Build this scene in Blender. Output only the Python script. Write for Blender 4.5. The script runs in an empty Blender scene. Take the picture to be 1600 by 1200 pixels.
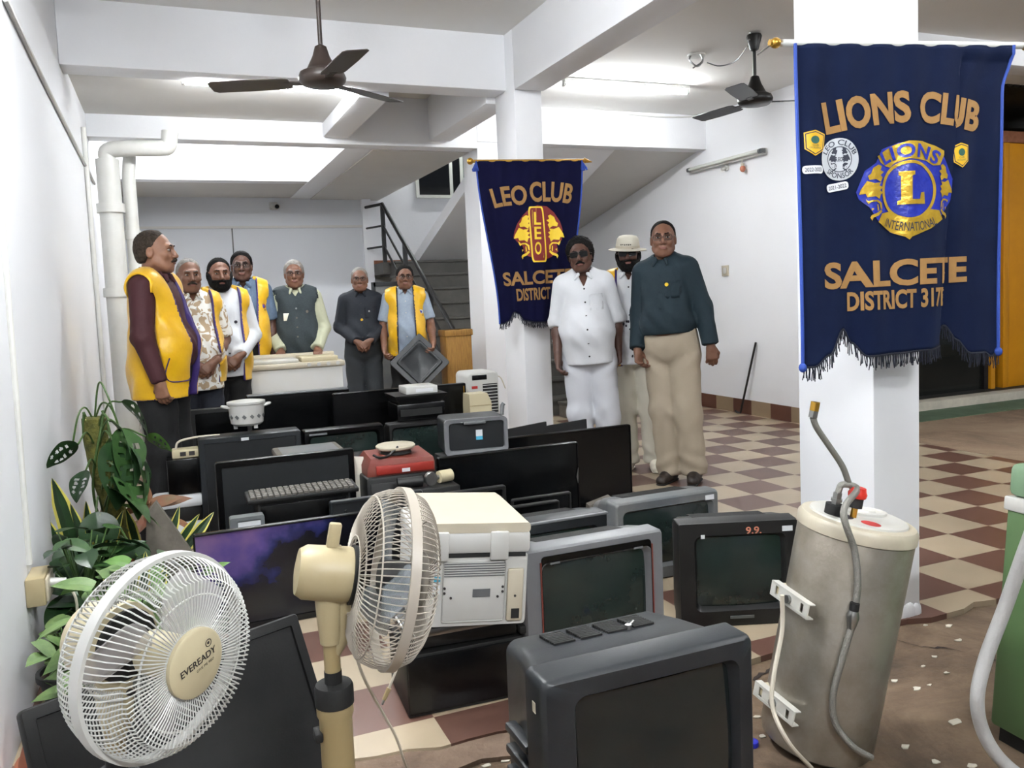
import bpy, bmesh, math, random
import numpy as np
from mathutils import Vector, Matrix, Euler
random.seed(7)
PI = math.pi
SC = bpy.context.scene
C = SC.collection

# ------------------------------------------------------------------ camera, world, lamps, exposure
EYE = np.array([0.0, 0.0, 1.29566])
FPX, CYP = 1295.116, 565.654           # focal length and principal row in pixels of the 1600x1200 frame
YAW, PITCH, ROLL = 0.388409647, 0.0796360905, -0.041529502
_f = np.array([math.sin(YAW)*math.cos(PITCH), math.cos(YAW)*math.cos(PITCH), -math.sin(PITCH)])
_r = np.array([math.cos(YAW), -math.sin(YAW), 0.0]); _u = np.cross(_r, _f)
_r, _u = math.cos(ROLL)*_r+math.sin(ROLL)*_u, -math.sin(ROLL)*_r+math.cos(ROLL)*_u
cam_data = bpy.data.cameras.new('camera')
cam = bpy.data.objects.new('camera', cam_data); C.objects.link(cam)
cam_data.sensor_width = 36.0; cam_data.lens = 36.0*FPX/1600.0
cam_data.shift_y = (CYP-600.0)/1600.0
cam_data.clip_start = 0.05; cam_data.clip_end = 100
cam.matrix_world = Matrix(((_r[0], _u[0], -_f[0], EYE[0]), (_r[1], _u[1], -_f[1], EYE[1]), (_r[2], _u[2], -_f[2], EYE[2]), (0, 0, 0, 1)))
SC.camera = cam
SC.view_settings.view_transform = 'Standard'
SC.view_settings.look = 'None'
SC.view_settings.gamma = 1.0
SC.view_settings.use_curve_mapping = False
SC.view_settings.exposure = 1.9
world = bpy.data.worlds.new('night'); SC.world = world
world.use_nodes = True
world.node_tree.nodes['Background'].inputs[0].default_value = (0.75, 0.85, 1.0, 1)
world.node_tree.nodes['Background'].inputs[1].default_value = 0.06
TUBE_STRENGTH = 100.0                    # the lit fluorescent tubes
# lit tube lamps: (x, y, z, direction angle, length, strength factor, label)
LAMPS = [
    (0.80, 6.00, 2.81, 0.0, 1.20, 0.5, 'lit white tube light under the low slab behind the ceiling beam at left'),
    (3.80, 6.38, 3.055, 0.0, 1.20, 0.52, 'lit white tube light on the ceiling between the two pillars'),
    (0.05, 2.50, 3.14, 1.5708, 1.20, 1.2, 'lit white tube light on the ceiling above the front of the heap'),
    (1.00, -1.3, 3.14, 0.0, 1.20, 2.1, 'lit white tube light on the ceiling at the near end of the hall'),
    (4.00, 1.00, 3.055, 0.0, 1.20, 0.8, 'lit white tube light on the ceiling near the open right side'),
    (0.55, 8.60, 3.655, 0.0, 1.20, 0.9, 'lit white tube light up in the shaft behind the second beam'),
    (7.60, 2.60, 3.055, 0.0, 1.20, 0.9, 'unseen tube light added under the canopy to brighten the yard outside'),  # added out of view to brighten the pavement and shop door
    (10.5, 7.60, 2.60, 0.0, 1.20, 0.15, 'weak unseen tube light added inside the dark shop'),  # added out of view to lift the shop interior a little
    (3.90, 11.0, 4.055, 0.0, 1.20, 0.35, 'weaker lit white tube light above the stair landing'),
]

def at(x, y, X=None, Y=None, Z=None):
    """the point of the room seen at pixel (x, y) on the plane X=, Y= or Z="""
    d = _f+(x-800)/FPX*_r+(CYP-y)/FPX*_u
    t = (X-EYE[0])/d[0] if X is not None else (Y-EYE[1])/d[1] if Y is not None else (Z-EYE[2])/d[2]
    return Vector(EYE+t*d)

# ------------------------------------------------------------------ helpers
def c8(r, g, b, k=1.0):
    f = lambda v: (v/255/12.92 if v/255 <= 0.04045 else ((v/255+0.055)/1.055)**2.4)*k
    return (f(r), f(g), f(b), 1)

_mats = {}
def mat(name, col, rough=0.5, metal=0.0, noise=0.0, nscale=6.0, col2=None, bump=0.0, bscale=60.0, spec=0.5, coat=0.0, emit=None, estr=0.0, alpha=1.0, trans=0.0, sheen=0.0, stretch=None):
    if name in _mats: return _mats[name]
    m = bpy.data.materials.new(name); m.use_nodes = True
    nt = m.node_tree; b = nt.nodes['Principled BSDF']
    b.inputs['Base Color'].default_value = col
    b.inputs['Roughness'].default_value = rough; b.inputs['Metallic'].default_value = metal
    b.inputs['Specular IOR Level'].default_value = spec
    b.inputs['Coat Weight'].default_value = coat
    b.inputs['Alpha'].default_value = alpha
    b.inputs['Transmission Weight'].default_value = trans
    b.inputs['Sheen Weight'].default_value = sheen
    if emit: b.inputs['Emission Color'].default_value = emit; b.inputs['Emission Strength'].default_value = estr
    tc = nt.nodes.new('ShaderNodeTexCoord'); src = tc.outputs['Object']
    if stretch:
        mp = nt.nodes.new('ShaderNodeMapping'); mp.inputs['Scale'].default_value = stretch
        nt.links.new(src, mp.inputs['Vector']); src = mp.outputs['Vector']
    if noise > 0:
        n = nt.nodes.new('ShaderNodeTexNoise'); n.inputs['Scale'].default_value = nscale; n.inputs['Detail'].default_value = 6; n.inputs['Roughness'].default_value = 0.65
        nt.links.new(src, n.inputs['Vector'])
        r = nt.nodes.new('ShaderNodeValToRGB'); r.color_ramp.elements[0].position = 0.38; r.color_ramp.elements[1].position = 0.68
        c2 = col2 or (min(1, col[0]*1.6+.02), min(1, col[1]*1.6+.02), min(1, col[2]*1.6+.02), 1)
        r.color_ramp.elements[0].color = col
        r.color_ramp.elements[1].color = tuple(col[i]*(1-noise)+c2[i]*noise for i in range(3))+(1,)
        nt.links.new(n.outputs['Fac'], r.inputs['Fac']); nt.links.new(r.outputs['Color'], b.inputs['Base Color'])
    if bump > 0:
        n2 = nt.nodes.new('ShaderNodeTexNoise'); n2.inputs['Scale'].default_value = bscale; n2.inputs['Detail'].default_value = 4
        nt.links.new(src, n2.inputs['Vector'])
        bp = nt.nodes.new('ShaderNodeBump'); bp.inputs['Strength'].default_value = bump; bp.inputs['Distance'].default_value = 0.01
        nt.links.new(n2.outputs['Fac'], bp.inputs['Height']); nt.links.new(bp.outputs['Normal'], b.inputs['Normal'])
    _mats[name] = m
    return m

class MB:
    """collects shapes; build() links them as ONE mesh object"""
    def __init__(s): s.bm = bmesh.new(); s.mats = []; s.cur = 0
    def use(s, m):
        if m not in s.mats: s.mats.append(m)
        s.cur = s.mats.index(m); return s
    def _tag(s, vs):
        fs = set()
        for v in vs:
            for f in v.link_faces: fs.add(f)
        for f in fs: f.material_index = s.cur
    def box(s, x0, x1, y0, y1, z0, z1, bev=0.0, M=None, seg=2):
        g = bmesh.ops.create_cube(s.bm, size=1.0)
        vs = g['verts']
        for v in vs: v.co = Vector(((x0+x1)/2+v.co.x*(x1-x0), (y0+y1)/2+v.co.y*(y1-y0), (z0+z1)/2+v.co.z*(z1-z0)))
        fs = list({f for v in vs for f in v.link_faces})
        for f in fs: f.material_index = s.cur
        if bev > 0:
            es = list({e for v in vs for e in v.link_edges})
            r = bmesh.ops.bevel(s.bm, geom=es, offset=bev, segments=seg, profile=0.5, affect='EDGES')
            vs = list({v for f in r['faces'] for v in f.verts} | {v for v in vs if v.is_valid})
            vs = s._grow(vs)
            for v in vs:
                for f in v.link_faces: f.material_index = s.cur
        if M is not None:
            for v in vs: v.co = M @ v.co
        return s
    def _grow(s, vs):
        seen = set(vs); st = list(vs)
        while st:
            v = st.pop()
            for e in v.link_edges:
                o = e.other_vert(v)
                if o not in seen: seen.add(o); st.append(o)
        return list(seen)
    def rings(s, rings, closed=True, cap0=True, cap1=True):
        """loft a list of rings (lists of points, same count)"""
        R = [[s.bm.verts.new(Vector(p)) for p in r] for r in rings]
        n = len(R[0]); k = n if closed else n-1
        for a, b in zip(R[:-1], R[1:]):
            for i in range(k):
                j = (i+1) % n
                try: s.bm.faces.new((a[i], a[j], b[j], b[i])).material_index = s.cur
                except ValueError: pass
        if cap0 and closed: s.bm.faces.new(list(reversed(R[0]))).material_index = s.cur
        if cap1 and closed: s.bm.faces.new(R[-1]).material_index = s.cur
        return s
    def tube(s, pts, r, seg=8, cap=True):
        pts = [Vector(p) for p in pts]
        rs = r if isinstance(r, (list, tuple)) else [r]*len(pts)
        rings = []; up = None
        for i, p in enumerate(pts):
            t = (pts[min(i+1, len(pts)-1)]-pts[max(i-1, 0)])
            if t.length < 1e-9: t = Vector((0, 0, 1))
            t.normalize()
            if up is None: up = t.orthogonal().normalized()
            else:
                up = up-t*up.dot(t)
                up = up.normalized() if up.length > 1e-6 else t.orthogonal().normalized()
            w = t.cross(up)
            rings.append([p+(up*math.cos(2*PI*k/seg)+w*math.sin(2*PI*k/seg))*rs[i] for k in range(seg)])
        return s.rings(rings, True, cap, cap)
    def cyl(s, p0, p1, r0, r1=None, seg=20):
        return s.tube([p0, p1], [r0, r0 if r1 is None else r1], seg)
    def lathe(s, prof, M=None, seg=32):
        """prof = [(r, z)...] turned round z"""
        rings = []
        for r, z in prof:
            rings.append([Vector((max(r, 1e-4)*math.cos(2*PI*k/seg), max(r, 1e-4)*math.sin(2*PI*k/seg), z)) for k in range(seg)])
        if M is not None: rings = [[M @ p for p in q] for q in rings]
        return s.rings(rings)
    def prism(s, poly, y0, y1, M=None):
        """poly [(x, z)] extruded from y0 to y1"""
        a = [Vector((x, y0, z)) for x, z in poly]; b = [Vector((x, y1, z)) for x, z in poly]
        if M is not None: a = [M @ p for p in a]; b = [M @ p for p in b]
        return s.rings([a, b])
    def ball(s, c, r, sx=1, sy=1, sz=1, seg=16, M=None):
        T = Matrix.Translation(Vector(c)) @ Matrix.Diagonal((r*sx, r*sy, r*sz, 1))
        if M is not None: T = M @ T
        g = bmesh.ops.create_uvsphere(s.bm, u_segments=seg, v_segments=max(6, seg//2), radius=1.0, matrix=T)
        s._tag(g['verts']); return s
    def quad(s, a, b, c, d):
        s.bm.faces.new([s.bm.verts.new(Vector(p)) for p in (a, b, c, d)]).material_index = s.cur; return s
    def build(s, name, material=None, parent=None, smooth=40, **tags):
        bmesh.ops.recalc_face_normals(s.bm, faces=s.bm.faces)
        me = bpy.data.meshes.new(name); s.bm.to_mesh(me); s.bm.free()
        if s.mats:
            for m in s.mats: me.materials.append(m)
        else: me.materials.append(material)
        return link(name, me, parent, smooth, **tags)

def link(name, me, parent=None, smooth=40, **tags):
    if smooth:
        me.polygons.foreach_set('use_smooth', [True]*len(me.polygons))
        try: me.set_sharp_from_angle(angle=math.radians(smooth))
        except Exception: pass
    o = bpy.data.objects.new(name, me); C.objects.link(o)
    if parent: o.parent = parent
    for k, v in tags.items():
        if v: o[k] = v
    return o

def thing(name, label, category, loc=(0, 0, 0), rot=(0, 0, 0), group=None):
    o = bpy.data.objects.new(name, None); C.objects.link(o)
    o.location = loc; o.rotation_euler = rot; o.empty_display_size = 0.1
    o['label'] = label; o['category'] = category
    if group: o['group'] = group
    return o

def struct(name, mb, m):
    return mb.build(name, m, None, kind='structure')

def copy_tree(o, parent=None):
    k = o.copy(); C.objects.link(k)
    if parent: k.parent = parent
    for ch in [q for q in bpy.data.objects if q.parent == o]: copy_tree(ch, k)
    return k

def rrect(w, h, r, cx=0, cz=0, n=4):
    """rounded rectangle outline in x,z"""
    r = min(r, w/2-1e-4, h/2-1e-4); pts = []
    for (sx, sz, a0) in ((1, 1, 0), (-1, 1, 90), (-1, -1, 180), (1, -1, 270)):
        for k in range(n+1):
            a = math.radians(a0+90*k/n)
            pts.append((cx+sx*(w/2-r)+r*math.cos(a), cz+sz*(h/2-r)+r*math.sin(a)))
    return pts

def loft(mb, secs, n=4, cap0=True, cap1=True, M=None):
    """secs: (y, w, h, r, cx, cz) rounded rectangles lofted along y"""
    R = []
    for (y, w, h, r, cx, cz) in secs:
        q = [Vector((x, y, z)) for x, z in rrect(w, h, r, cx, cz, n)]
        if M is not None: q = [M @ p for p in q]
        R.append(q)
    return mb.rings(R, True, cap0, cap1)

def spline(pts, n=8):
    """Catmull-Rom through pts"""
    P = [Vector(p) for p in pts]; P = [P[0]*2-P[1]]+P+[P[-1]*2-P[-2]]
    out = []
    for i in range(1, len(P)-2):
        for k in range(n):
            t = k/n; a, b, c, d = P[i-1:i+3]
            out.append(0.5*((2*b)+(c-a)*t+(2*a-5*b+4*c-d)*t*t+(3*b-a-3*c+d)*t**3))
    out.append(P[-2]); return out

# ---- lettering: Blender's built-in font turned into mesh
def text_mesh(s, height=1.0, width=None, bold=0.0, extrude=0.0, align='CENTER', sub=0, spacing=1.0):
    """returns (verts, faces) of a line of text, baseline at 0, capitals `height` tall, squeezed to `width`"""
    cu = bpy.data.curves.new('t', 'FONT'); cu.body = s; cu.align_x = align; cu.offset = bold; cu.extrude = extrude; cu.resolution_u = 4; cu.space_character = spacing
    o = bpy.data.objects.new('t', cu); C.objects.link(o)
    dg = bpy.context.evaluated_depsgraph_get(); dg.update()
    me = bpy.data.meshes.new_from_object(o.evaluated_get(dg))
    bpy.data.objects.remove(o); bpy.data.curves.remove(cu)
    bm = bmesh.new(); bm.from_mesh(me); bpy.data.meshes.remove(me)
    bmesh.ops.remove_doubles(bm, verts=bm.verts, dist=1e-5)
    if sub:
        bmesh.ops.triangulate(bm, faces=bm.faces)
        for _ in range(sub): bmesh.ops.subdivide_edges(bm, edges=[e for e in bm.edges if e.calc_length() > 0.12], cuts=1)
    bm.verts.ensure_lookup_table()
    V = np.array([v.co[:] for v in bm.verts]); F = [[v.index for v in f.verts] for f in bm.faces]
    bm.free()
    y0, y1 = V[:, 1].min(), V[:, 1].max(); k = height/(y1-y0)
    V[:, 0] *= k; V[:, 1] = (V[:, 1]-y0)*k
    if width:
        w = V[:, 0].max()-V[:, 0].min(); V[:, 0] *= width/w
    return V, F

def add_vf(mb, V, F, fn):
    vs = [mb.bm.verts.new(Vector(fn(*p))) for p in V]
    for f in F:
        try: mb.bm.faces.new([vs[i] for i in f]).material_index = mb.cur
        except ValueError: pass
    return mb
# ------------------------------------------------------------------ materials
M_ = {}
def DM(k, *a, **q): M_[k] = mat(k, *a, **q)
DM('wall_paint', c8(232, 233, 236), 0.75, noise=0.10, nscale=1.4, col2=c8(214, 214, 214), bump=0.08, bscale=35)
DM('ceiling_paint', c8(226, 225, 222), 0.85, noise=0.12, nscale=1.2, col2=c8(205, 203, 198), bump=0.1, bscale=25)
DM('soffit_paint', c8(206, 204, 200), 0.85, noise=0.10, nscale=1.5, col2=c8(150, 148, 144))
DM('outdoor_soffit', c8(150, 142, 132), 0.9, noise=0.2, nscale=1.0)
DM('panel_paint', c8(205, 208, 213), 0.6)
DM('gloss_black', c8(5, 5, 6), 0.25, noise=0.3, nscale=3, col2=c8(14, 14, 14), spec=0.35)
DM('matte_black', c8(11, 11, 12), 0.5, noise=0.5, nscale=4, col2=c8(26, 25, 24), bump=0.05, bscale=200)
DM('dusty_black', c8(9, 10, 11), 0.5, noise=0.6, nscale=5, spec=0.35, col2=c8(30, 29, 28), bump=0.05, bscale=150)
DM('charcoal', c8(21, 25, 29), 0.4, noise=0.45, nscale=4, col2=c8(46, 49, 52), bump=0.04, bscale=220)
DM('lcd_glass', c8(5, 6, 7), 0.2, noise=0.25, nscale=2.5, col2=c8(15, 16, 17), spec=0.35)
DM('lcd_matte', c8(22, 24, 26), 0.4, noise=0.4, nscale=3, col2=c8(38, 40, 42))
DM('crt_glass', c8(28, 38, 36), 0.13, noise=0.35, nscale=3, col2=c8(46, 56, 52), coat=0.2)
DM('crt_dark', c8(17, 22, 23), 0.12, noise=0.4, nscale=3, col2=c8(28, 34, 34), coat=0.2)
DM('silver_plastic', c8(112, 113, 116), 0.38, metal=0.1, noise=0.3, nscale=5, col2=c8(94, 94, 95))
DM('grey_plastic', c8(88, 92, 95), 0.45, noise=0.5, nscale=4, col2=c8(120, 116, 108))
DM('white_plastic', c8(186, 186, 183), 0.42, noise=0.3, nscale=5, col2=c8(190, 184, 170))
DM('old_white', c8(184, 176, 158), 0.45, noise=0.35, nscale=6, col2=c8(180, 168, 140))
DM('cream_plastic', c8(168, 155, 122), 0.42, noise=0.3, nscale=9, col2=c8(160, 138, 94))
DM('pale_cream', c8(188, 177, 146), 0.42)
DM('tan_pole', c8(154, 138, 102), 0.4, noise=0.3, nscale=8, col2=c8(160, 134, 84))
DM('wire_white', c8(190, 190, 186), 0.35)
DM('wire_dusty', c8(166, 158, 146), 0.4)
DM('blade_smoke', c8(208, 204, 204), 0.2, alpha=0.42)
DM('blade_teal', c8(70, 150, 150), 0.2, alpha=0.6)
DM('blade_grey', c8(150, 158, 164), 0.2, alpha=0.5)
DM('steel', c8(150, 150, 148), 0.3, metal=0.9)
DM('hose_braid', c8(140, 138, 132), 0.4, metal=0.7, bump=0.5, bscale=400)
DM('brass', c8(190, 146, 62), 0.28, metal=0.9)
DM('rod_white', c8(206, 206, 202), 0.4)
DM('fan_brown', c8(48, 38, 33), 0.4, noise=0.3, nscale=10)
DM('fan_black', c8(22, 21, 21), 0.4)
DM('tube_glow', c8(255, 255, 255), 0.3, emit=(0.95, 0.98, 1.0, 1), estr=TUBE_STRENGTH)
DM('pvc', c8(206, 206, 202), 0.45, noise=0.3, nscale=5, col2=c8(180, 178, 170))
DM('rust_red', c8(112, 42, 32), 0.55, noise=0.5, nscale=7, col2=c8(110, 76, 62))
DM('scale_red', c8(140, 38, 28), 0.45)
DM('red', c8(196, 44, 30), 0.4)
DM('yellow_satin', c8(220, 172, 8), 0.38, noise=0.3, nscale=14, col2=c8(196, 138, 4), bump=0.5, bscale=16, sheen=0.2)
DM('purple_trim', c8(58, 40, 104), 0.5)
DM('dark_trim', c8(36, 30, 44), 0.5)
DM('skin_brown', c8(112, 76, 58), 0.5, noise=0.3, nscale=30, col2=c8(94, 60, 46))
DM('skin_tan', c8(136, 96, 74), 0.5, noise=0.3, nscale=30, col2=c8(116, 78, 60))
DM('skin_dark', c8(82, 54, 43), 0.5, noise=0.3, nscale=30, col2=c8(66, 42, 34))
DM('lip', c8(112, 66, 56), 0.5)
DM('hair_black', c8(10, 9, 9), 0.7, spec=0.15, bump=0.6, bscale=160, noise=0.5, nscale=60, col2=c8(30, 27, 26))
DM('hair_brown', c8(38, 31, 26), 0.7, spec=0.15, bump=0.6, bscale=160, noise=0.5, nscale=60, col2=c8(92, 80, 68))
DM('hair_grey', c8(112, 108, 104), 0.6, bump=0.6, bscale=160, noise=0.5, nscale=60, col2=c8(150, 148, 144))
DM('eye_white', c8(160, 150, 142), 0.4)
DM('eye_dark', c8(22, 16, 14), 0.2)
DM('lens_dark', c8(4, 4, 4), 0.25, spec=0.15)
DM('lens_clear', c8(60, 62, 64), 0.3, alpha=0.10, spec=0.1)
DM('frame_dark', c8(30, 26, 26), 0.3)
DM('maroon_cloth', c8(58, 16, 24), 0.75, bump=0.25, bscale=30)
DM('black_cloth', c8(11, 11, 13), 0.85, bump=0.25, bscale=25)
DM('jeans_dark', c8(26, 30, 42), 0.85, bump=0.25, bscale=25)
DM('white_cloth', c8(204, 206, 210), 0.75, bump=0.3, bscale=22)
DM('white_trouser', c8(192, 194, 200), 0.75, bump=0.3, bscale=18)
DM('cream_trouser', c8(198, 193, 178), 0.75, bump=0.3, bscale=18)
DM('khaki_cloth', c8(164, 152, 134), 0.8, bump=0.35, bscale=18)
DM('grey_trouser', c8(46, 50, 54), 0.85, bump=0.25, bscale=20)
DM('blue_cloth', c8(80, 98, 120), 0.8, noise=0.4, nscale=60, col2=c8(102, 120, 140), bump=0.25, bscale=24)
DM('pale_blue_cloth', c8(146, 158, 172), 0.8, noise=0.5, nscale=50, col2=c8(124, 140, 160), bump=0.25, bscale=24)
DM('teal_cloth', c8(9, 33, 43), 0.8, bump=0.3, bscale=18)
DM('navy_cloth', c8(12, 18, 28), 0.8, noise=0.4, nscale=70, col2=c8(22, 30, 44), bump=0.25, bscale=24)
DM('lime_cloth', c8(172, 174, 150), 0.8, bump=0.3, bscale=20)
DM('waistcoat_grey', c8(38, 47, 51), 0.85, noise=0.3, nscale=90, bump=0.2, bscale=30)
DM('belt', c8(34, 24, 20), 0.4)
DM('button_dark', c8(26, 24, 26), 0.4)
DM('shoe_white', c8(220, 214, 200), 0.5)
DM('shoe_dark', c8(40, 32, 28), 0.5)
DM('shoe_brown', c8(92, 66, 54), 0.7, noise=0.5, nscale=20)
DM('banner_navy', c8(13, 22, 47), 0.9, noise=0.35, nscale=5, col2=c8(21, 33, 63), spec=0.1, sheen=0.02, bump=0.08, bscale=300)
DM('banner_indigo', c8(10, 11, 40), 0.85, noise=0.35, nscale=5, col2=c8(15, 17, 54), spec=0.1, sheen=0.02, bump=0.08, bscale=300)
DM('banner_edge', c8(34, 66, 150), 0.7)
DM('gold_cloth', c8(150, 112, 62), 0.8, noise=0.3, nscale=40, col2=c8(128, 92, 46))
DM('gold_foil', c8(206, 168, 52), 0.32, metal=0.45, noise=0.4, nscale=30, col2=c8(150, 112, 26), bump=0.5, bscale=30)
DM('blue_foil', c8(24, 36, 140), 0.35, noise=0.5, nscale=22, col2=c8(50, 70, 190), bump=0.5, bscale=30)
DM('yellow_stitch', c8(232, 196, 40), 0.6)
DM('red_stitch', c8(120, 24, 24), 0.7)
DM('silver_stitch', c8(190, 194, 200), 0.5)
DM('dark_stitch', c8(40, 44, 60), 0.7)
DM('patch_white', c8(222, 224, 228), 0.6)
DM('patch_green', c8(30, 84, 72), 0.6)
DM('fringe_thread', c8(14, 18, 34), 0.8)
DM('leaf', c8(40, 68, 32), 0.42, noise=0.6, nscale=14, col2=c8(62, 92, 46))
DM('leaf_light', c8(70, 108, 42), 0.45, noise=0.5, nscale=14, col2=c8(92, 128, 58))
DM('leaf_dark', c8(24, 48, 24), 0.35, noise=0.5, nscale=14, col2=c8(44, 72, 36))
DM('leaf_yellow', c8(204, 192, 92), 0.45)
DM('leaf_red', c8(126, 74, 52), 0.5, noise=0.6, nscale=14, col2=c8(90, 92, 60))
DM('leaf_pale', c8(96, 120, 68), 0.5, noise=0.7, nscale=24, col2=c8(52, 86, 40))
DM('moss', c8(92, 90, 34), 0.95, noise=0.8, nscale=30, col2=c8(52, 56, 20), bump=0.8, bscale=60)
DM('stem_green', c8(58, 84, 36), 0.5)
DM('terracotta', c8(150, 88, 62), 0.8, noise=0.5, nscale=10, col2=c8(110, 70, 54))
DM('soil', c8(48, 36, 28), 0.95, noise=0.6, nscale=40, bump=0.6, bscale=80)
DM('pot_dark', c8(30, 30, 31), 0.6, noise=0.4, nscale=10)
DM('stone_grey', c8(92, 86, 78), 0.85, noise=0.6, nscale=9, bump=0.3, bscale=40)
DM('galvanised', c8(158, 152, 142), 0.36, metal=0.65, noise=0.75, nscale=3.5, col2=c8(104, 94, 76), bump=0.05, bscale=120)
DM('heater_lid', c8(166, 158, 140), 0.45, noise=0.3, nscale=8)
DM('enamel_white', c8(190, 189, 183), 0.35, noise=0.25, nscale=10, col2=c8(180, 172, 150))
DM('sticker_red', c8(176, 40, 36), 0.5)
DM('sticker_blue', c8(70, 160, 190), 0.5)
DM('sticker_white', c8(206, 208, 210), 0.5)
DM('green_paint', c8(80, 106, 68), 0.42, noise=0.3, nscale=3, col2=c8(70, 95, 58))
DM('green_lid', c8(112, 138, 110), 0.42)
DM('drain_hose', c8(160, 159, 157), 0.5, bump=0.3, bscale=60)
DM('rubber', c8(15, 15, 15), 0.7)
DM('yellow_door', c8(206, 140, 18), 0.45, noise=0.3, nscale=4, col2=c8(170, 104, 8))
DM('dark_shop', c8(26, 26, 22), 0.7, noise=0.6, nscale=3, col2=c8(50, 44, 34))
DM('shop_glass', c8(30, 34, 32), 0.05, alpha=0.35)
DM('kerb_stone', c8(176, 170, 156), 0.85, noise=0.4, nscale=8)
DM('green_strip', c8(74, 92, 70), 0.85, noise=0.5, nscale=6)
DM('teal_board', c8(170, 200, 204), 0.5)
DM('rail_black', c8(22, 21, 21), 0.45)
DM('stair_stone', c8(70, 68, 64), 0.6, noise=0.5, nscale=5, col2=c8(96, 92, 86))
DM('brown_skirting', c8(128, 78, 50), 0.6, noise=0.6, nscale=20)
DM('wicker', c8(158, 116, 50), 0.7, noise=0.7, nscale=3, col2=c8(104, 70, 26), stretch=(30, 30, 3))
DM('cane', c8(146, 112, 66), 0.8, noise=0.6, nscale=3, stretch=(30, 30, 3))
DM('window_frame', c8(206, 208, 200), 0.5)
DM('window_dark', c8(9, 10, 11), 0.08)
DM('window_grey', c8(92, 104, 104), 0.15)
DM('paper', c8(226, 222, 208), 0.8)
DM('blue_cap', c8(30, 36, 150), 0.4)
DM('cable_white', c8(196, 188, 172), 0.5)
DM('cable_black', c8(18, 18, 18), 0.5)
DM('crack_dark', c8(44, 34, 28), 0.95)
DM('print_dark', c8(44, 40, 40), 0.6)
DM('print_orange', c8(190, 120, 96), 0.6)
DM('key_cap', c8(84, 80, 74), 0.6, noise=0.4, nscale=40)

def checker_mat(name, light, dark, T, ox, oy, rough, swap=False):
    m = bpy.data.materials.new(name); m.use_nodes = True; nt = m.node_tree; b = nt.nodes['Principled BSDF']
    N = nt.nodes.new; L = nt.links.new
    tc = N('ShaderNodeTexCoord')
    mp = N('ShaderNodeMapping'); mp.vector_type = 'POINT'
    mp.inputs['Location'].default_value = (-ox/T+100, -oy/T+100, 0.5); mp.inputs['Scale'].default_value = (1/T, 1/T, 0)
    L(tc.outputs['Object'], mp.inputs['Vector'])
    ck = N('ShaderNodeTexChecker'); ck.inputs['Scale'].default_value = 1.0
    ck.inputs['Color1'].default_value = dark if not swap else light; ck.inputs['Color2'].default_value = light if not swap else dark
    L(mp.outputs['Vector'], ck.inputs['Vector'])
    fl = N('ShaderNodeVectorMath'); fl.operation = 'FLOOR'; L(mp.outputs['Vector'], fl.inputs[0])
    wn = N('ShaderNodeTexWhiteNoise'); wn.noise_dimensions = '3D'; L(fl.outputs['Vector'], wn.inputs['Vector'])
    ns = N('ShaderNodeTexNoise'); ns.inputs['Scale'].default_value = 2.2; ns.inputs['Detail'].default_value = 7; L(tc.outputs['Object'], ns.inputs['Vector'])
    hs = N('ShaderNodeHueSaturation')
    ad = N('ShaderNodeMath'); ad.operation = 'MULTIPLY_ADD'; L(wn.outputs['Value'], ad.inputs[0]); ad.inputs[1].default_value = 0.14
    ad2 = N('ShaderNodeMath'); ad2.operation = 'MULTIPLY_ADD'; L(ns.outputs['Fac'], ad2.inputs[0]); ad2.inputs[1].default_value = 0.5; ad2.inputs[2].default_value = 0.68
    L(ad2.outputs[0], ad.inputs[2]); L(ad.outputs[0], hs.inputs['Value'])
    L(ck.outputs['Color'], hs.inputs['Color']); L(hs.outputs['Color'], b.inputs['Base Color'])
    b.inputs['Roughness'].default_value = rough
    return m
TILE = 0.29
M_['floor_tiles'] = checker_mat('floor_tiles', c8(166, 151, 128), c8(98, 70, 60), TILE, 3.2832, 2.6971, 0.35)

def ground_mat(name, a, b_, c_, scale, rough=0.9):
    m = bpy.data.materials.new(name); m.use_nodes = True; nt = m.node_tree; b = nt.nodes['Principled BSDF']
    N = nt.nodes.new; L = nt.links.new
    tc = N('ShaderNodeTexCoord'); n1 = N('ShaderNodeTexNoise'); n1.inputs['Scale'].default_value = scale; n1.inputs['Detail'].default_value = 10; n1.inputs['Roughness'].default_value = 0.7
    n1.inputs['Distortion'].default_value = 0.6
    L(tc.outputs['Object'], n1.inputs['Vector'])
    r = N('ShaderNodeValToRGB'); e = r.color_ramp.elements
    e[0].position = 0.3; e[0].color = a; e[1].position = 0.72; e[1].color = c_
    x = e.new(0.5); x.color = b_
    L(n1.outputs['Fac'], r.inputs['Fac']); L(r.outputs['Color'], b.inputs['Base Color'])
    n2 = N('ShaderNodeTexNoise'); n2.inputs['Scale'].default_value = 30; n2.inputs['Detail'].default_value = 8; L(tc.outputs['Object'], n2.inputs['Vector'])
    bp = N('ShaderNodeBump'); bp.inputs['Strength'].default_value = 0.35; bp.inputs['Distance'].default_value = 0.02
    L(n2.outputs['Fac'], bp.inputs['Height']); L(bp.outputs['Normal'], b.inputs['Normal'])
    b.inputs['Roughness'].default_value = rough
    return m
M_['rough_floor'] = ground_mat('rough_floor', c8(60, 48, 37), c8(96, 78, 61), c8(130, 110, 88), 2.2)
M_['yard_floor'] = ground_mat('yard_floor', c8(104, 84, 66), c8(138, 116, 94), c8(158, 138, 114), 1.2)

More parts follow.
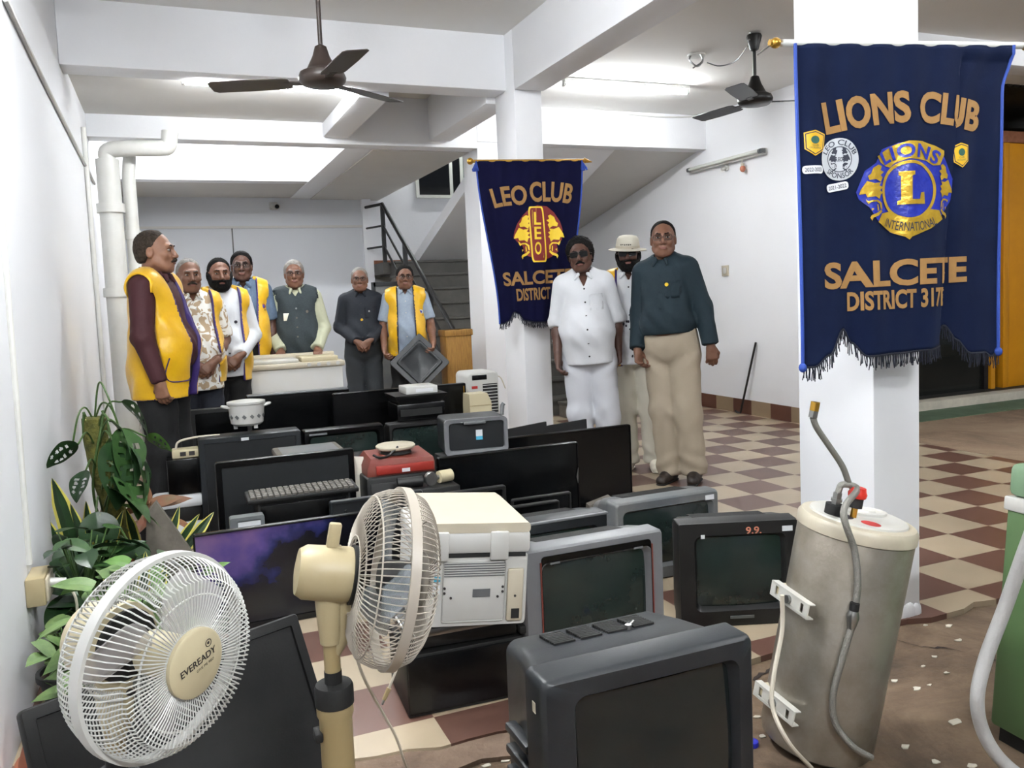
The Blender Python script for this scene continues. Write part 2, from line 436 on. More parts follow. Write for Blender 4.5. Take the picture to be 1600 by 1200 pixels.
def floral_mat():
    m = bpy.data.materials.new('floral_cloth'); m.use_nodes = True; nt = m.node_tree; b = nt.nodes['Principled BSDF']
    N = nt.nodes.new; L = nt.links.new
    tc = N('ShaderNodeTexCoord'); n = N('ShaderNodeTexNoise'); n.inputs['Scale'].default_value = 13; n.inputs['Distortion'].default_value = 2.2; n.inputs['Detail'].default_value = 1
    L(tc.outputs['Object'], n.inputs['Vector'])
    r = N('ShaderNodeValToRGB'); r.color_ramp.interpolation = 'CONSTANT'; e = r.color_ramp.elements
    e[0].color = c8(222, 220, 214); e[1].position = 0.52; e[1].color = c8(168, 146, 118)
    L(n.outputs['Fac'], r.inputs['Fac']); L(r.outputs['Color'], b.inputs['Base Color']); b.inputs['Roughness'].default_value = 0.8
    return m
M_['floral_cloth'] = floral_mat()

def screen_reflection_mat():
    """switched-off glossy panel with a purple-blue reflection painted in, blotchy and darker towards the lower right"""
    m = bpy.data.materials.new('purple_reflection'); m.use_nodes = True; nt = m.node_tree; b = nt.nodes['Principled BSDF']
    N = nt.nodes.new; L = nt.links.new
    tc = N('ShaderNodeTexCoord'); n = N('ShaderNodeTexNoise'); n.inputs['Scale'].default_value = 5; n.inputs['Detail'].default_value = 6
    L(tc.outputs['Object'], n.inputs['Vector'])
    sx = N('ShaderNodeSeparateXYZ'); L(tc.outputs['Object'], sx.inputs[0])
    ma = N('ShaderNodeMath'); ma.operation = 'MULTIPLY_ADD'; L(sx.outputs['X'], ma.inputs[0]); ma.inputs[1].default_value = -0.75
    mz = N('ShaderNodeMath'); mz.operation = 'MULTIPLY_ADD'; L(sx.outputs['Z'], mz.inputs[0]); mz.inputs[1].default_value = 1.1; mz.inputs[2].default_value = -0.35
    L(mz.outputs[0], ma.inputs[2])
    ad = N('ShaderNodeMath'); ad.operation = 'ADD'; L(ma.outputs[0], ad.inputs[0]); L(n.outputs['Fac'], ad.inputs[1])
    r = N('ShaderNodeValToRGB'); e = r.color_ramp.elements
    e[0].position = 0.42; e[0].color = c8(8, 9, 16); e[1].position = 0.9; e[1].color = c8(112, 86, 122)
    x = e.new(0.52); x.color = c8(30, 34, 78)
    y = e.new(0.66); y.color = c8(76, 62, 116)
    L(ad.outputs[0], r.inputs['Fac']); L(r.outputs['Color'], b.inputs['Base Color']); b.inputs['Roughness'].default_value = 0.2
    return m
M_['purple_reflection'] = screen_reflection_mat()
# ------------------------------------------------------------------ the setting
LX, RX = -0.51, 5.36
W = M_['wall_paint']; CE = M_['ceiling_paint']; SO = M_['soffit_paint']
def sbox(name, m, *b, bev=0.0):
    return struct(name, MB().box(*b, bev=bev), m)
# tiled floor with a broken front edge
fb = MB()
rnd = random.Random(3)
edge = []
x = LX-0.2
while x < 5.45:
    jag = rnd.uniform(-0.02, 0.02)
    base = 2.28 if x > 1.6 else 2.25+0.03*math.sin(x*5)
    edge.append((x, base+jag)); x += 0.09
fb.rings([[Vector((px, py, 0)) for px, py in edge]+[Vector((5.45, 12.2, 0)), Vector((LX-0.2, 12.2, 0))],
          [Vector((px, py, -0.12)) for px, py in edge]+[Vector((5.45, 12.2, -0.12)), Vector((LX-0.2, 12.2, -0.12))]])
fb.build('floor', M_['floor_tiles'], smooth=0, kind='structure')
sbox('floor_rough', M_['rough_floor'], -0.71, 5.6, -2.5, 2.45, -0.25, -0.022)
sbox('floor_yard', M_['yard_floor'], 5.45, 14, -2.5, 5.52, -0.25, -0.006)
# bed of mortar showing between the broken tile edge and the rough floor
mb = MB(); e2 = [(px, py-0.10-0.05*rnd.random()) for px, py in edge if px < 1.7]
mb.rings([[Vector((px, py, -0.008)) for px, py in e2]+[Vector((1.7, 2.3, -0.008)), Vector((LX, 2.3, -0.008))],
          [Vector((px, py, -0.1)) for px, py in e2]+[Vector((1.7, 2.3, -0.1)), Vector((LX, 2.3, -0.1))]])
mb.build('floor_mortar', ground_mat('mortar', c8(84, 68, 56), c8(110, 91, 76), c8(132, 114, 96), 3.0), smooth=0, kind='structure')
sbox('wall_left', W, LX-0.2, LX, -2.5, 11.5, 0, 4.2)
sbox('wall_right', W, RX, RX+0.2, 5.25, 12, 0, 3.3)
sbox('wall_back', M_['panel_paint'], LX-0.2, 2.62, 11.3, 11.5, 0, 2.7)
# panel joints on the back wall
z0 = at(380, 355, Y=11.29).z; xs = at(364, 380, Y=11.29).x
sbox('trim_1', M_['soffit_paint'], LX, 2.56, 11.27, 11.3, z0-0.015, z0+0.015)
sbox('trim_2', M_['grey_plastic'], xs-0.008, xs+0.008, 11.285, 11.3, 0.0, z0-0.015)
sbox('trim_3', W, 2.50, 2.62, 11.22, 11.3, 0.0, 2.7)
# ceilings
sbox('ceiling', CE, LX, 2.386, -2.5, 5.72, 3.185, 3.4)
sbox('ceiling_right', CE, 2.62, 9.5, -2.5, 7.43, 3.10, 3.4)
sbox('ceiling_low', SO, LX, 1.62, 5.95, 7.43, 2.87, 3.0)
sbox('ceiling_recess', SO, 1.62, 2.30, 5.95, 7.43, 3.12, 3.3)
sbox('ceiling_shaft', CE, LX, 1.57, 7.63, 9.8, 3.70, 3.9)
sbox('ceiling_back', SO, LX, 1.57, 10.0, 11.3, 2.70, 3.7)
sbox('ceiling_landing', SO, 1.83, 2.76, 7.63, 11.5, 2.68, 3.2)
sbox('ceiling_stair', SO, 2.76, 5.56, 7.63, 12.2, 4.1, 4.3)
sbox('beam_cross', W, LX, 2.386, 5.72, 5.95, 2.79, 3.4, bev=0.008)
sbox('beam_long', W, 2.386, 2.62, -2.5, 5.58, 2.765, 3.4, bev=0.008)
sbox('beam_long_rear', W, 2.31, 2.52, 5.95, 7.43, 2.745, 3.4, bev=0.008)
sbox('beam_small', W, 1.34, 1.57, 5.95, 7.43, 2.74, 2.87, bev=0.02)
sbox('beam_second', W, LX, 2.78, 7.43, 7.63, 2.69, 3.72, bev=0.006)
sbox('beam_second_right', W, 2.78, RX, 7.43, 7.63, 2.752, 3.4, bev=0.006)
sbox('beam_third', W, LX, 1.57, 9.8, 10.0, 2.70, 3.72, bev=0.004)
sbox('beam_stair', W, 1.57, 1.83, 7.63, 11.3, 2.69, 3.72, bev=0.006)
sbox('pillar_centre', W, 2.386, 2.60, 5.58, 5.955, 0, 3.4, bev=0.008)
sbox('pillar_front', W, 2.385, 2.618, 2.313, 2.71, 0, 3.4, bev=0.008)
sbox('pillar_rear', W, 2.78, 3.02, 7.44, 7.85, 0, 2.752, bev=0.006)
# chipped foot of the front pillar
mb = MB(); rnd = random.Random(5)
for i in range(9):
    x = 2.40+0.205*rnd.random(); z = 0.0; mb.ball((x, 2.312, z+0.01), 0.014+0.014*rnd.random(), 1, 0.4, 1.6, seg=8)
for i in range(9):
    mb.ball((2.617, 2.33+0.3*rnd.random(), 0.01), 0.014+0.012*rnd.random(), 0.4, 1, 1.6, seg=8)
struct('trim_4', mb, W)
# tiled skirting along the right wall
M_['skirting'] = checker_mat('skirting', c8(142, 122, 98), c8(92, 58, 46), TILE, 3.2832, 2.6971, 0.4)
sbox('baseboard_right', M_['skirting'], RX-0.012, RX, 5.25, 11.6, 0, 0.145)
# stair: flight, landing, walls, upper flight
N_ST = 10; y0, y1, zl = 8.0, 10.7, 1.80
st = MB()
for i in range(N_ST):
    a = y0+(y1-y0)*i/N_ST
    st.box(2.72, 4.25, a, y1+0.6 if i == N_ST-1 else y1, zl*i/N_ST, zl*(i+1)/N_ST-0.03)
    st.box(2.70, 4.25, a-0.025, y1, zl*(i+1)/N_ST-0.03, zl*(i+1)/N_ST, bev=0.006)
struct('stairs', st, M_['stair_stone'])
sbox('floor_landing', M_['stair_stone'], 2.62, 4.36, 10.7, 12.0, zl-0.15, zl)
sbox('wall_stair', W, 2.62, RX+0.2, 11.4, 11.6, zl, 4.2)
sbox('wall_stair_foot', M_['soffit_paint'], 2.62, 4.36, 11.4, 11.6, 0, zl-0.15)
sbox('wall_stair_low', W, 4.36, RX, 11.2, 11.6, 0, 2.2)
sbox('baseboard_stair', M_['brown_skirting'], 2.62, RX, 11.385, 11.4, zl, zl+0.06)
def slab(name, xa, xb, ya, za, yb, zb, t=0.15, m=SO):
    mb = MB(); mb.rings([[Vector((xa, ya, za)), Vector((xb, ya, za)), Vector((xb, ya, za+t)), Vector((xa, ya, za+t))],
                         [Vector((xa, yb, zb)), Vector((xb, yb, zb)), Vector((xb, yb, zb+t)), Vector((xa, yb, zb+t))]])
    return struct(name, mb, m)
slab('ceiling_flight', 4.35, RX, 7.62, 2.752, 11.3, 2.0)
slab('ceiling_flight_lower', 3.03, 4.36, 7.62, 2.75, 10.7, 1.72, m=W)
# window above the landing
a = at(650, 305, Y=11.39); b = at(730, 305, Y=11.39)
win = MB(); x0_, x1_, zb_ = a.x, 4.35, a.z
for xx in (x0_, x0_+0.50, x0_+0.66, x1_-0.04): win.box(xx, xx+0.045, 11.36, 11.40, zb_, 3.9)
win.box(x0_, x1_, 11.35, 11.40, zb_-0.04, zb_)
w_ = struct('window_1', win, M_['window_frame'])
for nm, u, v, mm in (('pane', x0_+0.045, x0_+0.5, 'window_dark'), ('pane', x0_+0.545, x0_+0.66, 'window_dark'), ('pane', x0_+0.705, x1_-0.04, 'window_grey')):
    MB().box(u, v, 11.375, 11.39, zb_, 3.9).build(nm, M_[mm], w_)
# outside: kerb, green strip, shop front, canopy beam
KA = 6.02
sbox('floor_strip', M_['green_strip'], 5.56, 14, 5.52, 5.95, -0.25, 0.0)
sbox('kerb', M_['kerb_stone'], 5.56, 14, 5.95, 6.12, -0.25, 0.085, bev=0.01)
sbox('floor_shop', M_['dark_shop'], 5.56, 14, 6.12, 9.5, -0.25, 0.08)
sbox('wall_shop', M_['dark_shop'], 5.56, 14, 9.3, 9.5, 0, 4)
sbox('wall_shop_side', M_['dark_shop'], 12.5, 12.7, 6.3, 9.4, 0, 4)
sbox('beam_canopy', W, 5.05, 9.5, 4.62, 4.84, 2.93, 3.12, bev=0.006)
cs = MB()
for i in range(60):
    xx = 6.0+i*0.1; cs.cyl((xx, 5.6, 3.12), (xx, 9.3, 3.02), 0.05, seg=8)
struct('roof_shop', cs, M_['dark_shop'])
def thing_box(*a): pass
# yellow shop door frame
t = thing('shop_door', 'tall yellow wooden door post and frame of the shop outside at right', 'door', (8.3, 6.3, 0.08))
MB().box(0.0, 0.085, -0.05, 0.05, 0, 2.62, bev=0.006).box(0.11, 0.9, -0.03, 0.03, 0, 2.62, bev=0.006).build('door_panel', M_['yellow_door'], t)
MB().box(-0.16, 1.0, -0.06, 0.06, 2.62, 2.74, bev=0.006).build('door_lintel', M_['brown_skirting'], t)
MB().box(-0.16, -0.10, -0.03, 0.03, 0, 2.62).build('door_post', M_['yellow_door'], t)
t = thing('glass_partition', 'dark glass shop front behind the large blue banner', 'shop window', (7.0, 6.32, 0.08))
MB().box(-1.4, 1.12, -0.006, 0.006, 0, 2.6).build('pane', M_['shop_glass'], t)
mb = MB()
for xx in (-1.4, -0.2, 1.06): mb.box(xx, xx+0.06, -0.03, 0.03, 0, 2.62)
mb.box(-1.4, 1.12, -0.03, 0.03, 2.58, 2.64); mb.build('frame', M_['frame_dark'], t)
# ---- plain things fixed to the room
def pipe(name, label, cat, pts, r, m, collars=()):
    mb = MB().tube(pts, r, 14); o = mb.build(name, M_[m]); o['label'] = label; o['category'] = cat
    for p in collars:
        q = Vector(p); MB().cyl(q-Vector((0, 0, 0.035)), q+Vector((0, 0, 0.035)), r*1.22, seg=14).build('collar', M_[m], o)
    return o
_dp = pipe('drain_pipe', 'thick white drain pipe standing in the left wall corner behind the maroon-shirted man', 'pipe', [(-0.365, 7.2, 0), (-0.365, 7.2, 2.475)], 0.085, 'pvc', [(-0.365, 7.2, 1.45), (-0.365, 7.2, 2.1)])
pipe('vent_pipe', 'thinner white pipe running down right beside the thick drain pipe', 'pipe', [(-0.225, 7.28, 0), (-0.225, 7.28, 2.3), (-0.225, 7.28, 2.36), (-0.21, 7.34, 2.52)], 0.05, 'pvc', [(-0.225, 7.28, 1.9)])
_br = pipe('branch', '', '', spline([(-0.365, 7.2, 2.47), (-0.35, 7.19, 2.54), (-0.2, 7.15, 2.555), (0.02, 7.13, 2.56), (0.08, 7.13, 2.58), (0.10, 7.13, 2.69)], 6), 0.062, 'pvc', [])
del _br['label']; del _br['category']; _br.parent = _dp
pipe('conduit', 'slim white conduit running down the left wall close to the drain pipe', 'pipe', [(-0.492, 6.93, 0), (-0.492, 6.93, 2.66)], 0.018, 'pvc', [(-0.492, 6.93, 1.55)])
q0 = at(8, -2, X=LX+0.012); q1 = at(75, 140, X=LX+0.012); q2 = at(148, 287, X=LX+0.012)
o = MB().tube(spline([q0, q1, q2], 6), 0.011, 8).build('wall_cable', M_['pvc']); o['label'] = 'grey cable fixed slantwise along the top of the left wall'; o['category'] = 'cable'
# conduit strip low on the left wall, over the switch box
o = MB().tube([at(2, 330, X=LX+0.008), at(46, 882, X=LX+0.008)], 0.01, 8).build('wall_cable', M_['pvc']); o['label'] = 'thin white cable running straight up the left wall from the switch box'; o['category'] = 'cable'
# wire over the right wall ceiling corner
q = [at(850, 164, Y=7.42), at(910, 170, Y=7.42), at(960, 176, Y=7.42), at(1040, 183, Y=7.42), at(1100, 181, Y=7.41)]
o = MB().tube(spline(q, 5), 0.008, 6).build('ceiling_cable', M_['pvc']); o['label'] = 'white cable sagging along the top of the white beam by the right wall'; o['category'] = 'cable'
# security camera
p = at(427, 322, Y=11.3)
t = thing('security_camera', 'small white dome security camera high on the back wall', 'camera', (p.x, 11.3, p.z))
MB().box(-0.05, 0.05, -0.03, 0, -0.05, 0.05, bev=0.01).build('bracket', M_['white_plastic'], t)
MB().cyl((0, -0.02, 0), (0.03, -0.13, -0.02), 0.04, seg=14).build('camera_body', M_['white_plastic'], t)
MB().cyl((0.03, -0.128, -0.02), (0.032, -0.137, -0.021), 0.028, seg=14).build('lens', M_['lens_dark'], t)
# switch plate on right wall
p = at(1134, 423, X=RX)
t = thing('switch_plate', 'small square switch plate alone on the right white wall', 'switch', (RX, p.y, p.z))
MB().box(-0.012, 0, -0.055, 0.055, -0.055, 0.055, bev=0.004).build('plate', M_['old_white'], t)
MB().box(-0.02, -0.01, -0.025, 0.025, -0.03, 0.03, bev=0.003).build('switch', M_['white_plastic'], t)
# unlit tube fixture on right wall
a = at(1080, 265, X=RX-0.03); b = at(1195, 237, X=RX-0.03)
t = thing('tube_fixture', 'unlit bare tube light fixture hanging on the right wall', 'lamp', (RX-0.03, (a.y+b.y)/2, (a.z+b.z)/2))
L_ = abs(a.y-b.y)/2
MB().box(-0.025, 0.028, -L_, L_, -0.03, 0.03, bev=0.006).build('housing', M_['pvc'], t)
for s in (-1, 1): MB().cyl((-0.045, s*L_, 0.0), (-0.045, s*(L_-0.03), 0.0), 0.022, seg=12).box(-0.05, 0.0, s*L_-0.014, s*L_+0.014, -0.02, 0.02).build('end_cap', M_['grey_plastic'], t)
MB().cyl((-0.045, -L_+0.03, 0.0), (-0.045, L_-0.03, 0.0), 0.014, seg=12).build('glass_tube', M_['window_frame'], t)
a = at(1163, 262, X=RX-0.03)
t = thing('hanging_bulb', 'small reddish bulb on a short wire below the unlit tube fixture', 'bulb', (RX-0.05, a.y, a.z))
MB().tube(spline([(0.02, 0, 0.12), (0, 0.01, 0.06), (0, 0, 0.02)], 4), 0.005, 6).build('wire', M_['cable_white'], t)
MB().ball((0, 0, -0.01), 0.028, 1, 1, 1.2).build('bulb', M_['print_orange'], t)
MB().cyl((0, 0, 0.0), (0, 0, 0.04), 0.018, seg=10).build('socket', M_['old_white'], t)
a = at(1133, 262, X=RX-0.03)
t = thing('lamp_holder', 'empty white lamp holder on the wall under the unlit tube fixture', 'lamp holder', (RX, a.y, a.z))
MB().cyl((0, 0, 0), (-0.03, 0, 0), 0.03, seg=12).cyl((-0.03, 0, 0), (-0.07, 0, -0.02), 0.018, seg=12).build('holder', M_['white_plastic'], t)
# walking stick leaning on the right wall
a = at(1181, 535, X=RX-0.02); b = at(1157, 645, Z=0.016)
o = MB().tube([b+Vector((-0.03, 0.05, 0.02)), b+Vector((-0.015, 0.03, 0.002)), b, b+(a-b)*0.06, a], 0.011, 8).build('walking_stick', M_['frame_dark']); o['label'] = 'thin dark stick leaning against the right wall'; o['category'] = 'stick'
# electric switch box on the left wall with a plug
p = at(42, 950, X=LX); zt = at(45, 893, X=LX).z
t = thing('socket_box', 'cream wooden switch box on the left wall with a white plug', 'socket', (LX, p.y+0.07, (p.z+zt)/2))
h_ = (zt-p.z)/2
MB().box(0, 0.06, -0.08, 0.08, -h_, h_, bev=0.006).build('box', M_['cream_plastic'], t)
MB().box(0.055, 0.068, -0.07, 0.07, -h_+0.01, h_-0.01, bev=0.004).build('face_plate', M_['old_white'], t)
MB().cyl((0.066, -0.01, 0.01), (0.115, -0.01, 0.005), 0.016, 0.013, seg=12).build('plug', M_['white_plastic'], t)
PLUG = Vector((LX+0.11, p.y+0.06, (p.z+zt)/2))
o = MB().tube(spline([PLUG, PLUG+Vector((0.03, 0, -0.06)), PLUG+Vector((0.03, 0.02, -0.2)), PLUG+Vector((0.06, 0.05, -0.28)), Vector((-0.40, p.y+0.15, 0.03)), Vector((-0.3, p.y+0.05, 0.008))], 6), 0.005, 6).build('power_cable', M_['cable_white']); o['label'] = 'thin white power cable hanging from the plug at the left wall'; o['category'] = 'cable'
# hook box and wire on the right-hand ceiling
p = at(1088, 85, Z=3.1)
t = thing('ceiling_hook', 'bent metal fan hook and box on the ceiling left of the black ceiling fan', 'hook', (p.x, p.y, 3.1))
MB().cyl((0, 0, -0.015), (0, 0, 0), 0.07, seg=18).build('cover_plate', M_['pvc'], t)
MB().tube(spline([(-0.05, 0, 0), (-0.06, 0, -0.05), (0.0, 0.0, -0.09), (0.05, 0, -0.06), (0.06, 0, -0.01)], 5), 0.008, 8).tube(spline([(0, -0.05, 0), (0.02, -0.05, -0.06), (-0.02, 0.02, -0.1)], 5), 0.006, 8).build('hook', M_['steel'], t)
q = [at(1105, 98, Z=3.095), at(1125, 103, Z=3.07), at(1150, 95, Z=3.07), at(1168, 72, Z=3.06)]
o = MB().tube(spline(q, 5), 0.005, 6).build('fan_wire', M_['grey_plastic']); o['label'] = 'loose wire on the ceiling running to the black ceiling fan'; o['category'] = 'cable'
# tube lamps
for (x, y, z, ang, L_, k, lab) in LAMPS:
    t = thing('tube_light', lab, 'lamp', (x, y, z), (0, 0, ang), None)
    MB().box(-L_/2-0.02, L_/2+0.02, -0.03, 0.03, 0.012, 0.045, bev=0.005).build('housing', M_['pvc'], t)
    m = M_['tube_glow']
    if k != 1.0:
        m = mat('tube_glow_%d' % int(k*100), c8(255, 255, 255), 0.3, emit=(0.95, 0.98, 1.0, 1), estr=TUBE_STRENGTH*k)
    MB().cyl((-L_/2, 0, -0.012), (L_/2, 0, -0.012), 0.019, seg=12).build('glowing_tube', m, t)
    for s in (-1, 1): MB().box(s*(L_/2+0.012)-0.012, s*(L_/2+0.012)+0.012, -0.02, 0.02, -0.03, 0.02, bev=0.004).build('end_cap', M_['white_plastic'], t)
# ceiling fans
def ceiling_fan(label, x, y, zc, zm, m, blade_ang, canopy):
    t = thing('ceiling_fan', label, 'ceiling fan', (x, y, zm))
    d = zc-zm
    MB().cyl((0, 0, 0.16), (0, 0, d-0.02), 0.012, seg=12).build('rod', M_[m], t)
    if canopy: MB().lathe([(0.012, d-0.13), (0.03, d-0.12), (0.055, d-0.03), (0.05, d-0.015), (0.01, d-0.01)]).build('canopy', M_[m], t)
    MB().lathe([(0.013, 0.19), (0.03, 0.18), (0.045, 0.13), (0.075, 0.07), (0.085, 0.06), (0.115, 0.045), (0.125, 0.02), (0.12, 0.0), (0.10, -0.018), (0.03, -0.024), (0.001, -0.025)]).build('motor', M_[m], t)
    bm_ = 'fan_brown' if m == 'fan_brown' else 'fan_black'
    for k in range(3):
        a = blade_ang+k*2*PI/3; T = Matrix.Rotation(a, 4, 'Z') @ Matrix.Rotation(math.radians(9), 4, 'X')
        MB().rings([[T @ Vector(p) for p in ((r, -w, -0.002), (r, w, -0.002), (r, w, 0.002), (r, -w, 0.002))] for r, w in ((0.17, 0.055), (0.2, 0.066), (0.4, 0.07), (0.58, 0.066), (0.6, 0.05))]).build('blade', M_[bm_], t)
        MB().box(0.10, 0.2, -0.02, 0.02, -0.004, 0.004, M=T).build('blade_bracket', M_[bm_], t)
    return t
p = at(504, 128, Y=4.5)
ceiling_fan('brown ceiling fan hanging in front of the ceiling beam at left', p.x, 4.5, 3.185, p.z, 'fan_brown', 0.62, True)
p = at(1180, 160, Y=4.95)
tf = ceiling_fan('black ceiling fan hanging from the ceiling beside the large banner', p.x, 4.95, 3.10, p.z, 'fan_black', math.radians(-22), True)
MB().box(-0.05, 0.05, -0.015, 0.015, 3.10-p.z-0.06, 3.10-p.z-0.05).tube([(-0.04, 0, 3.1-p.z), (-0.02, 0, 3.1-p.z-0.06)], 0.006).tube([(0.04, 0, 3.1-p.z), (0.02, 0, 3.1-p.z-0.06)], 0.006).build('clamp', M_['steel'], tf)
# stair railing
t = thing('stair_railing', 'black metal stair railing with slanting rails and posts behind the banner', 'railing')
XR = 2.66
T0 = at(602, 318, X=XR); 
ra = Vector((XR, 10.75, zl+0.76)); rb = Vector((XR, 7.95, 0.92))
dirv = (rb-ra)
MB().tube([ra+Vector((0, 0.0, 0.0)), rb], 0.026, 10).build('handrail', M_['rail_black'], t)
for k in (0.28, 0.55): MB().tube([ra-Vector((0, 0, k)), rb-Vector((0, 0, k))], 0.016, 8).build('rail', M_['rail_black'], t)
for f in (0.0, 0.36, 0.70, 1.0):
    p = ra+dirv*f; hh = 0.78 if f < 0.01 else 0.9
    MB().box(XR-0.024, XR+0.024, p.y-0.024, p.y+0.024, max(0, p.z-hh), p.z).build('post', M_['rail_black'], t)
for k in (0.0, 0.28, 0.55): MB().tube([ra-Vector((0, 0, k)), ra-Vector((0.13, -0.4, k))], 0.02 if k == 0 else 0.014, 8).build('return_rail', M_['rail_black'], t)
MB().box(9.7, 11.3, 7.5, 7.7, 2.645, 3.2).build('shop_soffit', M_['dark_shop'], kind='structure')
# cracks in the rough floor
rnd = random.Random(11)
def crack(name, pts, w):
    mb = MB(); P = [Vector(p) for p in spline(pts, 5)]
    l, r = [], []
    for i, p in enumerate(P):
        k = w*(0.4+rnd.random()); j = rnd.uniform(-0.008, 0.008)
        l.append(p+Vector((0, k+j, 0))); r.append(p+Vector((0, -k+j, 0)))
    mb.rings([l, r], closed=False); return mb.build(name, M_['crack_dark'], kind='structure')
zc = -0.0195
crack('floor_crack', [at(1402, 1000, Z=zc), at(1440, 1010, Z=zc), at(1490, 1014, Z=zc), at(1530, 1028, Z=zc), at(1580, 1035, Z=zc)], 0.005)
crack('floor_crack', [at(1175, 1062, Z=zc), at(1200, 1048, Z=zc), at(1225, 1038, Z=zc), at(1260, 1035, Z=zc)], 0.007)
crack('floor_crack', [at(600, 1196, Z=zc), at(660, 1180, Z=zc), at(720, 1160, Z=zc), at(780, 1150, Z=zc), at(850, 1128, Z=zc)], 0.012)
# ------------------------------------------------------------------ flat panels, picture tubes and other electrical goods
def frame_of(TL, TR, yl, yr, zb, zt=None):
    a = at(*TL, Y=yl); b = at(*TR, Y=yr)
    d = b-a; w = math.hypot(d.x, d.y); yaw = math.atan2(d.y, d.x)
    z = zt if zt else (a.z+b.z)/2
    return a, b, w, yaw, z

def flat_panel(label, TL, TR, yl, yr=None, zb=0.0, lean=0.0, th=0.05, bez=0.022, frame='gloss_black', screen='lcd_glass', cat='television', name='flat_television', zt=None, roll=0.0, low=0.02, back=True, logo=None, stand=False, side=None, group=None):
    yr = yl if yr is None else yr
    a, b, w, yaw, z = frame_of(TL, TR, yl, yr, zb, zt)
    h = (z-zb)/math.cos(lean)
    off = h*math.sin(lean)
    m = (a+b)/2; nrm = Vector((math.sin(yaw), -math.cos(yaw), 0))
    t = thing(name, label, cat, (m.x+nrm.x*off, m.y+nrm.y*off, zb), (-lean, roll, yaw), group)
    f = MB()
    bw = bez; hl = bez+low; ww = w-2*bw; hh = h-bw-hl; cz = hl+hh/2
    loft(f, [(0.008, ww, hh, 0.003, 0, cz), (0.0, ww+0.004, hh+0.004, 0.004, 0, cz), (0.0, w-0.008, h-0.008, 0.008, 0, h/2), (0.006, w, h, 0.012, 0, h/2), (th*0.5, w, h, 0.012, 0, h/2), (th*0.55, w-0.02, h-0.02, 0.02, 0, h/2), (th*0.6, w-0.03, h-0.03, 0.02, 0, h/2)], cap0=False)
    f.build('frame', M_[frame], t)
    MB().box(-ww/2, ww/2, 0.006, 0.009, hl, hl+hh).build('screen', M_[screen], t)
    if back:
        g = MB(); loft(g, [(th*0.6, w*0.86, h*0.82, 0.03, 0, h/2), (th*0.95, w*0.8, h*0.74, 0.03, 0, h/2), (th, w*0.72, h*0.6, 0.03, 0, h/2)])
        for i in range(8): g.box(-w*0.25, w*0.25, th, th+0.002, h*0.58+i*0.01, h*0.584+i*0.01)
        g.build('back_cover', M_['matte_black'], t)
    if logo: MB().box(-0.03, 0.03, -0.0015, 0.0, hl*0.3, hl*0.6).build('logo', M_[logo], t)
    if side:
        for sx in side: MB().cyl((sx*w*0.3, 0.02, -0.0), (sx*w*0.3, 0.02, 0.0+0.01), 0.01).build('foot', M_['rubber'], t)
    return t, w, h

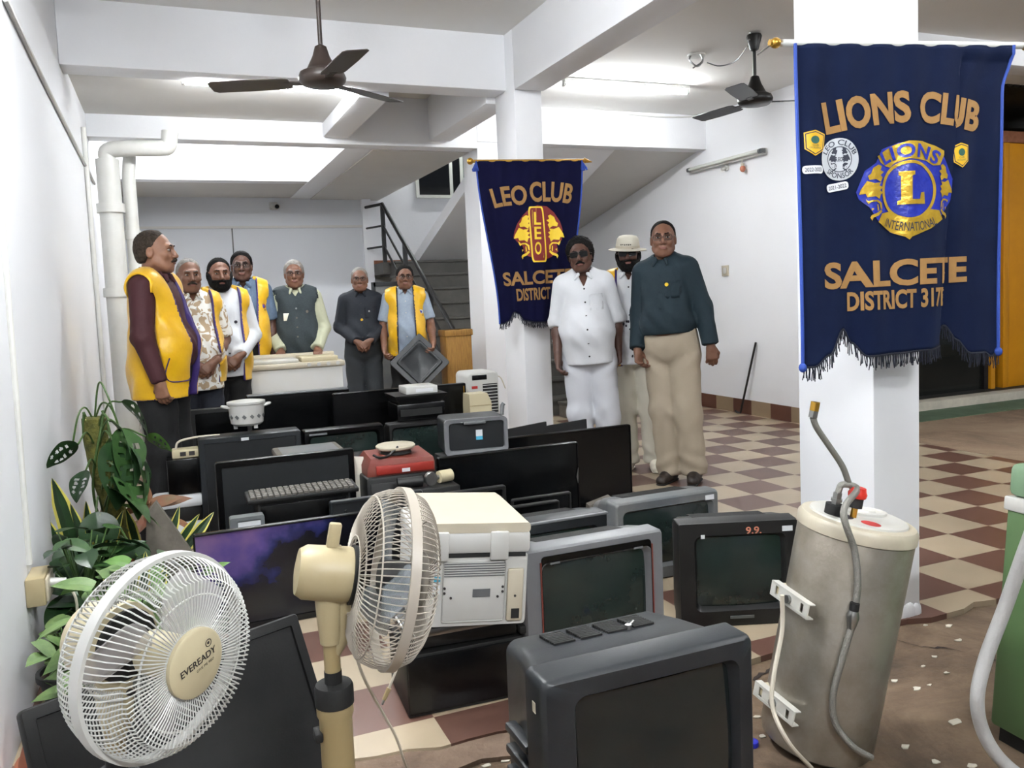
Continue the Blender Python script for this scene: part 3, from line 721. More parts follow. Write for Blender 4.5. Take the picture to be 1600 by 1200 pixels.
# --- picture-tube sets
def crt(label, TL, TR, yl, yr=None, zb=0.0, depth=0.42, cab='charcoal', glass='crt_glass', bez=(0.05, 0.05, 0.05, 0.10), face=None, cat='television', name='picture_tube_television', zt=None, rb=0.02, lean=0.0, bulge=0.012, vents=True, back_scale=0.62, surround=None, group=None, rear=None):
    """bez: side, side, top, bottom borders of the screen"""
    yr = yl if yr is None else yr
    a, b, w, yaw, z = frame_of(TL, TR, yl, yr, zb, zt)
    h = z-zb; m = (a+b)/2
    t = thing(name, label, cat, (m.x, m.y, zb), (-lean, 0, yaw), group)
    bl, br, bt, bb = bez
    sw = w-bl-br; sh = h-bt-bb; sx = (bl-br)/2; sz = bb+sh/2
    f = MB()
    loft(f, [(0.028, sw, sh, 0.02, sx, sz), (0.004, sw+0.024, sh+0.024, 0.026, sx, sz), (0.0, sw+0.03, sh+0.03, 0.028, sx, sz), (0.0, w-rb, h-rb, rb, 0, h/2), (0.006, w-0.006, h-0.006, rb, 0, h/2), (0.015, w, h, rb, 0, h/2), (0.085, w, h, rb, 0, h/2)], cap0=False, cap1=False, n=5)
    f.build('bezel', M_[face or cab], t)
    g = MB(); k = back_scale
    zc2 = h*0.46
    loft(g, [(0.085, w-0.012, h-0.012, rb, 0, h/2), (0.09, w-0.012, h-0.012, rb, 0, h/2), (depth*0.42, w*0.94, h*0.95, 0.03, 0, h*0.485), (depth*0.62, w*(k+0.2), h*(k+0.22), 0.05, 0, zc2), (depth*0.85, w*k, h*(k+0.04), 0.05, 0, zc2*0.97), (depth, w*k*0.92, h*k, 0.04, 0, zc2*0.95)], cap0=False, n=5)
    if rear:
        g.bm.free(); g = MB()
        loft(g, [(0.085, w-0.012, h-0.012, rb, 0, h/2), (0.09, w-0.012, h-0.012, rb, 0, h/2)]+[(depth*f_, w*wf, h*hf, 0.03, 0, h*hf/2+h*lf) for f_, wf, hf, lf in rear], cap0=False, n=5)
    cb = g.build('rear_cabinet', M_[cab], t)
    if vents:
        v = MB()
        for i in range(9):
            yy = 0.11+i*0.012
            zz = (h-0.006)+(0.96*h-h+0.006)*(yy-0.09)/(depth*0.42-0.09); v.box(-w*0.32, w*0.32, yy, yy+0.004, zz-0.008, zz+0.0015)
        v.build('vent_slots', M_['matte_black'], t)
    # curved glass
    s = MB(); n = 10; R = []
    for i in range(n+1):
        u = i/n*2-1; row = []
        for j in range(n+1):
            v_ = j/n*2-1
            row.append(Vector((sx+u*(sw/2+0.002), 0.022-bulge*(1-0.5*u*u-0.5*v_*v_)*1.0+0.006*max(u*u, v_*v_), sz+v_*(sh/2+0.002))))
        R.append(row)
    s.rings(R, closed=False); s.build('screen', M_[glass], t)
    if surround:
        q = MB(); loft(q, [(-0.0015, sw+0.03, sh+0.03, 0.02, sx, sz), (-0.003, sw+surround[1], sh+surround[2], 0.012, sx, sz+surround[3]), (0.004, sw+surround[1]+0.004, sh+surround[2]+0.004, 0.012, sx, sz+surround[3])], cap0=False, cap1=False)
        q.build('screen_surround', M_[surround[0]], t)
    return t, w, h, (sx, sz, sw, sh)

# 1 big black set in front
t, w, h, sc = crt('large black picture tube television nearest the camera in front of the heap', (846, 1062), (1178, 998), 1.45, zb=-0.02, depth=0.46, cab='charcoal', glass='crt_dark', bez=(0.085, 0.055, 0.06, 0.09), rb=0.018, bulge=0.02, vents=False, rear=[(0.26, 0.93, 0.955, 0.01), (0.44, 0.86, 0.945, 0.01), (0.70, 0.80, 0.90, 0.02), (0.75, 0.76, 0.86, 0.03), (0.86, 0.58, 0.70, 0.08), (1.0, 0.5, 0.60, 0.1)], name='picture_tube_television')
g = MB()
for k in range(4):
    for i in range(8):
        zz = h*(0.96-0.03*(0.215+i*0.011-0.2)/0.13)+0.001; g.box(-w*0.26+k*w*0.135, -w*0.26+k*w*0.135+w*0.105, 0.205+i*0.011, 0.211+i*0.011, zz-0.015, zz+0.002)
g.build('vent_slots', M_['rubber'], t)
for s_ in (-1, 1):
    g = MB()
    for i in range(5): g.box(s_*(w/2-0.022)-0.014, s_*(w/2-0.022)+0.014, 0.12, 0.24, h*0.25+i*0.05, h*0.25+i*0.05+0.02, bev=0.006)
    g.build('side_grip', M_['charcoal'], t)
MB().box(-w/2-0.001, -w/2+0.001, 0.035, 0.05, h*0.86, h*0.90).build('sticker', M_['old_white'], t)
MB().cyl((w*0.12, 0.21, h*0.955), (w*0.12, 0.21, h*0.965+0.004), 0.008, seg=12).tube([(w*0.12, 0.21, h*0.965), (w*0.12+0.02, 0.22, h*0.965+0.006)], 0.003, 6).build('hook', M_['steel'], t)
MB().box(-w*0.12, w*0.2, -0.012, 0.0, 0.022, 0.06, bev=0.006).build('control_flap', M_['charcoal'], t)
# 2 silver framed set
t, w, h, sc = crt('silver framed picture tube television standing right behind the largest black set', (818, 862), (1036, 829), 2.4, depth=0.40, cab='grey_plastic', glass='crt_glass', face='silver_plastic', bez=(0.075, 0.065, 0.062, 0.11), rb=0.012, surround=('gloss_black', 0.028, 0.05, 0.012))
q = MB()
for sx_ in (-1, 1): q.box(sc[0]+sx_*(sc[2]/2+0.018)-0.002, sc[0]+sx_*(sc[2]/2+0.018)+0.002, -0.005, 0.0, sc[1]-sc[3]/2, sc[1]+sc[3]/2+0.02)
q.build('orange_line', M_['rust_red'], t)
MB().box(-w/2+0.09, -w/2+0.125, -0.006, -0.004, h-0.052, h-0.046).box(w/2-0.12, w/2-0.085, -0.006, -0.004, h-0.05, h-0.044).build('logo', M_['silver_plastic'], t)
# 3 black set with 9.9 chalked on it
t, w, h, sc = crt('black picture tube television marked 9.9 standing behind the grey water heater', (1060, 831), (1246, 799), 2.62, 2.46, depth=0.40, cab='matte_black', glass='crt_glass', bez=(0.075, 0.06, 0.065, 0.075), rb=0.005, zb=0.0)
V, F = text_mesh('9.9.', 0.028, 0.06, bold=0.02, sub=0)
add_vf(MB(), V, F, lambda x, y, z: (w*0.13+x, -0.001, h-0.05+y)).build('chalk_marks', M_['print_orange'], t)
MB().box(w/2-0.06, w/2-0.02, -0.0015, 0.0, h-0.045, h-0.025).build('sticker', M_['sticker_white'], t)
MB().box(-w/2+0.085, -w/2+0.1, -0.0015, 0.0, h-0.06, h-0.045).build('logo', M_['sticker_white'], t)
MB().box(-w*0.08, w*0.12, -0.004, 0.0, 0.03, 0.04).build('control_buttons', M_['grey_plastic'], t)
# 4 grey set behind it
t, w, h, sc = crt('grey picture tube monitor behind the silver set with a white corner sticker', (962, 790), (1123, 763), 3.12, depth=0.44, cab='grey_plastic', glass='crt_glass', bez=(0.05, 0.045, 0.055, 0.07), rb=0.016, cat='monitor', name='picture_tube_monitor')
MB().box(w/2-0.075, w/2-0.028, -0.0015, 0.0, h-0.042, h-0.02).build('sticker', M_['sticker_white'], t)
# 5 grey set partly behind the printer
t, w, h, sc = crt('dark grey picture tube television half hidden behind the white printer', (780, 820), (950, 803), 2.86, depth=0.40, cab='charcoal', glass='crt_glass', face='charcoal', bez=(0.05, 0.06, 0.06, 0.08), rb=0.012)
MB().box(-w/2, w/2, -0.003, 0.03, h-0.012, h-0.002, bev=0.003).build('top_strip', M_['silver_plastic'], t)

# flat screens, front to back
t, w, h = flat_panel('big dusty black flat television lying back behind the white fan', (28, 1097), (465, 968), 2.06, 2.36, zb=0.0, lean=0.45, th=0.06, bez=0.03, frame='dusty_black', screen='dusty_black')
t, w, h = flat_panel('flat television with a painted purple-blue reflection standing left of the cream fan', (300, 828), (590, 806), 3.42, zb=0.0, th=0.06, bez=0.008, low=0.02, screen='purple_reflection', frame='gloss_black')
t, w, h = flat_panel('small grey flat monitor with a loose cable behind the cream fan', (515, 786), (661, 764), 3.62, zb=0.0, th=0.05, bez=0.014, screen='lcd_matte', frame='charcoal', cat='monitor', name='flat_monitor')
MB().tube(spline([(-w*0.34, -0.006, h*0.9), (-w*0.3, -0.01, h*0.72), (-w*0.31, -0.012, h*0.5)], 5), 0.006, 6).build('cable', M_['cable_black'], t)
t, w, h = flat_panel('black panel with a scuffed silver edge propped behind the white printer', (640, 793), (776, 771), 3.32, 3.36, zb=0.0, th=0.03, bez=0.016, screen='lcd_glass', frame='steel', back=False, cat='monitor', name='open_panel')
mb = MB(); rnd = random.Random(4)
for i in range(14):
    x = -w*0.46+i*w*0.066; mb.box(x, x+rnd.uniform(0.006, 0.022), -0.002, 0.001, h-0.014, h-0.004)
mb.build('exposed_electronics', M_['matte_black'], t)
# 50 small black box with keyboard on it
def carton(name, label, cat, x0, x1, y0, y1, z0, z1, m, yaw=0, bev=0.006, pitch=0.0, roll=0.0, group=None):
    t = thing(name, label, cat, ((x0+x1)/2, y0, z0), (pitch, roll, yaw), group)
    w = (x1-x0)/2
    MB().box(-w, w, 0, y1-y0, 0, z1-z0, bev=bev).build('casing', M_[m], t)
    return t, w, z1-z0
p0 = at(403, 790, Y=3.74); p1 = at(517, 772, Y=3.74)
t, w, hh = carton('computer_tower', 'flat black computer case under the dusty keyboard', 'computer', p0.x, p1.x+0.08, 3.74, 3.98, 0.0, 0.44, 'matte_black')
MB().box(-w+0.01, w-0.01, -0.004, 0.0, 0.02, 0.42, bev=0.002).build('front_panel', M_['gloss_black'], t)
k0 = at(386, 781, Y=3.70); k1 = at(560, 757, Y=3.70)
kw = k1.x-k0.x
t = thing('keyboard', 'dusty black computer keyboard lying on top of the black case', 'keyboard', ((k0.x+k1.x)/2, 3.69, 0.442), (math.radians(4), 0.0, 0))
MB().box(-kw/2, kw/2, 0, 0.16, 0, 0.02, bev=0.005).build('keyboard_tray', M_['matte_black'], t)
n = 0
for r in range(5):
    for c in range(18):
        x = -kw/2+0.015+c*(kw-0.03)/18; MB().box(x, x+(kw-0.03)/18-0.004, 0.012+r*0.026, 0.032+r*0.026, 0.018, 0.03, bev=0.002, seg=1).build('key', M_['key_cap'], t); n += 1
p0 = at(364, 802, Y=3.7); p1 = at(402, 800, Y=3.7); pz = at(380, 828, Y=3.7).z
t = thing('small_screen', 'small silver framed grey screen at the foot of the grey-edged monitor at left', 'screen', ((p0.x+p1.x)/2, 3.60, 0.0))
w = (p1.x-p0.x)/2+0.02; z1 = p0.z
f = MB(); loft(f, [(0.006, 2*w-0.05, z1*0.3, 0.004, 0.008, z1*0.8), (0, 2*w-0.044, z1*0.33, 0.004, 0.008, z1*0.8), (0, 2*w, z1, 0.01, 0, z1/2), (0.06, 2*w, z1, 0.01, 0, z1/2)], cap0=False); f.build('casing', M_['grey_plastic'], t)
MB().box(-w+0.02, w-0.01, 0.004, 0.008, z1*0.65, z1*0.95).build('screen', M_['sticker_white'], t)
t, w, h = flat_panel('wide black monitor with glossy rim standing behind the keyboard', (335, 722), (553, 702), 4.02, zb=0.0, th=0.06, bez=0.03, screen='lcd_matte', frame='gloss_black', cat='monitor', name='flat_monitor')
MB().box(-w*0.5, -w*0.46, -0.004, 0.0, h*0.2, h*0.26).build('label_sticker', M_['old_white'], t)
t, w, h = flat_panel('dark grey monitor under the white casserole pot', (309, 688), (470, 671), 4.72, zb=0.0, th=0.30, bez=0.03, screen='lcd_matte', frame='charcoal', cat='monitor', name='flat_monitor')
MB().box(-0.05, -0.01, -0.003, 0.0, h-0.028, h-0.012).build('sticker', M_['sticker_white'], t)
# black boards right of centre
t, w, h = flat_panel('black flat television with a chipped corner in front of the widest black one', (684, 714), (904, 692), 3.95, zb=0.0, th=0.06, bez=0.012, frame='gloss_black', screen='lcd_glass')
mb = MB(); mb.prism([(w/2-0.02, h*0.62), (w/2-0.008, h*0.72), (w/2-0.012, h*0.55)], -0.004, 0.0); mb.build('chipped_corner', M_['steel'], t)
t, w, h = flat_panel('widest black flat television standing in front of the man in white', (792, 687), (986, 661), 4.30, zb=0.0, th=0.06, bez=0.010, frame='gloss_black', screen='lcd_glass')
t, w, h = flat_panel('black monitor edge standing left of the chipped black television', (694, 772), (791, 757), 3.65, zb=0.0, th=0.05, bez=0.02, frame='matte_black', screen='lcd_glass', cat='monitor', name='flat_monitor')
# panels lying flat at the foot of the black televisions
def lying(label, A, B, Y, z0, th, dep, m='matte_black', yaw=0.0, name='thin_screen', cat='panel', pitch=0.0, roll=0.0):
    a = at(*A, Y=Y); b = at(*B, Y=Y); w = (b.x-a.x)/2
    t = thing(name, label, cat, ((a.x+b.x)/2, Y, z0), (pitch, roll, yaw))
    MB().box(-w, w, 0, dep, 0, th, bev=0.006).build('casing', M_[m], t)
    MB().box(-w+0.02, w-0.02, 0.02, dep-0.02, th-0.001, th+0.002).build('screen', M_['lcd_glass'], t)
    return t
def lying_on(label, A, B, Y, dep, th=0.05, legs=True, m='matte_black', cat='television', name='flat_television'):
    """a set standing on edge low behind others"""
    a = at(*A, Y=Y); b = at(*B, Y=Y)
    return flat_panel(label, A, B, Y, zb=0.0, th=th, bez=0.015, frame=m, screen='lcd_glass', back=False, cat=cat, name=name)
flat_panel('low black panel with a pale dusty top edge behind the dark grey set', (783, 795), (875, 781), 3.50, zb=0.0, th=0.05, bez=0.012, frame='dusty_black', screen='lcd_glass', cat='monitor', name='flat_monitor')
flat_panel('low black panel behind the pale dusty edged one left of the grey monitor', (800, 781), (893, 768), 3.62, zb=0.0, th=0.04, bez=0.012, frame='matte_black', screen='lcd_glass', cat='monitor', name='flat_monitor')
t = lying('long thin black board lying at the foot of the widest black television', (880, 800), (985, 780), 3.98, 0.0, 0.03, 0.2, m='dusty_black')
p = at(940, 790, Y=3.72)
t = thing('cardboard_scrap', 'small folded beige card beside the grey picture tube monitor', 'card', (p.x, 3.72, 0), (0, 0, -0.2))
mb = MB(); mb.rings([[Vector((-0.07, 0, 0)), Vector((0.05, 0, 0)), Vector((0.05, 0.10, 0)), Vector((-0.07, 0.1, 0))], [Vector((-0.06, 0.02, 0.20)), Vector((0.06, 0.02, 0.235)), Vector((0.06, 0.08, 0.235)), Vector((-0.06, 0.08, 0.2))]]); mb.build('card', M_['stone_grey'], t)
# --- back rows
t, w, h = flat_panel('long flat television with a bright reflection on its top edge near the white washing machine', (383, 617), (546, 609), 5.55, zb=0.0, th=0.08, bez=0.035, frame='gloss_black', screen='lcd_glass', low=0.03)
MB().box(-w/2+0.01, w/2-0.01, -0.01, 0.06, h-0.006, h+0.006, bev=0.004).build('top_glare', M_['silver_plastic'], t)  # silver strip stands in for the bright reflection along the top
t, w, h = flat_panel('large brown-black flat television standing before the man holding a panel', (520, 614), (728, 599), 5.32, zb=0.0, th=0.07, bez=0.012, frame='gloss_black', screen='gloss_black')
MB().box(w/2-0.02, w/2-0.014, -0.003, 0.0, 0.02, h-0.02).build('edge_strip', M_['brass'], t)
t, w, h = flat_panel('dark flat television behind the pot at the left end of the heap', (296, 640), (392, 634), 5.45, zb=0.0, th=0.07, bez=0.03, frame='matte_black', screen='lcd_glass')
t, w, h, sc = crt('small dark monitor with glossy top left of the red turntable', (474, 672), (600, 664), 4.72, zb=0.0, depth=0.4, cab='gloss_black', glass='crt_glass', bez=(0.04, 0.04, 0.045, 0.06), rb=0.014, cat='monitor', name='picture_tube_monitor')
mb = MB(); mb.box(-0.2, -0.1, -0.003, 0, h-0.03, h-0.02); mb.build('logo', M_['silver_plastic'], t)
t, w, h, sc = crt('dark monitor with grey-green screen under the stack of black boxes', (606, 661), (700, 656), 4.80, zb=0.0, depth=0.42, cab='matte_black', glass='crt_glass', bez=(0.035, 0.035, 0.04, 0.06), rb=0.014, cat='monitor', name='picture_tube_monitor')
MON = (t.location.x, 4.80, h, w)
# tray lid lying behind the wide monitor
p0 = at(436, 708, Y=4.2); p1 = at(545, 700, Y=4.2)
t = thing('scanner', 'flat dusty grey scanner lying behind the wide glossy rimmed monitor', 'scanner', ((p0.x+p1.x)/2, 4.16, 0.0))
w = (p1.x-p0.x)/2
MB().box(-w+0.02, w-0.02, 0.02, 0.38, 0, p0.z-0.07, bev=0.008).build('base', M_['matte_black'], t)
MB().box(-w, w, 0, 0.40, p0.z-0.068, p0.z-0.03, bev=0.012).build('lid', M_['stone_grey'], t)
MB().box(-w+0.03, w-0.03, 0.03, 0.37, p0.z-0.032, p0.z-0.028).build('lid_panel', M_['grey_plastic'], t)
# bits lying between: dark parts in front of the small monitors
p0 = at(556, 702, Y=4.45); p1 = at(660, 690, Y=4.45)
t = thing('set_top_box', 'black box with loose flat parts behind the red turntable', 'box', ((p0.x+p1.x)/2, 4.42, 0.0))
w = (p1.x-p0.x)/2
MB().box(-w, w, 0, 0.25, 0, p0.z-0.05, bev=0.008).build('casing', M_['matte_black'], t)
MB().box(-w*0.9, w*0.1, 0.03, 0.2, 0, 0.02, M=Matrix.Translation((0, 0, p0.z-0.05)) @ Matrix.Rotation(-0.22, 4, 'Y') @ Matrix.Translation((0, 0, 0.0)), bev=0.004).build('flap', M_['charcoal'], t)
MB().box(w*0.05, w*0.3, 0.0, 0.01, 0, 0.05, M=Matrix.Translation((0, -0.004, p0.z-0.1))).build('tag', M_['sticker_white'], t)
TOPZ = p0.z
# white paper cone
p = at(566, 757, Y=4.0); z1 = at(563, 716, Y=4.0).z
t = thing('paper_scrap', 'narrow white paper scrap standing between the wide monitor and the red turntable', 'paper', (p.x, 4.08, 0))
MB().rings([[Vector((-0.03, 0, 0)), Vector((0.03, 0, 0)), Vector((0.03, 0.004, 0)), Vector((-0.03, 0.004, 0))], [Vector((-0.035, 0.0, z1)), Vector((0.03, 0, z1-0.01)), Vector((0.03, 0.004, z1-0.01)), Vector((-0.035, 0.004, z1))]]).build('sheet', M_['paper'], t)
# black box and red turntable/scale on it
p0 = at(572, 742, Y=3.92); p1 = at(684, 730, Y=3.92)
zt_ = 0.445
t, w, hh = carton('speaker_box', 'black speaker box under the red turntable', 'box', p0.x, p1.x, 3.92, 4.22, 0.0, zt_, 'dusty_black', bev=0.012)
MB().box(-w+0.02, w-0.02, -0.004, 0.0, 0.03, zt_-0.03, bev=0.002).build('grille', M_['matte_black'], t)
MB().box(-0.012, 0.006, -0.006, -0.003, zt_-0.075, zt_-0.05).build('sticker', M_['sticker_blue'], t)
t = thing('kitchen_scale', 'dusty red kitchen appliance with a round plate on the black speaker box', 'scale', ((p0.x+p1.x)/2, 3.93, zt_), (0, 0, 0))
w = (p1.x-p0.x)/2*0.93
mb = MB(); mb.rings([[Vector((-w, 0.02, 0.0)), Vector((w, 0.0, 0.0)), Vector((w, 0.28, 0.0)), Vector((-w, 0.26, 0.0))], [Vector((-w, 0.015, 0.03)), Vector((w, -0.005, 0.045)), Vector((w, 0.28, 0.05)), Vector((-w, 0.26, 0.05))], [Vector((-w*0.86, 0.03, 0.085)), Vector((w*0.98, 0.01, 0.07)), Vector((w*0.98, 0.27, 0.085)), Vector((-w*0.8, 0.24, 0.095))]]); mb.build('base', M_['rust_red'], t)
MB().box(-w*0.75, w*0.96, -0.003, 0.012, 0.008, 0.05, bev=0.003, M=Matrix.Rotation(-0.04, 4, 'Z')).build('front_panel', M_['scale_red'], t)
MB().cyl((w*0.05, 0.14, 0.085), (w*0.05, 0.14, 0.105), 0.08, 0.07, seg=24).build('neck', M_['matte_black'], t)
MB().lathe([(0.001, 0.103), (0.085, 0.104), (0.098, 0.112), (0.10, 0.122), (0.094, 0.128), (0.001, 0.126)], Matrix.Translation((w*0.05, 0.14, 0))).build('plate', M_['old_white'], t)
MB().box(0.0, 0.04, -0.006, -0.002, 0.012, 0.03).build('logo', M_['sticker_white'], t)
MB().tube(spline([(w*0.0, 0.05, 0.13), (-w*0.3, 0.05, 0.09), (-w*0.6, 0.02, 0.09), (-w*0.75, 0.05, 0.1)], 5), 0.007, 6).build('cord', M_['cable_black'], t)
# oven and the black cabinet under it
p0 = at(694, 712, Y=4.14); p1 = at(788, 700, Y=4.14); zt_ = (at(694, 656, Y=4.14).z+at(788, 645, Y=4.14).z)/2
zb_ = (p0.z+p1.z)/2
t, w, hh = carton('speaker_cabinet', 'black cabinet under the grey framed oven', 'cabinet', p0.x-0.02, p1.x+0.02, 4.02, 4.26, 0.0, zb_-0.004, 'matte_black', bev=0.008)
MB().box(-w+0.02, w-0.02, -0.004, 0.0, 0.03, zb_-0.03, bev=0.002).build('grille', M_['gloss_black'], t)
t = thing('toaster_oven', 'grey framed oven with dark glass door and a blue-white sticker', 'oven', ((p0.x+p1.x)/2, 4.10, zb_-0.004), (0, 0, math.radians(-8)))
w = (p1.x-p0.x)/2; hh = zt_-zb_
f = MB(); loft(f, [(0.02, 2*w-0.05, hh-0.05, 0.015, 0.004, hh/2), (0.0, 2*w-0.04, hh-0.04, 0.02, 0.004, hh/2), (-0.004, 2*w, hh, 0.025, 0, hh/2), (0.02, 2*w, hh, 0.025, 0, hh/2)], cap0=False, cap1=False); f.build('door_frame', M_['silver_plastic'], t)
f = MB(); loft(f, [(0.02, 2*w-0.005, hh-0.004, 0.02, 0, hh/2), (0.24, 2*w-0.005, hh-0.004, 0.02, 0, hh/2)], cap0=True); f.build('casing', M_['charcoal'], t)
MB().box(-w+0.025, w-0.02, 0.012, 0.017, 0.025, hh-0.025).build('door_glass', M_['lcd_matte'], t)
MB().box(-w*0.4, w*0.3, -0.02, 0.0, hh-0.03, hh-0.012, bev=0.005).build('handle', M_['grey_plastic'], t)
MB().box(0.0, 0.035, 0.010, 0.012, hh*0.48, hh*0.66).build('sticker', M_['sticker_white'], t)
MB().box(0.0, 0.035, 0.0095, 0.012, hh*0.38, hh*0.48).build('blue_sticker', M_['sticker_blue'], t)
MB().tube([(w*0.9, 0.05, hh), (w*0.95, 0.06, hh+0.05), (w*1.0, 0.06, hh+0.06)], 0.012, 8).build('lug', M_['grey_plastic'], t)
# thin boards on top of the widest television
for i, (A, B, Y, r_, lab) in enumerate((((796, 672), (852, 660), 4.42, 0.06, 'thin black board resting behind the oven on the black televisions'), ((850, 668), (915, 656), 4.46, -0.05, 'tilted black board near the white trousers behind the widest television'))):
    a = at(*A, Y=Y); b = at(*B, Y=Y)
    t = thing('black_board', lab, 'board', ((a.x+b.x)/2, Y, 0.0), (-0.05, 0, 0))
    w = (b.x-a.x)/2+0.02
    mb = MB(); mb.rings([[Vector((-w, 0, 0)), Vector((w, 0, 0)), Vector((w, 0.02, 0)), Vector((-w, 0.02, 0))], [Vector((-w, 0, a.z)), Vector((w, 0, b.z)), Vector((w, 0.02, b.z)), Vector((-w, 0.02, a.z))]]); mb.build('board', M_['matte_black'], t)
# stack on the small dark monitor: box, tray, white router
mx, my, mh, mw = MON
pz = at(655, 656, Y=4.85)
sx = at(658, 640, Y=4.85).x
t, w, hh = carton('video_player', 'black box at the bottom of the small stack under the white router', 'box', sx-0.15, sx+0.15, 4.84, 5.08, mh+0.001, mh+0.105, 'gloss_black', bev=0.006)
MB().box(-w+0.02, w-0.02, -0.003, 0, 0.03, 0.07).build('front_panel', M_['matte_black'], t)
t = thing('printer_tray', 'black tray with flared rim under the white router', 'tray', (sx, 4.83, mh+0.107))
mb = MB(); mb.rings([[Vector((-0.13, 0.02, 0)), Vector((0.13, 0.02, 0)), Vector((0.13, 0.25, 0)), Vector((-0.13, 0.25, 0))], [Vector((-0.155, 0, 0.03)), Vector((0.155, 0, 0.03)), Vector((0.155, 0.26, 0.03)), Vector((-0.155, 0.26, 0.03))], [Vector((-0.165, -0.01, 0.05)), Vector((0.165, -0.01, 0.05)), Vector((0.165, 0.26, 0.05)), Vector((-0.165, 0.26, 0.05))]]); mb.build('casing', M_['dusty_black'], t)
t, w, hh = carton('router', 'white flat box on top of the stack of black boxes', 'router', sx-0.085, sx+0.115, 4.86, 5.04, mh+0.158, mh+0.205, 'white_plastic', bev=0.006)
MB().box(-w*0.4, w*0.7, -0.002, 0, 0.012, 0.032).build('label', M_['sticker_white'], t)
# casserole pot on the dark grey monitor
px_ = at(387, 668, Y=4.86)
zb_ = 0
pt = thing('casserole_pot', 'white casserole pot with grey print standing on the dark grey monitor', 'pot', (px_.x, 4.86, 0.618))
MB().lathe([(0.001, 0.018), (0.075, 0.018), (0.088, 0.03), (0.094, 0.08), (0.098, 0.135), (0.102, 0.138), (0.102, 0.146), (0.096, 0.148), (0.092, 0.14), (0.001, 0.138)], seg=36).build('body', M_['white_plastic'], pt)
MB().lathe([(0.104, 0.139), (0.104, 0.15), (0.06, 0.156), (0.001, 0.158)], seg=36).build('rim', M_['white_plastic'], pt)
mb = MB()
for k in range(14):
    a = 2*PI*k/14; p = Vector((0.0925*math.cos(a), 0.0925*math.sin(a), 0.07)); T = Matrix.Translation(p) @ Matrix.Rotation(a, 4, 'Z')
    mb.box(-0.001, 0.0025, -0.008, 0.008, -0.01, 0.01, M=T @ Matrix.Rotation(PI/4, 4, 'X'))
mb.build('print_band', M_['grey_plastic'], pt)
for s in (-1, 1): MB().tube(spline([(s*0.09, -0.03, 0.12), (s*0.125, -0.01, 0.128), (s*0.125, 0.02, 0.128), (s*0.09, 0.04, 0.12)], 5), 0.007, 8).build('handle', M_['white_plastic'], pt)
for k in range(3):
    a = 2*PI*k/3-0.9; MB().box(-0.01, 0.01, -0.01, 0.01, 0, 0.024, M=Matrix.Translation((0.065*math.cos(a), 0.065*math.sin(a), 0))).build('foot', M_['white_plastic'], pt)
# left end: extension board, black box, small white printer
p = at(296, 702, Y=4.85)
t, w, hh = carton('amplifier', 'black box under the cream extension board at the left end', 'box', p.x-0.12, p.x+0.05, 4.76, 4.90, 0.30, p.z-0.035, 'gloss_black')
zt_ = p.z-0.034
t = thing('extension_board', 'cream extension board with a looping cable at the left end of the heap', 'extension board', (p.x-0.02, 4.78, zt_))
MB().box(-0.07, 0.08, 0, 0.10, 0, 0.045, bev=0.006).build('board', M_['pale_cream'], t)
MB().box(-0.03, 0.0, -0.003, 0.0, 0.012, 0.034).box(0.015, 0.045, -0.003, 0.0, 0.012, 0.034).build('socket', M_['print_dark'], t)
MB().tube(spline([(-0.05, 0.05, 0.045), (-0.03, 0.05, 0.085), (0.06, 0.05, 0.10), (0.18, 0.05, 0.10)], 6), 0.006, 6).build('cable', M_['cable_white'], t)
p = at(298, 756, Y=4.82)
t = thing('inkjet_printer', 'small white printer at the left end of the heap beside the black trousers', 'printer', (p.x-0.07, 4.74, 0.0))
MB().box(-0.13, 0.12, 0, 0.17, 0, 0.15, bev=0.02).build('base', M_['sticker_white'], t)
MB().box(-0.11, 0.12, 0.02, 0.16, 0.15, 0.23, bev=0.01).build('paper_slot', M_['matte_black'], t)
MB().box(-0.13, 0.13, 0, 0.17, 0.23, 0.298, bev=0.02).build('lid', M_['sticker_white'], t)
# bits between turntable box and open panel: cylinder and ring
p = at(690, 770, Y=3.72)
t, w, hh = carton('junk_box', 'black flat box behind the silver edged open panel', 'box', p.x-0.16, p.x+0.095, 3.72, 3.88, 0.0, 0.405, 'matte_black')
t = thing('motor', 'small cream cylinder motor with a metal ring lying on the black flat box', 'motor', (p.x, 3.80, 0.437), (0, 0, 0.25))
MB().cyl((0.015, 0, 0), (0.085, 0, 0), 0.03, seg=18).build('cylinder', M_['pale_cream'], t)
MB().lathe([(0.018, -0.012), (0.032, -0.012), (0.034, 0.0), (0.032, 0.012), (0.018, 0.012)], Matrix.Translation((-0.03, 0, 0)) @ Matrix.Rotation(PI/2, 4, 'X'), seg=20).build('ring', M_['steel'], t)
MB().cyl((-0.05, 0.01, 0), (0.02, 0, 0), 0.01, seg=10).build('shaft', M_['steel'], t)
t = thing('black_tube', 'short black tube lying beside the cream motor', 'tube', (p.x-0.13, 3.80, 0.431), (0, 0, -0.1))
MB().cyl((-0.06, 0, 0), (0.06, 0, 0.0), 0.025, seg=14).build('barrel', M_['matte_black'], t)

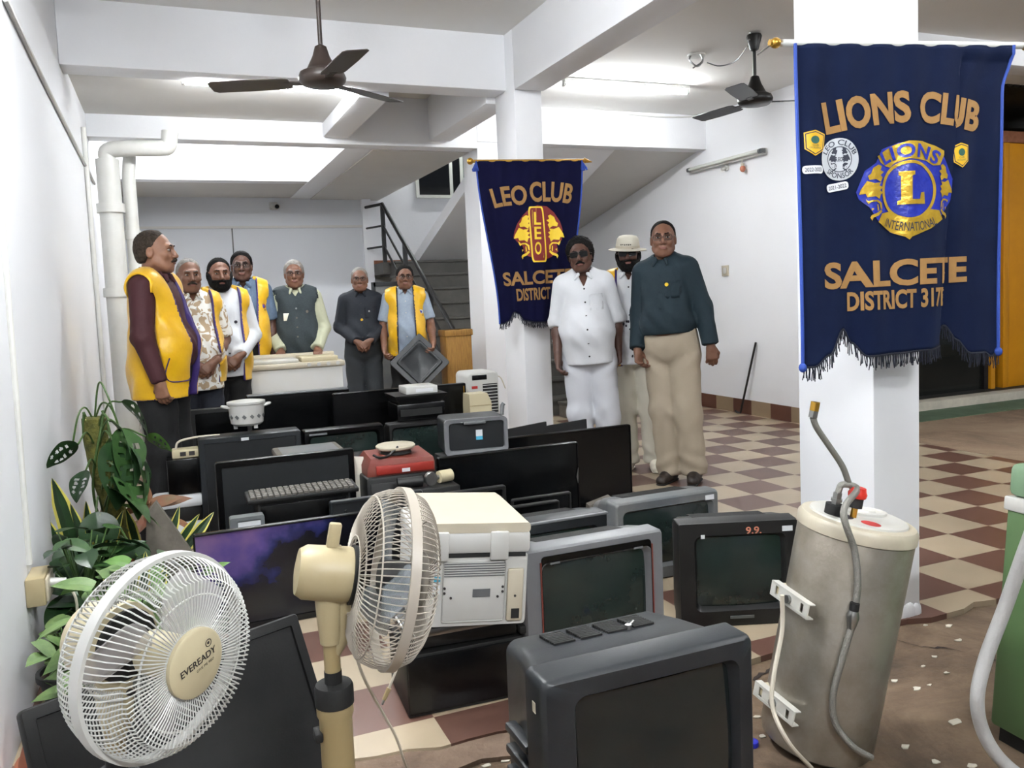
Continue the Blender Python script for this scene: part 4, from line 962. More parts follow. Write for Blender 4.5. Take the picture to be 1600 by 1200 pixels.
# --- air cooler by the centre pillar
a = at(729, 583, Y=5.4); b = at(779, 583, Y=5.4)
w = (b.x-a.x)
t = thing('air_cooler', 'white air cooler with black grille standing against the centre pillar', 'air cooler', ((a.x+b.x)/2, 5.40, 0.0), (0, 0, 0))
zt_ = a.z
f = MB(); loft(f, [(0.0, w-0.02, zt_-0.02, 0.03, 0, zt_/2), (0.015, w, zt_, 0.035, 0, zt_/2), (0.24, w, zt_, 0.035, 0, zt_/2)]); f.build('casing', M_['white_plastic'], t)
MB().box(-w*0.34, w*0.12, -0.004, 0.004, zt_-0.055, zt_-0.02, bev=0.003).build('control_panel', M_['gloss_black'], t)
g = MB(); g.box(-w*0.02, w*0.44, -0.003, 0.004, zt_-0.30, zt_-0.085); g.build('grille', M_['rubber'], t)
g = MB()
for i in range(10): g.box(-w*0.02, w*0.44, -0.008, 0.0, zt_-0.295+i*0.022, zt_-0.29+i*0.022)
g.build('louvres', M_['white_plastic'], t)
MB().box(-w*0.36, -w*0.18, -0.002, 0.001, zt_-0.115, zt_-0.095).build('brand_label', M_['sticker_red'], t)
MB().tube(spline([(w*0.5, 0.1, zt_-0.04), (w*0.72, 0.1, zt_-0.06), (w*0.85, 0.09, zt_-0.14)], 5), 0.004, 6).build('cable', M_['cable_white'], t)
# cream cartons in front of it
a = at(729, 616, Y=5.16); b = at(757, 612, Y=5.16); zt_ = (a.z+b.z)/2
t = thing('cream_box', 'cream cardboard box leaning in front of the white air cooler', 'box', ((a.x+b.x)/2, 5.10, 0.0))
w = (b.x-a.x)/2
mb = MB(); mb.rings([[Vector((-w*1.05, 0, 0)), Vector((w*1.6, 0, 0)), Vector((w*1.6, 0.14, 0)), Vector((-w*1.05, 0.14, 0))], [Vector((-w*1.02, 0, zt_-0.07)), Vector((w*1.35, 0, zt_-0.055)), Vector((w*1.35, 0.14, zt_-0.055)), Vector((-w*1.02, 0.14, zt_-0.07))], [Vector((-w, 0.01, zt_)), Vector((w, 0.01, zt_)), Vector((w, 0.13, zt_)), Vector((-w, 0.13, zt_))]]); mb.build('carton', M_['pale_cream'], t)
MB().box(-w*1.03, w*1.42, -0.003, 0.002, zt_-0.08, zt_-0.074).build('flap_edge', M_['cream_plastic'], t)
# --- twin-tub washing machine, back
a = at(389, 566, Y=6.62); b = at(537, 562, Y=6.62); w = b.x-a.x; zt_ = (a.z+b.z)/2
t = thing('washing_machine', 'old white twin tub washing machine under the hands of the grey waistcoat man', 'washing machine', ((a.x+b.x)/2, 6.62, 0.0))
MB().box(-w/2+0.01, w/2-0.01, 0, 0.40, 0.03, zt_-0.06, bev=0.012).build('body', M_['white_plastic'], t)
MB().box(-w/2-0.008, w/2+0.008, -0.012, 0.42, zt_-0.06, zt_-0.015, bev=0.012).build('top_rim', M_['old_white'], t)
MB().box(-w/2+0.03, w*0.02, 0.02, 0.34, zt_-0.015, zt_+0.012, bev=0.006).build('wash_lid', M_['enamel_white'], t)
MB().box(w*0.05, w/2-0.04, 0.02, 0.34, zt_-0.015, zt_+0.022, bev=0.006).build('spin_lid', M_['pale_cream'], t)
MB().box(-w/2+0.01, w/2-0.01, 0.35, 0.42, zt_-0.015, zt_+0.04, bev=0.008).build('control_panel', M_['old_white'], t)
for i in range(4): MB().cyl((w*0.12+i*0.075, -0.004, zt_-0.035), (w*0.12+i*0.075, -0.022, zt_-0.035), 0.016, seg=14).build('knob', M_['white_plastic'], t)
for sx_ in (-1, 1):
    for sy_ in (0.05, 0.35): MB().cyl((sx_*(w/2-0.06), sy_, 0), (sx_*(w/2-0.06), sy_, 0.03), 0.025, seg=10).build('foot', M_['rubber'], t)

# --- foreground: printer on black boxes
t, w, hh = carton('dvd_player', 'large black box at the bottom of the stack under the white printer', 'box', 0.60, 0.985, 2.42, 2.70, 0.0, 0.20, 'dusty_black', bev=0.006, yaw=math.radians(-3))
MB().box(-w+0.004, w-0.004, -0.006, 0.002, 0.012, 0.19, bev=0.003).build('front_panel', M_['gloss_black'], t)
MB().box(w*0.8, w*0.95, -0.008, -0.005, 0.14, 0.16).build('display_window', M_['lcd_matte'], t)
for sx_ in (-1, 1): MB().cyl((sx_*(w-0.04), 0.04, -0.0), (sx_*(w-0.04), 0.04, 0.012), 0.02, seg=10).build('foot', M_['rubber'], t)
t, w, hh = carton('amplifier', 'flat black case in the middle of the stack under the white printer', 'box', 0.62, 0.97, 2.44, 2.72, 0.203, 0.245, 'matte_black', bev=0.006, yaw=math.radians(-6))
t, w, hh = carton('laptop', 'closed laptop with a silver edge directly under the white printer', 'laptop', 0.60, 0.99, 2.42, 2.70, 0.248, 0.275, 'steel', bev=0.008, yaw=math.radians(-2), roll=0.0)
MB().box(-w+0.008, w-0.008, 0.008, 0.272, hh-0.001, hh+0.003, bev=0.002).build('lid', M_['gloss_black'], t)
TLp = at(655, 833, Y=2.40); TRp = at(815, 852, Y=2.36)
PW = 0.36; PH = 0.315
t = thing('printer', 'white multifunction printer seen from its back on the black boxes behind the cream fan', 'printer', ((TLp.x+TRp.x)/2-0.035, 2.34, 0.298), (0, math.radians(5.0), math.radians(-9)))
f = MB(); loft(f, [(0.0, PW-0.01, 0.215, 0.01, 0, 0.1075), (0.01, PW, 0.22, 0.012, 0, 0.11), (0.33, PW, 0.22, 0.012, 0, 0.11)]); f.build('body', M_['white_plastic'], t)
f = MB(); f.box(-PW/2-0.004, PW/2+0.004, -0.004, 0.34, 0.222, 0.29, bev=0.012); f.build('scanner_unit', M_['white_plastic'], t)
f = MB(); loft(f, [(-0.002, PW+0.004, 0.03, 0.01, 0, 0.302), (0.30, PW-0.05, 0.05, 0.012, 0, 0.31), (0.34, PW-0.06, 0.05, 0.012, 0, 0.31)]); f.build('scanner_lid', M_['old_white'], t)
for sx_ in (-0.10, 0.085): MB().box(sx_-0.028, sx_+0.028, -0.014, 0.004, 0.205, 0.292, bev=0.004).build('hinge', M_['white_plastic'], t)
MB().box(-PW*0.24, PW*0.30, -0.006, 0.002, 0.014, 0.20, bev=0.008).build('rear_door', M_['white_plastic'], t)
g = MB()
for i in range(6): g.box(-PW*0.23, PW*0.29, -0.008, -0.005, 0.155+i*0.0075, 0.158+i*0.0075)
g.build('vent_slots', M_['grey_plastic'], t)
MB().box(PW*0.32, PW*0.46, -0.007, 0.002, 0.01, 0.175, bev=0.006).build('side_cover', M_['old_white'], t)
MB().box(PW*0.36, PW*0.43, -0.009, -0.006, 0.02, 0.05).build('power_inlet', M_['rubber'], t)
MB().box(-PW*0.33, -PW*0.26, -0.003, 0.001, 0.10, 0.155).build('sticker', M_['sticker_white'], t)
MB().box(-PW*0.33, -PW*0.26, -0.0035, 0.001, 0.14, 0.155).build('blue_sticker', M_['sticker_blue'], t)
MB().box(PW*0.02, PW*0.17, -0.0075, -0.005, 0.09, 0.115).build('rating_plate', M_['grey_plastic'], t)
g = MB()
for (x, z) in ((-0.08, 0.12), (-0.08, 0.105), (-0.06, 0.09), (0.10, 0.12), (0.10, 0.105), (0.085, 0.09), (-0.11, 0.10), (0.14, 0.09)): g.cyl((x, -0.0085, z), (x, -0.005, z), 0.004, seg=8)
g.build('screw_holes', M_['print_dark'], t)
MB().box(-PW/2+0.02, PW/2-0.01, -0.002, 0.01, 0.212, 0.224).build('gap', M_['rubber'], t)
# plastic clip on the floor beside the stack
t = thing('clip', 'small black plastic clip lying at the right end of the laptop under the printer', 'clip', (0.995, 2.41, 0.203))
MB().box(-0.02, 0.02, 0, 0.03, 0, 0.028, bev=0.006).build('clip_body', M_['rubber'], t)
# blue bottle cap, paint flakes
p = at(1175, 1164, Z=-0.02)
o = MB().lathe([(0.001, 0.0), (0.018, 0.0), (0.019, 0.004), (0.018, 0.014), (0.015, 0.016), (0.001, 0.016)]).build('bottle_cap', M_['blue_cap']); o.location = (p.x, p.y, -0.022); o['label'] = 'blue plastic bottle cap on the rough floor near the big black television'; o['category'] = 'bottle cap'
rnd = random.Random(21)
for i, (x, y, s) in enumerate(((1452, 952, 5), (1472, 958, 3), (1446, 977, 3), (1482, 978, 4), (1498, 1000, 4), (1460, 1026, 3), (1443, 1041, 2), (1478, 1051, 3), (1432, 1076, 4), (1452, 1070, 2), (1490, 1128, 8), (1415, 1166, 4), (1462, 1190, 4), (1397, 1064, 3), (1520, 1196, 4), (1183, 1120, 3), (1192, 1150, 3), (715, 1196, 4), (790, 1188, 4), (762, 1196, 4))):
    p = at(x, y, Z=-0.02); r = s*0.0023
    mb = MB(); n = 7; pts = [(r*(0.5+rnd.random())*math.cos(2*PI*k/n)*1.6, r*(0.5+rnd.random())*math.sin(2*PI*k/n)) for k in range(n)]
    mb.rings([[Vector((u, v, 0)) for u, v in pts], [Vector((u, v, 0.003)) for u, v in pts]])
    o = mb.build('paint_flake', M_['kerb_stone'], smooth=0); o.location = (p.x, p.y, -0.0215); o['label'] = 'chip of white paint lying on the rough brown floor'; o['category'] = 'paint chip'; o['group'] = 'paint chips on the rough floor'
# wicker basket and cane bundle on the stair foot
p = at(735, 560, Y=7.9)
t = thing('wicker_basket', 'yellow wicker hamper at the foot of the stair behind the man with the panel', 'basket', (at(697, 540, Y=7.38).x+0.02, 7.38, 0.0))
a = at(699, 516, Y=7.38)
MB().box(-0.02, 0.24, 0, 0.2, 0.38, a.z, bev=0.02).build('hamper', M_['wicker'], t); MB().box(-0.03, 0.25, -0.01, 0.21, a.z-0.06, a.z, bev=0.01).build('lid', M_['wicker'], t)
MB().box(-0.02, 0.24, 0, 0.2, 0.0, 0.378, bev=0.02).build('base', M_['cane'], t)
# leaning grey board by the back wall
a = at(599, 442, Y=9.6); b = at(640, 445, Y=9.6)
t = thing('display_board', 'grey framed board standing behind the man with the yellow vest and panel', 'board', ((a.x+b.x)/2-0.12, 9.6, 0), (0, 0, 0))
w = (b.x-a.x)/2
MB().box(-w, w, 0, 0.03, 0.0, a.z, bev=0.004).build('board', M_['grey_plastic'], t); mb = MB(); mb.box(-w-0.02, -w+0.02, -0.01, 0.035, 0, a.z+0.01).box(w-0.02, w+0.02, -0.01, 0.035, 0, a.z+0.01).box(-w, w, -0.01, 0.035, a.z-0.04, a.z+0.01); mb.build('frame', M_['charcoal'], t)
# dark rack with a plant, plinth behind the white-clothed man
t = thing('metal_rack', 'black wire rack standing behind the man in white by the centre pillar', 'rack', (4.05, 7.55, 0.0))
mb = MB()
for x in (-0.2, 0.2):
    for y in (0, 0.3): mb.box(x-0.012, x+0.012, y-0.012, y+0.012, 0.16, 1.05)
for z in (0.2, 0.5, 0.8, 1.04):
    for x in (-0.2, -0.1, 0, 0.1, 0.2): mb.cyl((x, 0, z), (x, 0.3, z), 0.006, seg=6)
    mb.cyl((-0.2, 0, z), (0.2, 0, z), 0.008, seg=6).cyl((-0.2, 0.3, z), (0.2, 0.3, z), 0.008, seg=6)
mb.build('frame', M_['rail_black'], t)
for z in (0.215, 0.515): MB().box(-0.16, 0.16, 0.02, 0.28, z, z+0.2, bev=0.02).build('crate', M_['rubber'], t)
t = thing('plinth', 'low brown stone block under the black wire rack', 'block', (4.05, 7.40, 0.0))
MB().box(-0.3, 0.28, 0, 0.5, 0, 0.15, bev=0.006).build('block', M_['stone_grey'], t); MB().box(-0.31, 0.29, -0.01, 0.51, 0.13, 0.16, bev=0.004).build('top_slab', M_['stair_stone'], t)
# ------------------------------------------------------------------ pedestal fans
def pedestal_fan(label, hub, axis, floor_z, R, wire, shell, pole, blade, nw, style, badge=True, roll=0.0, text=None, post_dx=0.0):
    """hub: world centre of the guard's rim plane; axis: unit vector the fan blows along"""
    ax = Vector(axis).normalized()
    up = Vector((0, 0, 1)); up = (up-ax*up.dot(ax)).normalized(); rt = up.cross(ax)
    # local frame: x right (seen from the front), y = -axis (backwards), z up
    base = Vector((hub[0], hub[1], floor_z))
    back = Vector((ax.x, ax.y, 0)).normalized()
    t = thing('pedestal_fan', label, 'fan', (hub[0]-back.x*0.17, hub[1]-back.y*0.17, floor_z))
    o = t.location.copy()
    T = Matrix(((rt.x, -ax.x, up.x, hub[0]-o.x), (rt.y, -ax.y, up.y, hub[1]-o.y), (rt.z, -ax.z, up.z, hub[2]-o.z), (0, 0, 0, 1)))
    def pol(r, a, y): return T @ Vector((r*math.cos(a), y, r*math.sin(a)))
    rw = 0.0013
    # front guard wires
    def guard(prof, n, name, rings_at, swirl=0.0):
        mb = MB()
        for k in range(n):
            a = 2*PI*k/n
            mb.tube([pol(r, a+swirl*(1-r/R), y) for r, y in prof], rw, 4, cap=False)
        for (r, y) in rings_at:
            mb.tube([pol(r, 2*PI*k/48, y) for k in range(49)], rw*1.4, 5, cap=False)
        return mb.build(name, M_[wire], t)
    fp = [(0.052, -0.062), (0.09, -0.066), (0.13, -0.064), (R*0.82, -0.055), (R*0.93, -0.040), (R*0.98, -0.020), (R, 0.0)]
    rp = [(R, 0.0), (R*0.985, 0.03), (R*0.93, 0.055), (R*0.82, 0.072), (0.12, 0.085), (0.075, 0.088)]
    guard(fp, nw, 'front_guard', [(R*0.66, -0.0622), (0.056, -0.062)], 0.0)
    guard(rp, nw, 'rear_guard', [(R*0.9, 0.061), (R*0.55, 0.08), (0.08, 0.088)], 0.0)
    n = 56; rr = []
    for k in range(n+1):
        a = 2*PI*k/n
        rr.append([pol(R-0.001, a, -0.010), pol(R+0.006, a, -0.010), pol(R+0.006, a, 0.010), pol(R-0.001, a, 0.010)])
    MB().rings(rr, True, False, False).build('guard_rim', M_[wire], t)
    TT = T @ Matrix.Rotation(PI/2, 4, 'X')      # z -> -y (forward is +z after the turn)
    MB().lathe([(0.001, 0.060), (0.05, 0.060), (0.056, 0.064), (0.056, 0.071), (0.052, 0.074), (0.001, 0.075)], TT, seg=36).build('hub_badge', M_['pale_cream' if badge else wire], t)
    MB().lathe([(0.001, 0.045), (0.03, 0.045), (0.036, 0.03), (0.036, -0.03), (0.001, -0.03)], TT, seg=24).build('blade_hub', M_['fan_black' if style == 'tan' else shell], t)
    for k in range(3):
        a0 = 0.5+k*2*PI/3+roll; R_ = []
        for i in range(10):
            r = 0.03+(R*0.87-0.03)*i/9; wd = 0.32+0.50*math.sin(PI*min(1, (i+1)/9.5))**0.7 if i else 0.30
            row = []
            for j in range(7):
                v = j/6-0.5
                row.append(pol(r, a0+v*wd*1.35+0.22*(i/9), 0.014-0.055*v*(0.5+0.5*i/9)*-1))
            R_.append(row)
        mb = MB(); mb.rings(R_, closed=False)
        b = mb.build('blade', M_[blade], t)
        md = b.modifiers.new('thick', 'SOLIDIFY'); md.thickness = 0.002
    # motor housing
    if style == 'tan':
        prof = [(0.045, 0.085), (0.055, 0.09), (0.057, 0.10), (0.056, 0.15), (0.055, 0.185), (0.046, 0.200), (0.02, 0.204), (0.001, 0.205)]
    else:
        prof = [(0.05, 0.085), (0.07, 0.09), (0.07, 0.13), (0.06, 0.17), (0.04, 0.19), (0.001, 0.195)]
    TB = T @ Matrix.Rotation(-PI/2, 4, 'X')
    MB().lathe(prof, TB, seg=32).build('motor_housing', M_[shell], t)
    MB().lathe([(0.060, 0.082), (0.061, 0.092), (0.05, 0.094), (0.05, 0.08)], TB, seg=32).build('collar', M_['rubber'], t)
    g = MB()
    for k in range(14): g.box(0.035, 0.058, 0.105+k*0.006, 0.1085+k*0.006, -0.052, -0.036, M=T)
    g.build('vent_slots', M_['print_dark'], t)
    if style == 'tan':
        MB().box(-0.009, 0.009, 0.125, 0.150, 0.050, 0.105, bev=0.004, M=T).build('carry_handle', M_[shell], t)
        MB().box(-0.009, 0.009, 0.118, 0.146, 0.022, 0.060, bev=0.004, M=T).build('oscillation_knob', M_[shell], t)
    # neck, pole, base
    nk = T @ Vector((0, 0.13, -0.045)); nk2 = Vector((nk.x, nk.y, nk.z-0.10))
    mb = MB(); mb.tube([nk, nk+Vector((0, 0, -0.05)), nk2], [0.028, 0.026, 0.022], 16); mb.build('neck', M_[shell], t)
    d = back*0.028
    mb = MB(); mb.tube([nk+d+Vector((0, 0, -0.01)), nk+d*0.9+Vector((0, 0, -0.09)), nk+Vector((0, 0, -0.13))], [0.018, 0.018, 0.014], 12); mb.build('bracket', M_[shell], t)
    MB().cyl(nk+d*1.5+Vector((0, 0, -0.04)), nk+d*1.9+Vector((0, 0, -0.04)), 0.006, seg=10).build('screw', M_['print_dark'], t)
    px0, py0 = nk.x, nk.y
    zc = nk.z-0.19
    MB().cyl((px0, py0, zc), (px0, py0, nk2.z+0.02), 0.017, seg=16).build('inner_pole', M_[pole], t)
    MB().lathe([(0.018, zc+0.03), (0.018, zc+0.005), (0.037, zc+0.002), (0.040, zc-0.005), (0.040, zc-0.04), (0.033, zc-0.042)], Matrix.Translation((px0, py0, 0)), seg=28).build('height_collar', M_['rubber'], t)
    MB().lathe([(0.038, zc-0.038), (0.038, zc-0.06), (0.034, zc-0.07), (0.034, 0.03), (0.06, 0.02)], Matrix.Translation((px0, py0, 0)), seg=28).build('outer_pole', M_[pole], t)
    MB().lathe([(0.001, 0.0), (0.165, 0.0), (0.17, 0.008), (0.155, 0.022), (0.07, 0.034), (0.05, 0.05), (0.001, 0.05)], Matrix.Translation((px0, py0, 0)), seg=40).build('base', M_[pole], t)
    MB().box(-0.046, -0.03, -0.02, 0.02, 0, 0.02, M=Matrix.Translation((px0, py0, zc-0.11)), bev=0.004).build('height_knob', M_['rubber'], t)
    if text:
        V, F = text_mesh(text[0], 0.012, 0.076, bold=0.015)
        b = [o_ for o_ in bpy.data.objects if o_.parent == t and o_.name.startswith('hub_badge')][0]
        ca, sa = math.cos(text[2]), math.sin(text[2])
        f = MB(); add_vf(f, V, F, lambda x, y, z: T @ Vector((x*ca-(y-0.003)*sa, -0.0758, x*sa+(y-0.003)*ca)))
        V2, F2 = text_mesh(text[1], 0.0045, 0.038)
        add_vf(f, V2, F2, lambda x, y, z: T @ Vector(((x+0.012)*ca-(y-0.013)*sa, -0.0758, (x+0.012)*sa+(y-0.013)*ca)))
        f.build('brand_lettering', M_['print_dark'], b)
        g = MB(); g.tube([T @ Vector((0.022+0.006*math.cos(2*PI*k/20), -0.0758, 0.026+0.006*math.sin(2*PI*k/20))) for k in range(21)], 0.0007, 4); g.ball((0.022, -0.0755, 0.026), 0.0025, 1, 0.3, 1, seg=8, M=T); g.build('brand_mark', M_['print_dark'], b)
    return t
pedestal_fan('large white wire pedestal fan with cream EVEREADY hub badge at the front left', (-0.047, 1.447, 0.732), (0.685, -0.727, -0.051), -0.022, 0.162, 'wire_white', 'pale_cream', 'tan_pole', 'blade_smoke', 100, 'white', text=('EVEREADY', 'GIVE ME RED', 0.22))
pedestal_fan('cream pedestal fan seen from the side on a tan pole beside the white printer', (0.398, 1.681, 0.715), (0.976, -0.057, -0.211), -0.022, 0.183, 'wire_dusty', 'cream_plastic', 'tan_pole', 'blade_grey', 84, 'tan', badge=False, roll=0.4)
# cords dangling at the cream fan
q = [at(592, 1000, Y=1.78), at(570, 1070, Y=1.78), at(598, 1105, Y=1.9), at(622, 1148, Y=2.0), at(640, 1196, Z=0.0)]
q0 = at(556, 985, Y=1.70)
pts = spline([at(553, 975, Y=1.72), at(556, 1020, Y=1.70), at(570, 1062, Y=1.72), at(596, 1110, Y=1.8), at(618, 1150, Y=1.85), at(632, 1190, Y=1.9), at(645, 1225, Z=-0.017)], 6)
o = MB().tube(pts, 0.0032, 6).build('electric_cable', M_['cable_white']); o['label'] = 'long pale cord hanging from the cream fan to the floor'; o['category'] = 'cord'
pts = spline([at(628, 1025, Y=1.85), at(618, 1050, Y=1.84), at(608, 1075, Y=1.84)], 5)
o = MB().tube(pts+[at(604, 1086, Y=1.84)], 0.003, 6).build('audio_cord', M_['cable_white']); o['label'] = 'short cord with a jack plug hanging under the cream fan guard'; o['category'] = 'cord'
MB().tube([at(608, 1075, Y=1.84), at(600, 1093, Y=1.84)], [0.006, 0.005], 8).build('plug_sleeve', M_['tan_pole'], o)
MB().tube([at(600, 1093, Y=1.84), at(597, 1101, Y=1.84)], 0.003, 8).build('jack', M_['steel'], o)

# ------------------------------------------------------------------ water heater
HB = at(1302, 1176, Z=-0.022); HR = 0.155
ctop = at(1340, 812, Y=1.93)
hb = Vector((1.635, 1.81, -0.018))
top_c = at(1340, 812, Y=1.745)
axis = (top_c-hb); HH = axis.length; axis.normalize()
ry = math.atan2(axis.x, axis.z); rx = -math.asin(axis.y)
t = thing('water_heater', 'tall dented grey storage water heater leaning against the front pillar', 'water heater', hb, (rx, ry, 0.0))
MB().lathe([(0.001, 0.0), (HR-0.02, 0.0), (HR-0.004, 0.012), (HR, 0.03), (HR, HH-0.035), (HR-0.002, HH-0.032)], seg=56).build('tank', M_['galvanised'], t)
MB().lathe([(HR-0.002, HH-0.034), (HR+0.004, HH-0.03), (HR+0.004, HH-0.005), (HR-0.004, HH+0.006), (HR-0.018, HH+0.009), (0.001, HH+0.009)], seg=56).build('lid', M_['heater_lid'], t)
e = MB(); n = 40; pts = []
for k in range(n):
    a = 2*PI*k/n; r = HR-0.024
    pts.append((r*math.cos(a), r*math.sin(a)))
e.rings([[Vector((x, y, HH+0.008)) for x, y in pts], [Vector((x*0.985, y*0.985, HH+0.014)) for x, y in pts]]); e.build('top_plate', M_['enamel_white'], t)
e = MB()
e.rings([[Vector((0.045+0.07*k_*math.cos(2*PI*k/32), 0.02+0.042*k_*math.sin(2*PI*k/32), HH+z_)) for k in range(32)] for k_, z_ in ((1, 0.0135), (0.98, 0.021), (0.80, 0.023), (0.76, 0.0195))]); e.build('service_cover', M_['enamel_white'], t)
MB().cyl((0.045, 0.02, HH+0.019), (0.045, 0.02, HH+0.026), 0.028, 0.024, seg=24).build('dial', M_['enamel_white'], t)
def blob(name, x, y, r, m, z=0.0142):
    MB().cyl((x, y, HH+z-0.002), (x, y, HH+z), r, seg=24).build(name, M_[m], t)
blob('red_label', -0.03, -0.075, 0.026, 'sticker_red'); blob('blue_label', -0.072, -0.01, 0.032, 'dark_trim')
# inlet: black cap with brass nut ; outlet: red valve
IN = Vector((-0.085, 0.005, HH+0.014)); OUT = Vector((-0.04, -0.02, HH+0.014))
MB().cyl(IN, IN+Vector((0, 0, 0.028)), 0.026, seg=20).build('inlet_collar', M_['rubber'], t)
MB().cyl(IN+Vector((0, 0, 0.028)), IN+Vector((0, 0, 0.06)), 0.013, seg=6).cyl(IN+Vector((0, 0, 0.036)), IN+Vector((0, 0, 0.044)), 0.017, seg=6).build('inlet_nut', M_['steel'], t)
MB().cyl(OUT, OUT+Vector((0, 0, 0.03)), 0.009, seg=14).build('outlet_stub', M_['brass'], t)
MB().cyl(OUT+Vector((0, 0, 0.028)), OUT+Vector((0, 0, 0.056)), 0.019, seg=14).build('valve_body', M_['rubber'], t)
MB().lathe([(0.012, 0.056), (0.024, 0.056), (0.026, 0.066), (0.022, 0.074), (0.02, 0.084), (0.012, 0.084)], Matrix.Translation(OUT), seg=9).build('valve_handle', M_['red'], t)
def hl(px, py, r):        # point of the heater front surface seen at a pixel, r from the axis
    e_ = MI @ Vector(EYE); d_ = (MI.to_3x3() @ (at(px, py, Y=1.8)-Vector(EYE))).normalized()
    a_ = d_.x**2+d_.y**2; b_ = e_.x*d_.x+e_.y*d_.y; c_ = e_.x**2+e_.y**2-r*r
    disc = max(0, b_*b_-a_*c_); return e_+d_*((-b_-math.sqrt(disc))/a_)
MW = Matrix.Translation(hb) @ Euler((rx, ry, 0)).to_matrix().to_4x4(); MI = MW.inverted()
hose = [OUT+Vector((0, 0, 0.08))]+[MI @ at(u_, v_, Y=1.73) for u_, v_ in ((1328, 758), (1316, 728), (1292, 692), (1276, 668), (1270, 652))]
MB().tube(spline(hose, 6), 0.0085, 10).build('outlet_hose', M_['hose_braid'], t)
E_ = hose[-1]
MB().cyl(E_, E_+Vector((0, 0, 0.018)), 0.013, seg=6).build('hose_nut', M_['steel'], t); MB().cyl(E_+Vector((0, 0, 0.018)), E_+Vector((0.0, 0, 0.042)), 0.012, seg=14).build('brass_end', M_['brass'], t)
I2 = IN+Vector((0, 0, 0.06))
hs = [I2, I2+Vector((0.006, -0.005, 0.025)), I2+Vector((0.035, -0.03, 0.02)), hl(1318, 800, HR+0.03), hl(1335, 860, HR+0.012), hl(1340, 905, HR+0.012), hl(1338, 940, HR+0.012)]
MB().tube(spline(hs, 7), 0.009, 10).build('inlet_hose', M_['hose_braid'], t)
j0 = hl(1336, 942, HR+0.013); j1 = hl(1330, 982, HR+0.013)
MB().cyl(j0, j0*0.7+j1*0.3, 0.012, seg=12).build('coupling_sleeve', M_['rubber'], t)
MB().tube([j0*0.7+j1*0.3, j0*0.45+j1*0.55, j1], [0.012, 0.017, 0.010], 14).build('coupling', M_['steel'], t)
gr = MI @ at(1382, 1192, Z=-0.012)
hs = [j1, hl(1316, 1030, HR+0.014), hl(1302, 1085, HR+0.014), hl(1305, 1130, HR+0.014), hl(1332, 1166, HR+0.02), hl(1362, 1184, HR+0.03)]
MB().tube(spline(hs, 7), 0.009, 10).build('drain_hose', M_['hose_braid'], t)
# wall brackets
for (ax_, ay_, bx_, by_) in ((1216, 908, 1278, 968), (1199, 1080, 1252, 1150)):
    p = hl(1247, (ay_+by_)/2+0, HR+0.012); 
    pm = MI @ at((ax_+bx_)/2, (ay_+by_)/2, Y=1.66)
    A_ = hl(bx_, by_, HR+0.014); zc_ = (hl(1245, (ay_+by_)/2, HR)).z
    ang = math.atan2(A_.y, A_.x)
    # a flat channel tangent to the tank at angle ang-28deg
    a2 = ang-math.radians(32); c_ = Vector((HR*math.cos(a2), HR*math.sin(a2), zc_)); tg = Vector((-math.sin(a2), math.cos(a2), 0)); nr = Vector((math.cos(a2), math.sin(a2), 0))
    B = Matrix(((tg.x, nr.x, 0, c_.x), (tg.y, nr.y, 0, c_.y), (tg.z, nr.z, 1, c_.z), (0, 0, 0, 1)))
    mb = MB()
    L2 = 0.085
    mb.box(-L2, L2, 0.018, 0.022, -0.02, -0.013, M=B).box(-L2, L2, 0.018, 0.022, 0.013, 0.02, M=B).box(-L2, -L2+0.02, 0.018, 0.022, -0.013, 0.013, M=B).box(L2-0.02, L2, 0.018, 0.022, -0.013, 0.013, M=B).box(-0.05, 0.05, 0.018, 0.021, -0.013, 0.013, M=B)
    mb.box(-L2, L2, 0.0, 0.022, 0.018, 0.021, M=B).box(-L2, L2, 0.0, 0.022, -0.021, -0.018, M=B)
    br = mb.build('wall_bracket', M_['enamel_white'], t)
    MB().cyl(B @ Vector((0, 0, 0)), B @ Vector((0, 0.03, 0)), 0.012, seg=10).build('bolt', M_['steel'], br)
    MB().box(-L2+0.0, -L2+0.04, -0.03, 0.016, -0.012, 0.014, M=B, bev=0.003).build('plug', M_['pale_cream'], br)
pts = [at(1222, 930, Y=1.74), at(1222, 985, Y=1.74), at(1210, 1050, Y=1.72), at(1207, 1105, Y=1.70), at(1232, 1160, Y=1.66), at(1268, 1200, Z=-0.017)]
o = MB().tube(spline(pts, 7), 0.006, 8).build('heater_cord', M_['cable_white']); o['label'] = 'white power cord hanging down the left side of the water heater'; o['category'] = 'cord'

# ------------------------------------------------------------------ green washing machine at the right edge
gb = at(1543, 1132, Z=0.03)
t = thing('green_washing_machine', 'pale green washing machine cut off by the right edge of the picture', 'washing machine', (2.07, 1.60, -0.022), (0, math.radians(5.5), math.radians(-4)))
GW, GD, GH = 0.62, 0.50, 0.80
MB().box(0.0, GW, -GD, 0, 0.05, 0.70, bev=0.012).build('body', M_['green_paint'], t)
MB().box(-0.006, GW+0.006, -GD-0.006, 0.006, 0.665, 0.705, bev=0.006).build('white_band', M_['white_plastic'], t)
MB().box(-0.002, GW, -GD, 0.002, 0.705, GH, bev=0.02).build('lid', M_['green_lid'], t)
MB().box(0.03, GW-0.03, -GD+0.03, -0.01, 0.0, 0.055).build('base', M_['rubber'], t)
for sx_ in (0.06, GW-0.06):
    for sy_ in (-0.05, -GD+0.06): MB().cyl((sx_, sy_, 0), (sx_, sy_, 0.05), 0.02, seg=10).build('foot', M_['rubber'], t)
Mg = Matrix.Translation(t.location) @ t.rotation_euler.to_matrix().to_4x4(); Mi = Mg.inverted()
Yh = 1.42
